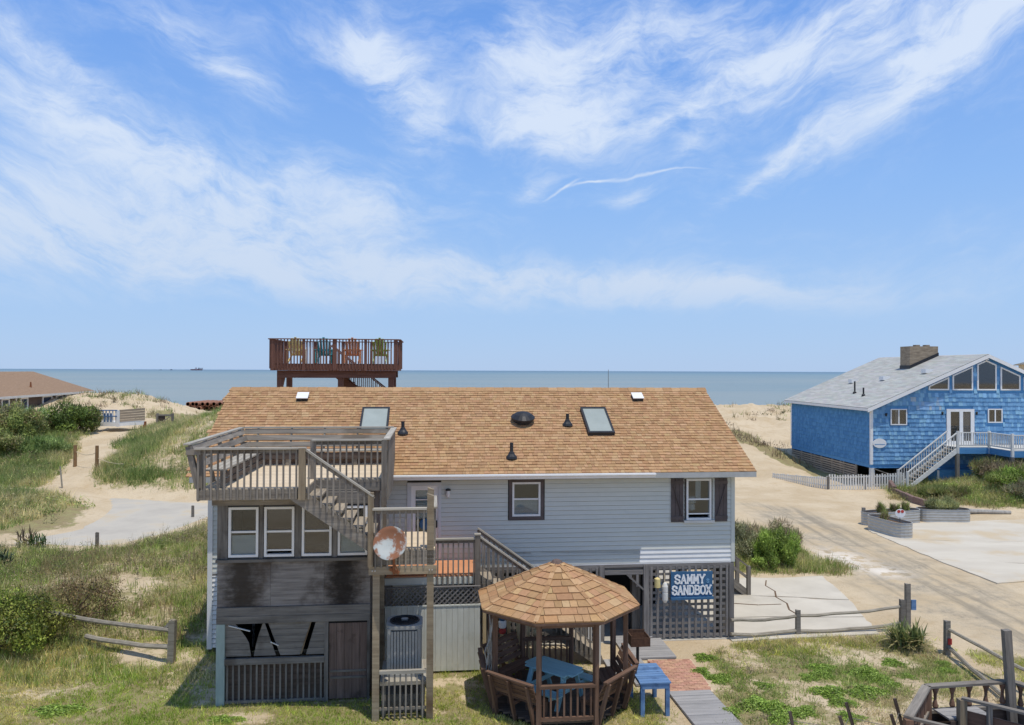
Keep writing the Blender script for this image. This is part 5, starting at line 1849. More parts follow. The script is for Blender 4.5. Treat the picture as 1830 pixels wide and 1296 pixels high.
BH.box('eave_fascia', AX - 8.30, AX - 8.255, -.30, BD + .7, RZ_ - RS_ * 8.25 - .2, RZ_ - RS_ * 8.25 - .03, 'white_paint')
b = MB()
for sgn in (-1, 1):
    b.prism([(AX, RZ_ - .165), (AX + sgn * 7.85, RZ_ - .165 - RS_ * 7.85), (AX + sgn * 7.85, RZ_ - .19 - RS_ * 7.85), (AX, RZ_ - .19)], -.295, .0)
BH.part('soffit', b, 'blue_wall')
BH.part('flood_light', MB().lathe([(.03, .1), (.09, .05), (.1, -.04)], 8, T3(AX, -.16, RZ_ - .36)), 'white_paint')


def poly_window(pts, inset=.09, lab=None):
    """frame + pane for a straight sided window standing on the front wall"""
    cx, cz = sum(p[0] for p in pts) / len(pts), sum(p[1] for p in pts) / len(pts)
    inn = []
    n = len(pts)
    for i in range(n):                                     # offset each edge inwards
        (x0, z0), (x1, z1), (x2, z2) = pts[i - 1], pts[i], pts[(i + 1) % n]
        e1_, e2_ = Vector((x1 - x0, z1 - z0)).normalized(), Vector((x2 - x1, z2 - z1)).normalized()
        n1_, n2_ = Vector((-e1_.y, e1_.x)), Vector((-e2_.y, e2_.x))
        bis = (n1_ + n2_)
        k = inset / max(.2, (1 + n1_.dot(n2_)))
        inn.append((x1 + bis.x * k, z1 + bis.y * k))
    mb = MB()
    vs = [(x, -.06, z) for x, z in pts] + [(x, -.06, z) for x, z in inn] + [(x, .02, z) for x, z in pts] + [(x, .0, z) for x, z in inn]
    fs = []
    for i in range(n):
        j = (i + 1) % n
        fs += [(i, j, n + j, n + i), (i, 2 * n + i, 2 * n + j, j), (n + i, n + j, 3 * n + j, 3 * n + i)]
    mb.add(vs, fs)
    f_ = BH.part('window', mb, 'white_paint')
    mb = MB()
    mb.prism(inn, -.03, -.024)
    BH.part('pane', mb, 'glass_dark', f_)
    mb = MB()
    mb.prism(inn, -.012, -.008)
    BH.part('dark_room', mb, 'interior', f_)
    return f_


def rk(a):
    return rake(a) - .40


for a0, a1 in ((3.93, 5.33), (5.57, 6.97)):
    poly_window([(a0, 6.50), (a1, 6.50), (a1, rk(a1)), (a0, rk(a0))])
for a0, a1 in ((7.27, 8.60), (8.88, 10.25), (10.5, 11.9)):
    poly_window([(a0, 6.50), (a1, 6.50), (a1, rk(a1) if a1 > AX else rk(a1)), (max(a0, AX), rk(max(a0, AX)) if a0 > AX else rk(AX)), ] + ([(a0, rk(AX) - .0 - (AX - a0) * RS_)] if a0 < AX else []))
for a0, a1, z0, z1 in ((1.32, 2.44, 4.16, 5.24), (8.0, 9.0, 4.32, 5.26)):
    f_ = poly_window([(a0, z0), (a1, z0), (a1, z1), (a0, z1)], .07)
    BH.box('mullion', (a0 + a1) / 2 - .04, (a0 + a1) / 2 + .04, -.055, -.031, z0 + .07, z1 - .07, 'white_paint', f_)
BH.box('curtain', 1.62, 1.84, -.020, -.014, 4.25, 5.15, 'blind')
b = MB()
for (u0, u1, v0, v1) in ((5.15, 5.42, 2.85, 5.24), (6.80, 7.05, 2.85, 5.24), (5.42, 6.80, 5.06, 5.24), (6.03, 6.27, 2.85, 5.06)):
    b.box(u0, u1, -.07, .02, v0, v1)
for (u0, u1) in ((5.42, 6.03), (6.27, 6.80)):
    b.box(u0, u1, -.07, .02, 2.85, 3.1)
f_ = BH.part('french_door', b, 'white_paint')
for (u0, u1) in ((5.42, 6.03), (6.27, 6.80)):
    BH.box('pane', u0, u1, -.03, -.024, 3.1, 5.06, 'glass_dark', f_)
    BH.box('dark_room', u0, u1, -.009, -.005, 3.1, 5.06, 'interior', f_)
BH.box('curtain', 6.33, 6.76, -.018, -.012, 3.15, 5.0, 'blind')
for a, z in ((1.0, 4.85), (4.85, 4.95), (7.2, 4.95)):
    BH.part('wall_lamp', MB().lathe([(.04, .12), (.08, .06), (.05, -.1)], 8, T3(a, -.08, z)), 'black_metal')
# chimney
b = MB()
b.box(5.65, 7.8, 5.3, 6.6, 6.9, 9.62)
CH = BH.part('chimney', b, 'chimney_brick', BR)
BH.part('flashing', MB().prism([(5.62, rake(5.62) - .1), (7.83, rake(7.83) - .1), (7.83, rake(7.83) + .26), (5.62, rake(5.62) + .26)], 5.26, 5.297), 'black_metal')
BH.part('flashing', MB().box(5.61, 5.646, 5.26, 6.62, 7.75, 8.2), 'black_metal')
for a in (6.5, 7.25):
    BH.part('flue', MB().box(a - .16, a + .16, 5.7, 6.1, 9.62, 9.74), 'chimney_brick')
for a, bb in ((3.2, 9.0), (3.8, 5.4), (5.0, 2.0)):
    z = rake(a)
    BH.part('roof_vent', MB().box(a - .26, a + .26, bb - .3, bb + .3, z - .02, z + .26), 'white_paint')
for a, bb, h_ in ((1.5, 5.3, .9), (1.2, 3.4, .6)):
    BH.part('vent_pipe', MB().lathe([(.16, -.1), (.13, .1), (.06, .16), (.06, h_)], 8, T3(a, bb, rake(a))), 'black_metal')
# underneath: piles, cross braces, slatted skirt
for a in (.12, 4.0, 8.0, 12.0, 15.6):
    for bb in (.12, 4.4, 8.8, 13.0):
        BH.box('pile', a - .13, a + .13, bb - .13, bb + .13, -.6, BZ0 - .25, 'old_white' if a < 1 and bb < 1 else 'dark_post')
BH.beam('cross_brace', (.2, .06, 1.25), (3.9, .06, -.1), .06, .24, 'porch_wood', up=(0, 1, 0))
BH.beam('cross_brace', (.2, .14, -.1), (3.9, .14, 1.25), .06, .24, 'porch_wood', up=(0, 1, 0))
for i in range(6):
    b0 = 2.1 + i * 1.83
    BH.box('skirt_post', -.02, .08, b0 - .06, b0 + .06, -.2, BZ0 - .26, 'brown_slat')
    for k in range(9):
        z = BZ0 - .37 - k * .165
        if i < 6:
            BH.box('skirt_slat', -.05, -.022, b0, min(b0 + 1.82, BD), z - .055, z + .055, 'brown_slat')
BH.box('skirt_wall', .1, .14, 2.2, BD, -.2, BZ0 - .26, 'dark_void')
BH.box('dark_backing', .14, BW_, 9.0, 9.1, -.2, BZ0 - .26, 'dark_void')  # near-black sheet added for the darkness between the piles
b = MB()
b.box(3.9, 7.0, -1.1, -.02, -.2, 1.28)
BH.part('storage_room', b, 'blue_wall')
BH.box('corner_board', 3.86, 3.98, -1.14, -1.105, -.2, 1.28, 'white_paint')
BH.part('storage_knob', MB().box(4.5, 4.6, -1.13, -1.105, .6, .75), 'black_metal')
SGN = BH.part('house_plaque', MB().lathe([(.46, 0), (.46, .03)], 24, T3(.55, -.06, 2.95) @ Matrix.Rotation(R(90), 4, 'X'), sy=.68), 'white_paint')
BH.box('plaque_line', .2, .9, -.10, -.095, 2.86, 2.90, 'blue_wall', SGN)

# white deck and stairs of the blue house
WD = Thing('white_deck', 'white railed deck with stairs on the front of the blue house', 'deck', (7.5, -2, 0), BF)
DZ = 2.85
for i in range(10):
    WD.box('deck_board', 4.8, 6.9, -1.8 + i * .178, -1.63 + i * .178, DZ - .04, DZ, 'old_white')
for i in range(22):
    WD.box('deck_board', 6.9, 16.0, -4.0 + i * .178, -3.83 + i * .178, DZ - .04, DZ, 'old_white')
WD.box('fascia', 4.8, 6.88, -1.85, -1.81, DZ - .42, DZ - .045, 'blue_wall')
WD.box('fascia', 6.86, 6.90, -4.0, -1.85, DZ - .42, DZ - .045, 'blue_wall')
WD.box('fascia', 6.86, 16.0, -4.05, -4.005, DZ - .42, DZ - .045, 'blue_wall')
for (p, q) in (((4.8, -1.8), (6.9, -1.8)), ((6.9, -1.8), (6.9, -4.0)), ((6.9, -4.0), (16.0, -4.0))):
    P_, Q_ = Vector((*p, 0)), Vector((*q, 0))
    n = int((Q_ - P_).length / .15)
    WD.beam('cap_rail', (*p, DZ + .95), (*q, DZ + .95), .13, .05, 'old_white')
    WD.beam('foot_rail', (*p, DZ + .12), (*q, DZ + .12), .05, .09, 'old_white')
    for i in range(n):
        c = P_.lerp(Q_, (i + .5) / n)
        WD.box('baluster', c.x - .022, c.x + .022, c.y - .022, c.y + .022, DZ + .12, DZ + .93, 'old_white')
for a, bb in ((4.8, -1.8), (6.9, -1.8), (6.9, -4.0), (9.5, -4), (12, -4)):
    WD.box('post', a - .07, a + .07, bb - .07, bb + .07, DZ - .4, DZ + 1.05, 'old_white')
    WD.box('pile', a - .1, a + .1, bb - .06, bb + .14, -.3, DZ - .42, 'dark_post')
for bb in (-1.80, -.70):
    mb = MB()
    mb.prism([(4.8, DZ - .35), (1.45, .0), (1.45, .28), (4.8, DZ + .02)], bb - .03, bb + .03)
    WD.part('stringer', mb, 'old_white')
    WD.beam('hand_rail', (4.8, bb, DZ + .97), (1.45, bb, 1.20), .10, .06, 'old_white')
    for i in range(20):
        t = (i + .5) / 20
        x, z = 4.8 - 3.35 * t, DZ - 2.6 * t
        WD.box('baluster', x - .02, x + .02, bb - .02, bb + .02, z - .02, z + .95, 'old_white')
    WD.box('newel', 1.40, 1.54, bb - .07, bb + .07, -.2, 1.28, 'old_white')
for i in range(14):
    WD.box('tread', 4.56 - i * .236, 4.84 - i * .236, -1.77, -.73, DZ - .22 - i * .186, DZ - .18 - i * .186, 'stair_wood')

# white picket fence, half buried at its far end
PF = Thing('picket_fence', 'white picket fence before the blue house sinking into drifted sand', 'fence', (22.5, 50.8, 0), WF)
pts = [(25.55, 50.6), (20.7, 50.9), (18.3, 54.6)]
for (p, q), hb in zip(zip(pts, pts[1:]), ((1.0, .95), (.85, .30))):
    P_, Q_ = Vector((*p, 0)), Vector((*q, 0))
    n = int((Q_ - P_).length / .165)
    for i in range(n):
        t = (i + .5) / n
        c = P_.lerp(Q_, t)
        z = gz(c.x, c.y)
        hh = hb[0] + (hb[1] - hb[0]) * t
        PF.box('picket', c.x - .048, c.x + .048, c.y - .012, c.y + .012, z - .1, z + hh + random.uniform(-.04, .04), 'old_white')
    for k in (.25, .8):
        PF.beam('rail', (P_.x, P_.y + .04, gz(P_.x, P_.y) + hb[0] * k), (Q_.x, Q_.y + .04, gz(Q_.x, Q_.y) + hb[1] * k), .03, .08, 'old_white')
for p in ((20.7, 50.85), (23.1, 50.75)):
    PF.box('post', p[0] - .06, p[0] + .06, p[1] + .0, p[1] + .12, -.3, .86, 'dark_post')

# tan neighbour roof peeping over at the far right
NH = Thing('tan_house', 'tan house top peeping over the right slope of the blue house', 'house', (52, 75, 0), T3(56.6, 79.9, 0) @ rotz(R(-32)))
NH.base = Vector((0, 0, 0)); NH.inv = Matrix.Identity(4); NH.o.matrix_world = NH.frame
b = MB()
b.box(-3.6, 9, 0, 12, -.5, 8.6)
NH.part('wall', b, 'tan_siding')
b = MB()
b.prism([(-4.2, 8.55), (9.6, 8.55), (2.7, 10.6)], -.6, 12.6)
NH.part('roof', b, 'grey_shingle')
NH.box('window', -1.6, -.6, -.05, .01, 6.4, 7.4, 'glass_dark')

# ---------------------------------------------------------------- brown house on the left
LHF = T3(-49.3, 75, 0) @ rotz(math.atan2(22, -3))
LH = Thing('brown_house', 'low brown sided house with tan hip roof behind the dune shrubs', 'house', (4, 5, 1), LHF)
b = MB()
b.box(-16, 21.6, .3, 9.0, 0, 4.95)
LH.part('wall', b, 'brown_siding')
b = MB()
e_ = 4.98
hip = [(-16, -.3, e_), (22.3, -.3, e_), (22.3, 9.6, e_), (-16, 9.6, e_), (-16, 4.6, 7.38), (17.0, 4.6, 7.38)]
b.add(hip + [(x, y, z - .14) for x, y, z in hip[:4]], [(0, 1, 5, 4), (1, 2, 5), (2, 3, 4, 5), (0, 4, 3), (0, 6, 7, 1), (1, 7, 8, 2), (6, 9, 8, 7)])
LR = LH.part('roof', b, 'tan_roof')
LH.box('fascia', -16, 22.3, -.36, -.302, e_ - .22, e_ + .01, 'old_white')
for s0, s1, z0, z1 in ((.67, 2.2, 3.5, 4.75), (4.46, 6.03, 3.5, 4.72), (9.3, 11.6, 3.6, 4.74), (12.6, 14.3, 3.6, 4.74), (15.0, 16.4, 3.6, 4.7), (18.4, 20.0, 3.4, 4.7)):
    mb = MB()
    for (u0, u1, v0, v1) in ((s0, s1, z0, z0 + .14), (s0, s1, z1 - .14, z1), (s0, s0 + .16, z0 + .14, z1 - .14), (s1 - .16, s1, z0 + .14, z1 - .14)):
        mb.box(u0, u1, .18, .29, v0, v1)
    wdw = LH.part('window', mb, 'white_paint')
    LH.box('pane', s0 + .16, s1 - .16, .26, .29, z0 + .14, z1 - .14, 'ship_navy', wdw)
for s0 in (3.55, 17.3, 20.8):
    LH.box('corner_board', s0, s0 + .22, .22, .298, 1.0, 4.8, 'white_paint')
for s0, y0 in ((-1.0, 2.6), (8.8, 1.2)):
    LH.part('vent_pipe', MB().lathe([(.14, 0), (.10, .1), (.07, .55)], 8, T3(s0, y0, 5.0 + (y0 + .3) * .49)), 'rust')
# small deck by the brown house
SDK = Thing('white_walkway_deck', 'small beach deck with white and blue rails and brown slatted side', 'deck', (-34, 67, 3), WF)
q0, q1, q2 = Vector((-35.6, 66.0, 0)), Vector((-33.45, 66.0, 0)), Vector((-32.2, 68.3, 0))
b = MB()
b.prism([tuple(q0[:2]), tuple(q1[:2]), tuple(q2[:2]), (-35.6, 68.6)], 3.12, 3.18, plane='xy')
SDK.part('floor', b, 'old_white')
SDK.beam('fascia', q0 + Vector((0, -.03, 3.0)), q1 + Vector((0, -.03, 3.0)), .05, .30, 'white_paint')
SDK.beam('fascia', q1 + Vector((0, -.03, 3.0)), q2 + Vector((0, 0, 3.0)), .05, .30, 'white_paint')
for i in range(8):
    c = q0.lerp(q1, (i + .5) / 8)
    SDK.box('baluster', c.x - .05, c.x + .05, c.y - .02, c.y + .05, 3.18, 4.15, 'white_paint')
SDK.beam('cap_rail', q0 + Vector((0, 0, 4.2)), q1 + Vector((0, 0, 4.2)), .12, .09, 'blue_paint')
SDK.beam('mid_rail', q0 + Vector((0, -.06, 3.7)), q1 + Vector((0, -.06, 3.7)), .04, .09, 'blue_paint')
SDK.box('blue_panel', -34.7, -33.9, 66.06, 66.1, 3.2, 3.95, 'blue_paint')
SDK.box('white_post', -33.5, -33.3, 65.95, 66.1, 2.8, 4.2, 'white_paint')
for i in range(5):
    SDK.beam('side_slat', q1 + Vector((.1, .1, 3.30 + i * .21)), q2 + Vector((0, 0, 3.32 + i * .22)), .04, .19, 'brown_slat')
for p in (q2, q0):
    SDK.box('post', p.x - .1, p.x + .1, p.y - .1, p.y + .1, 1.8, 3.12, 'rust')
GTE = Thing('beach_gate', 'small braced wooden gate at the top of the sand path', 'gate', (-32.3, 72.5, 3), WF)
zb = gz(-32.3, 72.5)
for x in (-33.0, -31.6):
    GTE.box('post', x - .09, x + .09, 72.4, 72.6, zb - .2, zb + 1.15, 'dark_post')
GTE.box('rail', -33.0, -31.6, 72.45, 72.55, zb + .9, zb + 1.05, 'dark_post')
GTE.beam('brace', (-32.9, 72.5, zb + .1), (-31.7, 72.5, zb + .95), .06, .14, 'fence_wood', up=(0, 1, 0))
GTE.box('panel', -32.9, -32.3, 72.5, 72.54, zb + .1, zb + .9, 'slat_wood')

# dredge pipes on the beach
r_ = random.Random(2)
labs = ['far black pipe end', 'rusty pipe']
k = 0
for row_, (n, z) in enumerate(((9, 1.15), (8, 1.85))):
    for i in range(n):
        x = -55.0 + i * .86 + row_ * .4
        y = 131 + r_.uniform(-.8, .8)
        t = Thing('steel_pipe', 'rust backed black mouthed dredge pipe in the stack on the beach', 'pipe', (x, y, z), WF, 'dredge pipes stacked on the beach')
        b = MB()
        b.lathe([(.36, 0), (.36, 9), (.28, 9), (.28, 0.3), (.28, 0)], 12, T3(x, y, z) @ Matrix.Rotation(R(-90), 4, 'X'))
        t.part('tube', b, 'pipe_rust')
        t.part('bore', MB().lathe([(.275, .25), (.275, .3)], 12, T3(x, y, z) @ Matrix.Rotation(R(-90), 4, 'X')), 'pipe_black')

# ships on the horizon
def ship(name, label, cat, px, dist, L, parts):
    X = (px - 915) / 1390 * dist
    t = Thing(name, label, cat, (X, dist, -.5), T3(X, dist, -.5))
    t.base = Vector((0, 0, 0)); t.inv = Matrix.Identity(4)
    for nm, x0, x1, z0, z1, dy, m in parts:
        mb = MB()
        if nm == 'hull':
            mb.prism([(x0 + 2, z0), (x1 - 5, z0), (x1, z1 + 1.5), (x0, z1)], -dy, dy)
        elif nm == 'sail':
            mb.prism([(x0, z0), (x1, z0), (x1 - .3, z1)], -.2, .2)
        else:
            mb.box(x0, x1, -dy, dy, z0, z1)
        t.part(nm, mb, m)


ship('dredger', 'large dredging ship with red hull and dark crane on the horizon', 'ship', 352, 3500, 110, [
    ('hull', -55, 50, -1, 8.5, 9, 'ship_red'), ('bulwark', -55, -10, 8.5, 10.5, 9, 'ship_navy'), ('deckhouse', -18, 2, 8.5, 18, 7, 'ship_white'), ('bridge', -14, -2, 18, 23, 6, 'ship_red'),
    ('gantry', 14, 19, 6, 24, 3, 'ship_navy'), ('crane_boom', 14, 55, 16, 21, 2, 'ship_navy'), ('dredge_arm', 6, 44, 3, 11, 7, 'ship_navy'), ('mast', -8, -6.5, 21, 31, 1, 'ship_white')])
ship('work_boat', 'small dark work boat beside the dredging ship on the horizon', 'boat', 306, 4100, 30, [('hull', -14, 16, -1, 4, 5, 'ship_navy'), ('cabin', -4, 4, 4, 9, 3, 'ship_navy'), ('mast', -1, 0.5, 9, 15, .7, 'ship_navy')])
ship('barge', 'low dark barge at the left of the horizon boats', 'boat', 287, 4100, 26, [('hull', -13, 14, -1, 3, 5, 'ship_navy'), ('cabin', 2, 7, 3, 6, 3, 'ship_navy')])
ship('sailing_boat', 'tiny white sailing boat far out on the left', 'boat', 237, 3300, 14, [('hull', -7, 8, -1, 2.0, 2, 'ship_white'), ('sail', -5, 1, 2, 15, 2, 'ship_white'), ('cabin', -3, 4, 2, 5, 1.5, 'ship_white')])
# ---------------------------------------------------------------- galvanised planters
def planter(name, label, cx, cy, ang, L, W, hgt, soil=True):
    fr = T3(cx, cy, gz(cx, cy)) @ rotz(ang)
    t = Thing(name, label, 'planter', (0, 0, 0), fr, 'galvanised raised planters on the sand')

    def outline(off):
        o_ = []
        r = W / 2 + off
        for sx, a0 in ((1, -90), (-1, 90)):
            for i in range(9):
                a = R(a0 + 180 * i / 8)
                o_.append((sx * (L / 2 - W / 2) + r * math.cos(a), r * math.sin(a)))
        return o_
    b = MB()
    rings = []
    nz = 11
    for k in range(nz):
        z = -.05 + (hgt + .05) * k / (nz - 1)
        rings.append([(x, y, z) for x, y in outline(.018 if k % 2 else 0)])
    n = len(rings[0])
    b.add([v for r in rings for v in r], [(k * n + i, k * n + (i + 1) % n, (k + 1) * n + (i + 1) % n, (k + 1) * n + i) for k in range(nz - 1) for i in range(n)])
    t.part('corrugated_wall', b, 'galv')
    b = MB()
    o1, o2 = outline(.025), outline(-.02)
    b.add([(x, y, hgt) for x, y in o1] + [(x, y, hgt + .03) for x, y in o1] + [(x, y, hgt) for x, y in o2] + [(x, y, hgt + .03) for x, y in o2],
          [q for i in range(n) for q in ((i, (i + 1) % n, n + (i + 1) % n, n + i), (n + i, n + (i + 1) % n, 3 * n + (i + 1) % n, 3 * n + i), (2 * n + i, 3 * n + i, 3 * n + (i + 1) % n, 2 * n + (i + 1) % n))])
    t.part('rolled_rim', b, 'galv')
    if soil:
        b = MB()
        b.prism(outline(-.005), 0, hgt - .12, plane='xy')
        t.part('soil', b, 'soil')
    return t


planter('planter', 'long galvanised planter behind the others with three small shrubs', 19.35, 39.75, R(20), 3.5, .85, .62)
planter('planter', 'galvanised planter at the right with pale grass growing behind it', 22.35, 40.35, R(-3), 2.6, .9, .62)
planter('planter', 'nearest galvanised planter, end on, holding a red and white sign', 18.05, 37.2, R(-76), 2.5, .85, .68)
PSN = Thing('planter_sign', 'round red and white sign stuck in the nearest planter', 'sign', (18.3, 36.7, .6), WF)
PSN.part('stake', MB().tube((18.32, 36.75, .4), (18.32, 36.75, .98), .018), 'dark_post')
PSN.part('disc', MB().lathe([(.24, 0), (.24, .02)], 18, T3(18.32, 36.72, 1.05) @ Matrix.Rotation(R(90), 4, 'X'), sy=.85), 'white_paint')
PSN.part('red_patch', MB().lathe([(.075, 0), (.075, .006)], 12, T3(18.24, 36.695, 1.14) @ Matrix.Rotation(R(90), 4, 'X')), 'buoy_red')
PSN.part('red_patch', MB().lathe([(.075, 0), (.075, .006)], 12, T3(18.41, 36.695, 1.14) @ Matrix.Rotation(R(90), 4, 'X')), 'buoy_red')
PO = Thing('stub_post', 'short dark post at the left end of the rear planter', 'post', (17.8, 39.2, 0), WF)
PO.box('shaft', 17.72, 17.86, 39.3, 39.44, -.1, .85, 'dark_post')
# timber edging of the mound in front of the blue house
r_ = random.Random(4)
pe = [(24.4, 50.2), (23.9, 48.6), (23.7, 47.0), (23.5, 45.4), (23.6, 44.2), (24.2, 43.2)]
for i, (p, q) in enumerate(zip(pe, pe[1:])):
    b = MB()
    z0, z1 = gz(*p), gz(*q)
    b.beam((p[0], p[1], .25 + .15 * (i == 0)), (q[0], q[1], .22), .22, .40 + .3 * (i == 0))
    solo('edging_timber', ('tall upright end timber of the mound edging nearest the white stairs', 'dark edging timber just below the tall end one', 'middle timber of the dark edging on the mound', 'dark edging timber just above the lowest one', 'lowest dark edging timber, nearest the planters')[i], 'timber', b, 'timber_dark', WF, 'timbers along the edge of the grassy mound')
LG = solo('driftwood_log', 'grey driftwood log lying in front of the grassy mound', 'log', MB().tube((24.6, 42.3, .18), (26.9, 42.0, .16), .14, .10, 8), 'driftwood', WF)

# ---------------------------------------------------------------- fences and posts
def wob(t, name, p, q, r, m, n=6, sag=.05, seed=1):
    r_ = random.Random(seed)
    p, q = Vector(p), Vector(q)
    pts = []
    for i in range(n + 1):
        s = i / n
        c = p.lerp(q, s)
        c.z -= sag * 4 * s * (1 - s)
        if 0 < i < n:
            c += Vector((r_.uniform(-.02, .02), r_.uniform(-.02, .02), r_.uniform(-.02, .02)))
        pts.append(c)
    b = MB()
    b.path(pts, r, 6)
    return t.part(name, b, m)


def post(t, x, y, z0, z1, w_=.13, m='dark_post', lean=(0, 0)):
    b = MB()
    h_ = z1 - z0
    b.add([(x - w_ / 2, y - w_ / 2, z0), (x + w_ / 2, y - w_ / 2, z0), (x + w_ / 2, y + w_ / 2, z0), (x - w_ / 2, y + w_ / 2, z0)] +
          [(x + lean[0] * h_ + dx * w_ * .46, y + lean[1] * h_ + dy * w_ * .46, z1 + e_) for dx, dy, e_ in ((-1, -1, 0), (1, -1, .02), (1, 1, -.015), (-1, 1, .01))], MB.BF_)
    return t.part('post', b, m)


F1 = Thing('split_rail_fence', 'two rail wooden fence crossing the driveway edge right of the house', 'fence', (9, 22.8, 0), WF)
post(F1, 8.40, 22.85, -.2, .72)
post(F1, 11.66, 23.25, -.2, .92, .15)
post(F1, 11.84, 23.30, -.2, 1.38, .14)
wob(F1, 'rail', (6.3, 22.35, .58), (8.40, 22.85, .56), .045, 'fence_wood', seed=1)
wob(F1, 'rail', (8.40, 22.85, .56), (11.66, 23.25, .72), .045, 'fence_wood', seed=2)
wob(F1, 'rail', (6.3, 22.35, .18), (8.40, 22.85, .14), .05, 'fence_wood', seed=3)
wob(F1, 'rail', (8.40, 22.85, .12), (11.66, 23.25, .24), .05, 'fence_wood', seed=4, sag=.08)
F1.part('blue_tag', MB().box(11.92, 12.06, 23.22, 23.26, .62, .92), 'blue_paint')
F2 = Thing('sagging_fence', 'sagging two rail fence running to the lower right corner', 'fence', (12, 20, 0), WF)
post(F2, 11.90, 21.3, -.2, .92, .14)
post(F2, 11.98, 21.45, -.2, .80, .12)
F2.part('red_tag', MB().box(11.88, 11.98, 21.20, 21.228, .30, .46), 'buoy_red')
wob(F2, 'rail', (11.92, 21.3, .70), (12.45, 17.6, .62), .045, 'fence_wood', seed=5, sag=.06)
wob(F2, 'rail', (11.92, 21.3, .22), (11.55, 18.4, .12), .055, 'fence_wood', seed=6, sag=.02)
post(F2, 12.45, 17.5, -.2, .85, .13)
F3 = Thing('split_rail_fence', 'broken two rail fence fading into the bush at lower left', 'fence', (-10.5, 21, 0), WF)
g0 = gz(-8.9, 20.5)
post(F3, -8.92, 20.5, g0 - .2, g0 + 1.12, .17, 'fence_wood', (.03, 0))
wob(F3, 'rail', (-8.95, 20.5, g0 + .86), (-13.2, 21.9, gz(-13.2, 21.9) + .80), .06, 'fence_wood', seed=7)
wob(F3, 'rail', (-8.95, 20.5, g0 + .42), (-11.6, 21.3, gz(-11.6, 21.3) + .28), .065, 'fence_wood', seed=8)
F3.part('stub', MB().beam((-9.15, 20.6, g0 + .85), (-8.86, 20.5, g0 + 1.12), .10, .08), 'fence_wood')
for (x, y, h_, m_, lb) in ((-17.85, 33.6, .62, 'dark_post', 'short wooden post standing in the grass by the lane'), (-16.6, 40.6, .60, 'dark_post', 'short wooden post at the house end of the lane'),
                           (-27.2, 47.2, 1.3, 'fence_wood', 'thin pale stake leaning on the grassy dune')):
    t = Thing('marker_post', lb, 'post', (x, y, 0), WF)
    z = gz(x, y)
    post(t, x, y, z - .2, z + h_, .12 if m_ == 'dark_post' else .07, m_, (-.1, 0) if m_ != 'dark_post' else (0, 0))
RP = Thing('rope_barrier', 'pair of brown posts joined by a sagging rope across the sand path', 'barrier', (-28, 51, 1), WF)
pz = []
for (x, y, h_) in ((-29.2, 52.1, 1.42), (-27.05, 50.8, 1.55)):
    z = gz(x, y)
    pz.append((x, y, z))
    RP.part('post', MB().tube((x, y, z - .3), (x, y, z + h_), .12, .11, 8), 'pole')
wob(RP, 'rope', (pz[0][0], pz[0][1], pz[0][2] + 1.0), (pz[1][0], pz[1][1], pz[1][2] + 1.1), .02, 'rope', sag=.18)
wob(RP, 'rope', (pz[1][0], pz[1][1], pz[1][2] + .75), (-24.9, 50.0, gz(-24.9, 50) + .4), .02, 'rope', sag=.1)
# leaning sand fence slats at the bottom edge
SF = Thing('sand_fence', 'leaning dark slats of a wired sand fence at the bottom edge', 'fence', (6.5, 15.3, 0), WF)
sl_ = [(5.52, 15.45, .98, -.10), (5.05, 15.0, .92, .02), (6.40, 15.2, 1.0, -.22), (6.72, 15.65, 1.08, -.20), (7.45, 15.3, 1.0, -.20), (7.74, 15.75, 1.12, -.19), (4.3, 15.0, .7, .1)]
for x, y, zt, ln in sl_:
    SF.beam('slat', (x + .10 - ln * 1.2, y - .1, -.2), (x, y, zt), .055, .05, 'slat_wood', up=(0, 1, 0))
SF.part('wire', MB().path([(4.3, 15.0, .6), (5.1, 15.0, .72), (5.55, 15.45, .80), (6.47, 15.2, .76), (6.78, 15.65, .78), (7.52, 15.3, .74), (7.8, 15.7, .85), (8.3, 15.6, .6)], .007, 4), 'wire')

# ---------------------------------------------------------------- corner deck, lower right
CD = Thing('corner_deck', 'low brown deck with benches and a tall post in the lower right corner', 'deck', (9.5, 15.2, 0), WF)
A_, B_, C__, D_ = Vector((7.43, 14.6, 0)), Vector((8.54, 16.04, 0)), Vector((10.45, 16.33, 0)), Vector((11.3, 15.1, 0))
for i in range(19):
    y = 13.9 + i * .13
    x0 = 7.5 + max(0, (y - 14.6)) * .77
    if y > 16.2:
        break
    CD.box('deck_board', x0, 11.1 - max(0, y - 15.1) * .65, y, y + .12, .40, .435, 'grey_plank' if i % 1 else 'lattice_wood')
for p, q, nb in ((A_, B_, 5), (B_, C__, 5), (C__, D_, 4)):
    CD.beam('cap_rail', p + Vector((0, 0, 1.25)), q + Vector((0, 0, 1.25)), .17, .045, 'deck_wood')
    for i in range(nb):
        c = p.lerp(q, (i + .5) / nb)
        if p is A_:
            CD.beam('side_board', c + Vector((.03, 0, .0)), c + Vector((0, 0, 1.22)), .26, .03, 'gazebo_wood', up=tuple((q - p).normalized().cross(Vector((0, 0, 1)))))
        else:
            CD.part('spindle', MB().lathe([(.045, .80), (.06, .84), (.028, .98), (.034, 1.08), (.07, 1.2), (.07, 1.23)], 8, T3(c.x, c.y, 0)), 'gazebo_wood')
    CD.beam('sill_rail', p + Vector((0, 0, .74)), q + Vector((0, 0, .74)), .12, .06, 'deck_wood')
    CD.beam('side_skirt', p + Vector((0, 0, .35)), q + Vector((0, 0, .35)), .03, .70, 'slat_wood')
for p in (A_, B_, C__, D_):
    CD.box('post', p.x - .07, p.x + .07, p.y - .07, p.y + .07, -.2, 1.22, 'gazebo_wood')
E_ = Vector((9.0, 13.5, 0))
CD.beam('cap_rail', A_ + Vector((.05, .0, 1.24)), E_ + Vector((0, 0, 1.24)), .09, .045, 'deck_wood')
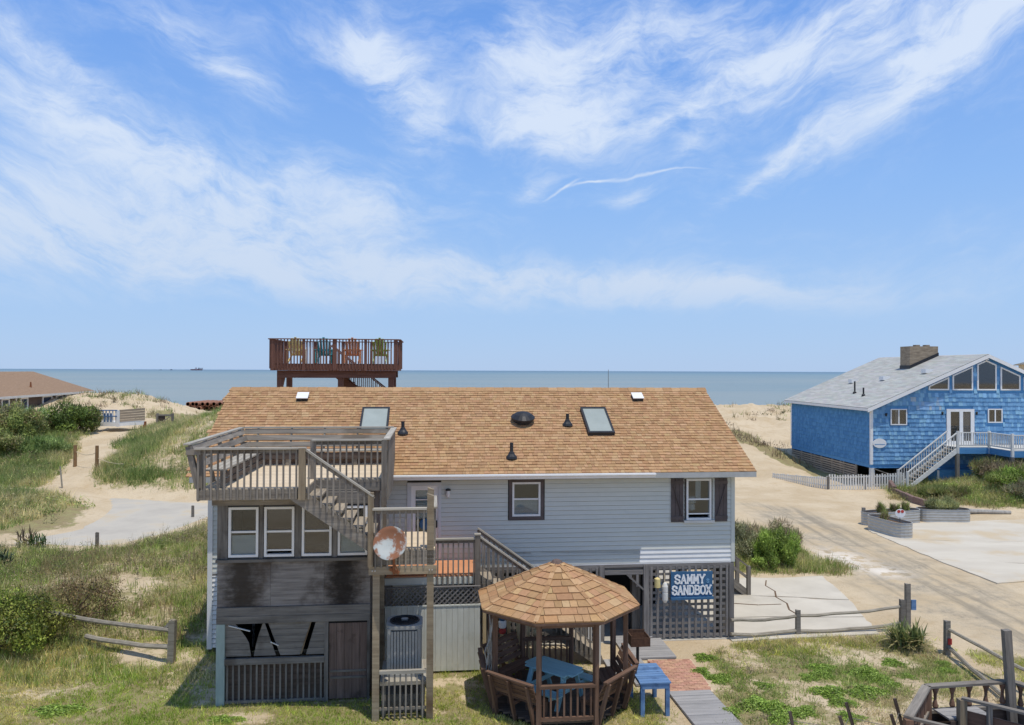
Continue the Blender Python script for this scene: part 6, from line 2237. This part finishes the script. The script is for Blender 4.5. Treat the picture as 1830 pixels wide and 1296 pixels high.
CD.beam('side_skirt', A_ + Vector((0, 0, .6)), E_ + Vector((0, 0, .6)), .03, 1.1, 'slat_wood')
# bench along the far side
u_ = (C__ - B_).normalized()
for i in range(3):
    o_ = Vector((u_.y, -u_.x, 0)) * (.16 + .15 * i)
    CD.beam('seat_board', B_ + o_ + u_ * .1 + Vector((0, 0, .80)), B_ + o_ + u_ * 1.05 + Vector((0, 0, .80)), .14, .035, 'grey_plank')
CD.beam('bench_front', B_ + Vector((u_.y, -u_.x, 0)) * .56 + u_ * .1 + Vector((0, 0, .6)), B_ + Vector((u_.y, -u_.x, 0)) * .56 + u_ * 1.05 + Vector((0, 0, .6)), .03, .36, 'slat_wood')
# inner bench back
I0, I1 = Vector((8.95, 15.5, 0)), Vector((10.9, 13.9, 0))
CD.beam('cap_rail', I0 + Vector((0, 0, 1.24)), I1 + Vector((0, 0, 1.24)), .11, .045, 'deck_wood')
CD.box('post', 8.88, 9.02, 15.43, 15.57, .4, 1.22, 'tower_wood')
CD.beam('bench_back', I0 + Vector((.1, 0, .84)), I1 + Vector((0, 0, .84)), .03, .30, 'gazebo_wood')
for i in range(3):
    c = I0.lerp(I1, (i + .6) / 3.2)
    CD.box('stile', c.x - .04, c.x + .04, c.y - .04, c.y + .04, .43, 1.22, 'deck_wood')
CD.beam('tall_post', (10.42, 16.2, .2), (10.28, 16.2, 2.36), .15, .13, 'dark_post', up=(0, 1, 0))
CT = Thing('patio_table', 'weathered grey plank table on the corner deck', 'table', (10.4, 14.6, .43), WF)
for i in range(5):
    o_ = Vector((-.07, -.12, 0)) * 0 + Vector((-.5 * .0 + .075 * i, .09 * i, 0))
    CT.beam('table_board', Vector((9.55, 14.35, 1.02)) + o_, Vector((10.75, 13.4, 1.02)) + o_, .10, .035, 'grey_plank')
for x, y in ((9.75, 14.4), (10.4, 13.9), (10.0, 14.65), (10.7, 14.1)):
    CT.box('leg', x - .04, x + .04, y - .04, y + .04, .43, 1.0, 'grey_plank')


# ---------------------------------------------------------------- foliage
def np_mesh(name, V, cols, m):
    """V (n, k, 3): n separate faces of k corners; cols (n, 3)"""
    n, k = V.shape[:2]
    c = np.array([(V[..., 0].min() + V[..., 0].max()) / 2, (V[..., 1].min() + V[..., 1].max()) / 2, V[..., 2].min()])
    me = bpy.data.meshes.new(name)
    me.vertices.add(n * k)
    me.vertices.foreach_set('co', (V - c).astype(np.float32).ravel())
    me.loops.add(n * k)
    me.loops.foreach_set('vertex_index', np.arange(n * k, dtype=np.int32))
    me.polygons.add(n)
    me.polygons.foreach_set('loop_start', np.arange(0, n * k, k, dtype=np.int32))
    me.update(calc_edges=True)
    at = me.attributes.new('tint', 'FLOAT_COLOR', 'POINT')
    cc = np.concatenate([np.repeat(cols, k, 0), np.ones((n * k, 1))], 1).astype(np.float32)
    at.data.foreach_set('color', cc.ravel())
    me.materials.append(MATS[m])
    return me, Vector(c)


def unit(v):
    return v / (np.linalg.norm(v, axis=-1, keepdims=True) + 1e-9)


def leaf_quads(P, N, ln, wd_, g_):
    """pointed four-cornered leaves at P facing roughly N"""
    n = len(P)
    t = unit(np.cross(N, g_.normal(size=(n, 3))))
    s = unit(np.cross(N, t))
    ln = ln * g_.uniform(.6, 1.3, (n, 1))
    wd_ = wd_ * g_.uniform(.6, 1.3, (n, 1))
    return np.stack([P - t * ln * .5, P + s * wd_ * .5, P + t * ln * .5, P - s * wd_ * .5], 1)


def shrub(name, label, x, y, rx, ry, hgt, n, leaf, pal, seed, group=None, blobs=16,  flat=.35, stems=True, z=None, cat='shrub', spike=0):
    g_ = np.random.default_rng(seed)
    blobs = int(blobs * 1.8)
    n = int(n * 1.7)
    flat = flat * .45
    spike = max(spike, .12)
    z0 = gz(x, y) if z is None else z
    t = Thing(name, label, cat, (x, y, z0), WF, group)
    ang = g_.uniform(0, 2 * math.pi, blobs)
    rr = np.sqrt(g_.uniform(0, 1, blobs)) * .86
    bc = np.stack([x + rx * rr * np.cos(ang), y + ry * rr * np.sin(ang), z0 + hgt * (flat + (.84 - flat) * g_.uniform(.05, 1, blobs) * (1 - .55 * rr ** 2))], 1)
    br = np.stack([rx * g_.uniform(.14, .38, blobs), ry * g_.uniform(.14, .38, blobs), hgt * g_.uniform(.12, .28, blobs)], 1)
    bi = g_.integers(0, blobs, n)
    d = unit(g_.normal(size=(n, 3)))
    rad = g_.uniform(.55, 1.08, (n, 1)) ** .6
    P = bc[bi] + d * br[bi] * rad
    P[:, 2] = np.maximum(P[:, 2], z0 + .02)
    N = unit(d + .8 * g_.normal(size=(n, 3)) + np.array([0, 0, .5]))
    V = leaf_quads(P, N, leaf, leaf * .5, g_)
    if spike:
        k = int(n * spike)
        up_ = unit(g_.normal(size=(k, 3)) * .45 + np.array([0, 0, 1]))
        side = unit(np.cross(up_, g_.normal(size=(k, 3))))
        L_ = g_.uniform(1.5, 4.0, (k, 1)) * leaf
        V[:k] = np.stack([P[:k] - side * leaf * .14, P[:k] + side * leaf * .14, P[:k] + up_ * L_ + side * leaf * .02, P[:k] + up_ * L_ - side * leaf * .02], 1)
    pal = np.array([srgb(*c) for c in pal])
    bt = g_.uniform(.62, 1.25, blobs)
    cols = 1.75 * pal[(bi * 7 + g_.integers(0, 2, n)) % len(pal)] * bt[bi][:, None] * g_.uniform(.6, 1.35, (n, 1))
    me, c = np_mesh('foliage', V, cols, 'leaf_mix')
    t.link('foliage', me, Matrix.Translation(c))
    if stems:
        b = MB()
        r_ = random.Random(seed)
        for i in range(min(blobs, 9)):
            q = bc[i]
            mid = ((x * .6 + q[0] * .4), (y * .6 + q[1] * .4), z0 + (q[2] - z0) * .55)
            r0_ = .02 + .012 * hgt
            b.tube((x + r_.uniform(-.1, .1), y + r_.uniform(-.1, .1), z0 - .05), mid, r0_, r0_ * .7, 5)
            b.tube(mid, tuple(q), r0_ * .7, r0_ * .25, 5)
        t.part('branch', b, 'stem_wood')
    return t


DG = ((66, 82, 38), (84, 100, 46), (104, 118, 54), (72, 86, 42), (92, 88, 56))
OG = ((108, 118, 62), (126, 134, 72), (92, 104, 54), (142, 144, 88), (120, 108, 76))
BG = ((104, 124, 54), (120, 140, 62), (134, 152, 74), (92, 108, 48))
GYG = ((122, 124, 92), (140, 140, 106), (106, 110, 80), (128, 118, 92))
YG = ((86, 100, 40), (110, 120, 50), (66, 80, 34), (98, 96, 50), (126, 132, 58))
BR_ = ((118, 104, 82), (134, 120, 94), (104, 92, 74), (126, 124, 88))
shrub('shrub', 'big dark green shrub in front of the brown house', -36.0, 64, 2.3, 2.2, 2.9, 9000, .17, DG, 1, 'shrubs on the left dune', 22)
shrub('shrub', 'bright olive shrub at the far left edge below the brown house', -40.6, 61.5, 2.4, 2.0, 2.5, 7500, .17, OG, 2, 'shrubs on the left dune', 18)
shrub('shrub', 'silvery green shrub left of the big dark one', -38.9, 62.6, 1.7, 1.6, 2.0, 6000, .16, ((126, 140, 92), (112, 128, 76), (140, 150, 106)), 14, 'shrubs on the left dune', 16)
shrub('shrub', 'grey twiggy shrub with bare branches on the left dune', -37.6, 58.5, 1.7, 1.6, 2.6, 4200, .15, GYG, 3, 'shrubs on the left dune', 14)
shrub('shrub', 'rounded mid green shrub beside the bare twiggy one', -36.2, 57.3, 2.0, 1.6, 2.8, 7000, .15, OG, 4, 'shrubs on the left dune', 16)
shrub('shrub', 'low dark shrub at the left frame edge with a visible trunk', -39.8, 57.4, 1.6, 1.6, 2.8, 4600, .16, DG, 5, 'shrubs on the left dune', 14)
shrub('shrub', 'spreading yellow green shrub lowest on the left dune', -37.0, 54.0, 2.6, 1.9, 1.5, 6000, .15, OG, 6, 'shrubs on the left dune', 18, spike=.2)
shrub('shrub', 'pale grassy shrub beside the sand path posts', -33.6, 55.6, 1.9, 1.6, 1.2, 4200, .15, ((112, 130, 74), (130, 144, 88), (96, 116, 62)), 7, 'shrubs on the left dune', 14, spike=.35)
shrub('shrub', 'dense dark yellow green shrub at the lower left edge', -13.9, 21.1, 2.0, 1.5, 1.75, 11000, .085, YG, 8, None, 26)
shrub('shrub', 'thin dry shrub with brown seed heads above the lower left shrub', -13.0, 23.2, 1.6, 1.2, 1.5, 1900, .075, ((96, 92, 50), (112, 96, 64), (88, 70, 54)), 9, None, 22, flat=.15)
shrub('shrub', 'fresh bright green shrub right of the grey house', 10.25, 30.6, .92, .9, 1.6, 6500, .085, BG, 10, 'shrubs beside the grey house', 18, flat=.15, spike=.4)
shrub('shrub', 'grey green wispy shrub close to the house corner', 9.15, 31.4, 1.1, 1.0, 1.45, 4200, .08, GYG, 11, 'shrubs beside the grey house', 16, flat=.2, spike=.4)
shrub('shrub', 'small lime green shrub low under the bright one', 9.7, 29.7, .5, .4, .6, 1800, .07, BG, 12, 'shrubs beside the grey house', 10)
shrub('shrub', 'brown dry brush behind the bright green shrub', 10.9, 32.6, 1.2, 1.2, 1.2, 3800, .09, BR_, 13, 'shrubs beside the grey house', 14, spike=.4)
for i, (x, y, rx, ry, h_, pal, lb, sp) in enumerate((
        (30.2, 46.2, 1.9, 1.4, 1.1, BG[:2] + OG[:2], 'leafy green shrub at the front of the mound', .2), (31.8, 46.0, 1.9, 1.5, 1.2, OG, 'olive shrub at the right of the mound', .3),
        (30.6, 47.9, 1.6, 1.2, 1.1, BR_, 'brown dry shrub near the blue storage wall on the mound', .4), (31.0, 49.0, 2.0, 1.4, 1.3, OG, 'wide olive shrub under the white deck rail', .3),
        (33.2, 48.5, 2.2, 1.6, 1.4, DG[1:] + OG[:1], 'dark green shrub on top of the mound at the frame edge', .2), (29.6, 44.4, 1.5, 1.0, 1.0, GYG, 'grey brown shrub low on the mound beside the log', .4),
        (25.9, 46.6, 1.5, 1.0, .5, OG, 'low olive shrub at the timber end of the mound', .4), (31.2, 43.9, 1.3, 1.0, .9, GYG, 'grey twiggy shrub at the right foot of the mound', .4))):
    shrub('shrub', lb, x, y, rx, ry, h_, 5600, .12, pal, 30 + i, 'shrubs on the mound before the blue house', 16, flat=.25, spike=sp)
for i, (x, y, h_, lb) in enumerate(((18.7, 39.45, .55, 'small upright plant at the left of the rear planter'), (19.6, 39.85, .5, 'small upright plant in the middle of the rear planter'), (20.3, 40.1, .48, 'small upright plant right of centre in the rear planter'),
                                    (17.95, 37.6, .4, 'small plant in the nearest planter behind the sign'))):
    shrub('planter_plant', lb, x, y, .22, .2, h_, 420, .09, OG[:2] + BR_[:2], 50 + i, 'plants in the planters', 6, stems=False, z=.5, cat='plant', spike=.6)
shrub('planter_plant', 'wide pale grassy plant filling the right hand planter', 22.3, 40.5, .95, .4, .62, 2600, .09, ((150, 150, 106), (134, 138, 92), (116, 122, 78)), 56, 'plants in the planters', 9, stems=False, z=.48, cat='plant', spike=.7)


# yuccas: long pointed leaves from one crown
def yucca(x, y, n, L_, pal, label, seed, dead=.25):
    g_ = np.random.default_rng(seed)
    z0 = gz(x, y)
    t = Thing('yucca', label, 'plant', (x, y, z0), WF)
    az_ = g_.uniform(0, 2 * math.pi, n)
    el_ = g_.uniform(.15, 1.45, n)
    d = np.stack([np.cos(az_) * np.cos(el_), np.sin(az_) * np.cos(el_), np.sin(el_)], 1)
    o_ = np.stack([g_.uniform(-.35, .35, n) + x, g_.uniform(-.25, .25, n) + y, z0 + g_.uniform(.05, .3, n)], 1)
    s = unit(np.cross(d, np.array([0, 0, 1.0])))
    L = L_ * g_.uniform(.6, 1.15, (n, 1))
    m_ = o_ + d * L * .55
    tip = o_ + d * L + np.array([0, 0, -1]) * (L * .12)
    V = np.stack([o_ - s * .02, o_ + s * .02, m_ + s * .026, m_ - s * .026], 1)
    V2 = np.stack([m_ - s * .026, m_ + s * .026, tip + s * .003, tip - s * .003], 1)
    pal = np.array([srgb(*c) for c in pal])
    cols = pal[g_.integers(0, len(pal), n)]
    low = el_ < .45
    cols[low] = srgb(176, 166, 116)
    me, c = np_mesh('leaves', np.concatenate([V, V2]), np.concatenate([cols, cols]), 'leaf_mix')
    t.link('leaves', me, Matrix.Translation(c))
    t.part('trunk', MB().tube((x, y, z0 - .1), (x, y, z0 + .25), .10, .07, 7), 'stem_wood')
    return t


yucca(11.05, 21.75, 300, .66, ((124, 136, 82), (142, 150, 96), (104, 118, 74), (166, 164, 108)), 'spiky yucca by the end of the two rail fence', 3)
yucca(-19.6, 29.8, 80, .6, ((58, 74, 58), (72, 88, 66), (50, 66, 52)), 'dark spiky yucca at the left edge of the grass', 4)
yucca(-20.4, 33.6, 70, .5, ((70, 96, 56), (92, 116, 66), (60, 84, 48)), 'small green yucca in the grass beside the lane', 6)
yucca(-21.2, 34.0, 60, .8, ((128, 114, 88), (112, 98, 78)), 'dry brown yucca stalk beside the lane', 7)

# bright clumps on the right hand sand
CL = [(8.04, 20.15, .34), (7.51, 19.67, .24), (9.0, 19.9, .40), (10.04, 20.6, .3), (7.73, 18.7, .40), (8.56, 18.78, .42), (9.24, 19.22, .28), (7.72, 18.1, .32), (6.72, 17.76, .28), (10.05, 19.8, .22), (11.37, 20.57, .22), (11.24, 20.11, .22),
      (7.63, 17.4, .28), (5.58, 18.05, .42), (6.02, 17.85, .36), (5.29, 19.57, .26), (6.2, 19.19, .24), (6.31, 17.53, .3), (5.91, 17.24, .32), (4.9, 19.97, .3), (5.14, 19.53, .3), (4.85, 17.65, .3), (5.26, 20.9, .3), (7.9, 19.9, .3), (9.15, 19.7, .32), (8.2, 18.6, .3)]
cm = []
for v in range(3):
    g_ = np.random.default_rng(70 + v)
    n = 1500
    r = np.sqrt(g_.uniform(0, 1, n))
    a = g_.uniform(0, 2 * math.pi, n)
    edge = (1 + .28 * np.sin(a * 3 + v) + .15 * np.sin(a * 7 + 2 * v)) * g_.uniform(.75, 1.2, n)
    P = np.stack([r * np.cos(a) * edge, r * np.sin(a) * edge, .02 + .42 * (1 - r ** 2) * g_.uniform(.35, 1, n)], 1)
    N = unit(g_.normal(size=(n, 3)) * .7 + np.array([0, 0, 1.0]))
    V = leaf_quads(P, N, .16, .10, g_)
    pal = np.array([srgb(*c) for c in ((118, 142, 58), (132, 156, 68), (146, 166, 80), (98, 120, 50))])
    cm.append(np_mesh('leaf_clump', V, 1.4 * pal[g_.integers(0, 4, n)] * g_.uniform(.6, 1.3, (n, 1)), 'leaf_mix')[0])
LM = {'brick path': (4.6, 20.0), 'boardwalk': (4.4, 17.4), 'spiky yucca': (11.05, 21.75), 'sagging rail fence': (11.7, 19.6), 'corner deck': (8.3, 16.2), 'leaning sand fence': (6.2, 15.5), 'lattice wall': (6.2, 22.0)}
rank = {}
for (x, y, s) in CL:
    nm = min(LM, key=lambda k: (LM[k][0] - x) ** 2 + (LM[k][1] - y) ** 2)
    rank.setdefault(nm, []).append(((LM[nm][0] - x) ** 2 + (LM[nm][1] - y) ** 2, x, y))
names = {}
for nm, v in rank.items():
    for i, (d_, x, y) in enumerate(sorted(v)):
        names[(x, y)] = 'bright green leafy clump %snearest the %s' % (('', 'second ', 'third ', 'fourth ', 'fifth ', 'sixth ', 'seventh ', 'eighth ', 'ninth ')[min(i, 8)], nm)
for i, (x, y, s) in enumerate(CL):
    o = bpy.data.objects.new('ground_plant', cm[i % 3])
    C.objects.link(o)
    o.location = (x, y, gz(x, y) - .02)
    o.scale = (s, s * .9, s * .8)
    o.rotation_euler = (0, 0, i * 1.7)
    o['label'] = names[(x, y)]
    o['category'] = 'plant'
    o['group'] = 'bright green clumps on the sandy grass'
for i, (x, y, s, lb) in enumerate(((-10.2, 17.5, .42, 'dark green leafy clump on the lawn at lower left'), (-6.2, 17.1, .3, 'small leafy clump on the lawn below the porch'))):
    o = bpy.data.objects.new('ground_plant', cm[i])
    C.objects.link(o)
    o.location = (x, y, gz(x, y) - .02)
    o.scale = (s * 1.3, s * .8, s * .6)
    o['label'] = lb
    o['category'] = 'plant'


# ---------------------------------------------------------------- grass
def grass(name, label, box, n, blades, h_, wd_, pal, prob, seed, lean=.55, spread=.10, cat='grass'):
    """tufts of narrow blades; prob(x, y) 0..1 says where they stand"""
    g_ = np.random.default_rng(seed)
    x = g_.uniform(box[0], box[1], n)
    y = g_.uniform(box[2], box[3], n)
    k = g_.uniform(0, 1, n) < prob(x, y)
    x, y = x[k], y[k]
    n = len(x)
    ht = g_.uniform(h_[0], h_[1], n) * (.7 + .6 * fbm(x * .5, y * .5, seed))
    pal = np.array([srgb(*c) for c in pal])
    pick = np.clip((fbm(x * .35, y * .35, seed + 7) - .5) * 2.4 + .5 + g_.normal(0, .22, n), 0, .999)
    tc_ = 1.75 * pal[(pick * len(pal)).astype(int)] * g_.uniform(.62, 1.32, (n, 1))
    X, Y = np.repeat(x, blades), np.repeat(y, blades)
    m_ = n * blades
    X = X + g_.normal(0, spread, m_)
    Y = Y + g_.normal(0, spread, m_)
    Z = H(X, Y) - .02
    hh = np.repeat(ht, blades) * g_.uniform(.5, 1.2, m_)
    a = g_.uniform(0, 2 * math.pi, m_)
    ln = lean * np.abs(g_.normal(0, 1, m_)) * hh
    ta = g_.uniform(0, 2 * math.pi, m_)
    w2 = wd_ * g_.uniform(.6, 1.4, m_) * .5
    V = np.empty((m_, 3, 3))
    V[:, 0] = np.stack([X - np.cos(ta) * w2, Y - np.sin(ta) * w2, Z], 1)
    V[:, 1] = np.stack([X + np.cos(ta) * w2, Y + np.sin(ta) * w2, Z], 1)
    V[:, 2] = np.stack([X + np.cos(a) * ln, Y + np.sin(a) * ln, Z + hh], 1)
    cols = np.repeat(tc_, blades, 0) * g_.uniform(.75, 1.25, (m_, 1))
    me, c = np_mesh(name, V, cols, 'grass_mix')
    o = bpy.data.objects.new(name, me)
    C.objects.link(o)
    o.location = c
    o['label'], o['category'], o['kind'] = label, cat, 'stuff'
    return o


def pv(extra=None, thr=.25, gain=1.0, nsc=1.3, namp=.7):
    def f(x, y):
        v = zones(x, y)[0]
        v = (v - thr) / (1 - thr) + namp * (fbm(x * nsc, y * nsc, 91) - .5) * (v > .05)
        v = np.clip(v * gain, 0, 1)
        return v * extra(x, y) if extra else v
    return f


OLV = ((170, 160, 118), (152, 150, 98), (136, 144, 82), (122, 136, 70), (108, 126, 60), (134, 124, 88))
DUN = ((176, 164, 120), (152, 150, 100), (130, 138, 84), (114, 128, 72), (100, 116, 64))
LWN = ((178, 166, 108), (162, 158, 88), (148, 152, 74), (134, 146, 64), (122, 140, 58))
DRY = ((170, 156, 122), (154, 142, 106), (150, 148, 98), (134, 142, 82), (116, 132, 68))
grass('field_grass', 'rough olive grass and dry stalks on the left of the house', (-30, -7, 19, 42), 24000, 8, (.14, .40), .024, OLV, pv(lambda x, y: inpoly(x, y, FIELD, .5)), 1)
grass('field_scrub', 'taller brown seed stalks among the left hand grass', (-30, -7, 22, 42), 3000, 8, (.35, .75), .022, ((150, 132, 104), (136, 118, 92), (128, 122, 82)), pv(lambda x, y: inpoly(x, y, FIELD, .5) * (fbm(x * .5, y * .5, 5) > .5)), 2, lean=.3)
grass('lawn_grass', 'short green lawn grass in front of the porch', (-16, 4, 14, 22), 42000, 7, (.05, .13), .018, LWN, pv(lambda x, y: (y < 22) * 1.0, thr=.2, gain=1.15), 3, lean=.8, spread=.05)
grass('sand_grass', 'sparse dry grass on the sand at lower right', (3, 12.5, 13.5, 23.2), 17000, 9, (.05, .17), .018, DRY, pv(lambda x, y: inpoly(x, y, RIGHTF, .3) * (.35 + .65 * (fbm(x * 1.1, y * 1.1, 17) > .48)), thr=.1), 4, lean=.9, spread=.06)
grass('verge_grass', 'green grass strip beside the wall of the house and along the fence', (3.5, 15, 14, 23.4), 16000, 7, (.06, .18), .018, LWN[:4], pv(lambda x, y: np.clip(inpoly(x, y, VERGE, .3) * .8 + sstep(blob(x, y, 7.0, 21.8, 3.2, .9), .25, .7) + .5 * blob(x, y, 5.4, 20.6, .9, .9) + .55 * blob(x, y, 9.8, 22.3, 2.2, .9), 0, 1), thr=.05), 5, lean=.8, spread=.06)
grass('dune_grass', 'grey green dune grass covering the dune beside the path', (-36, -12, 44, 84), 42000, 7, (.30, .65), .036, DUN, pv(lambda x, y: (x > -33.5) * 1.0), 6, lean=.5, spread=.14)
grass('shore_grass', 'pale green grass on the left hand dunes and lane edge', (-56, -24, 37, 70), 26000, 7, (.25, .55), .034, DUN, pv(lambda x, y: 1.0 - inpoly(x, y, FIELD, .3)), 7, lean=.5, spread=.14)
grass('mound_grass', 'tawny grass over the mound before the blue house', (20, 42, 41, 56), 12000, 7, (.20, .45), .030, OLV, pv(), 8, lean=.6, spread=.12)
grass('brush_grass', 'tawny grass around the shrubs right of the house', (7.5, 14, 28.5, 40), 7000, 7, (.15, .40), .022, OLV, pv(), 9, lean=.6)
grass('crest_grass', 'dark tufts along the crest of the far sand dunes', (-60, 40, 60, 97), 9000, 8, (.35, .8), .06, ((128, 112, 88), (112, 104, 76), (108, 120, 72), (126, 136, 84)), lambda x, y: np.clip(pv(thr=.1)(x, y) * .5 + .30 * (np.abs(y - 87) < 6) * (fbm(x * .35, y * .35, 31) > .56) * (x > 10) + .5 * blob(x, y, -47, 90, 8, 6) * (fbm(x * .5, y * .5, 33) > .48), 0, 1), 10, lean=.6, spread=.25)


def scrub(name, label, box, n, prob, rad, hgt, leaf, k, pal, seed):
    """small leafy and twiggy scrub too thick to count: n clumps of k leaves"""
    g_ = np.random.default_rng(seed)
    x, y = g_.uniform(box[0], box[1], n), g_.uniform(box[2], box[3], n)
    keep = g_.uniform(0, 1, n) < prob(x, y)
    x, y = x[keep], y[keep]
    n = len(x)
    r = g_.uniform(rad[0], rad[1], n) * (.6 + .8 * fbm(x * .4, y * .4, seed))
    hh = g_.uniform(hgt[0], hgt[1], n)
    z = H(x, y)
    pal = np.array([srgb(*c) for c in pal])
    pk = np.clip((fbm(x * .3, y * .3, seed + 3) - .5) * 2.6 + .5 + g_.normal(0, .25, n), 0, .999)
    tc_ = 1.75 * pal[(pk * len(pal)).astype(int)] * g_.uniform(.55, 1.3, (n, 1))
    d = unit(g_.normal(size=(n * k, 3)))
    d[:, 2] = np.abs(d[:, 2])
    q = g_.uniform(.35, 1.05, (n * k, 1))
    P = np.stack([np.repeat(x, k), np.repeat(y, k), np.repeat(z, k)], 1) + d * q * np.stack([np.repeat(r, k), np.repeat(r, k), np.repeat(hh, k)], 1)
    N = unit(d + g_.normal(size=d.shape) * .9)
    V = leaf_quads(P, N, leaf, leaf * .45, g_)
    t = g_.uniform(0, 1, n * k) < .3
    m_ = int(t.sum())
    up_ = unit(g_.normal(size=(m_, 3)) * .5 + np.array([0, 0, 1]))
    sd = unit(np.cross(up_, g_.normal(size=(m_, 3)))) * leaf * .10
    L_ = g_.uniform(1.2, 3.2, (m_, 1)) * leaf
    V[t] = np.stack([P[t] - sd, P[t] + sd, P[t] + up_ * L_ + sd * .2, P[t] + up_ * L_ - sd * .2], 1)
    cols = np.repeat(tc_, k, 0) * g_.uniform(.6, 1.3, (n * k, 1))
    me, c = np_mesh(name, V, cols, 'leaf_mix')
    o = bpy.data.objects.new(name, me)
    C.objects.link(o)
    o.location = c
    o['label'], o['category'], o['kind'] = label, 'scrub', 'stuff'
    return o


SCP = ((150, 136, 106), (124, 110, 82), (106, 100, 74), (116, 124, 70), (128, 140, 74), (96, 110, 56), (82, 84, 52), (134, 128, 92))
scrub('field_undergrowth', 'mottled low scrub through the rough grass left of the house', (-30, -7.2, 21.5, 42), 6000, pv(lambda x, y: inpoly(x, y, FIELD, .5) * (.2 + .8 * sstep(fbm(x * .45, y * .45, 61), .40, .58))), (.12, .5), (.12, .55), .075, 42, SCP, 21)
scrub('dune_undergrowth', 'low leafy scrub scattered over the left hand dunes', (-56, -13, 36, 74), 3600, pv(lambda x, y: (1 - inpoly(x, y, FIELD, .3)) * sstep(fbm(x * .3, y * .3, 62), .40, .6)), (.3, .9), (.2, .75), .14, 40, SCP[1:], 22)
scrub('mound_undergrowth', 'low scrub over the mound before the blue house', (21, 42, 41, 56), 1300, pv(), (.25, .7), (.15, .5), .11, 40, ((150, 140, 92), (134, 136, 78), (120, 134, 66), (136, 150, 78), (112, 128, 62)), 23)
scrub('sand_undergrowth', 'tiny mixed weeds over the sandy ground at lower right', (3.6, 12, 14, 22.8), 900, pv(lambda x, y: inpoly(x, y, RIGHTF, .3), thr=.15), (.08, .22), (.04, .14), .05, 26, ((150, 136, 112), (138, 128, 96), (140, 142, 88), (128, 142, 72)), 24)
scrub('lawn_weeds', 'patchy low weeds in the lawn below the porch', (-16, 3, 14, 21.5), 700, pv(lambda x, y: sstep(fbm(x * .6, y * .6, 64), .45, .6)), (.08, .28), (.03, .10), .05, 30, ((150, 148, 84), (132, 150, 66), (116, 140, 58)), 25)
scrub('crest_scrub', 'dark dry scrub on the lumpy sand of the far dunes', (-58, 38, 66, 94), 2600, lambda x, y: np.clip(.9 * blob(x, y, -46, 89, 9, 7) * (fbm(x * .45, y * .45, 66) > .50) + .5 * (np.abs(y - 86) < 6) * (x > 11) * (fbm(x * .4, y * .4, 67) > .60) + .7 * blob(x, y, 21.5, 66, 1.8, 8, .2), 0, 1), (.3, .8), (.2, .6), .18, 34, ((104, 88, 74), (118, 100, 82), (96, 96, 66), (124, 122, 80)), 26)
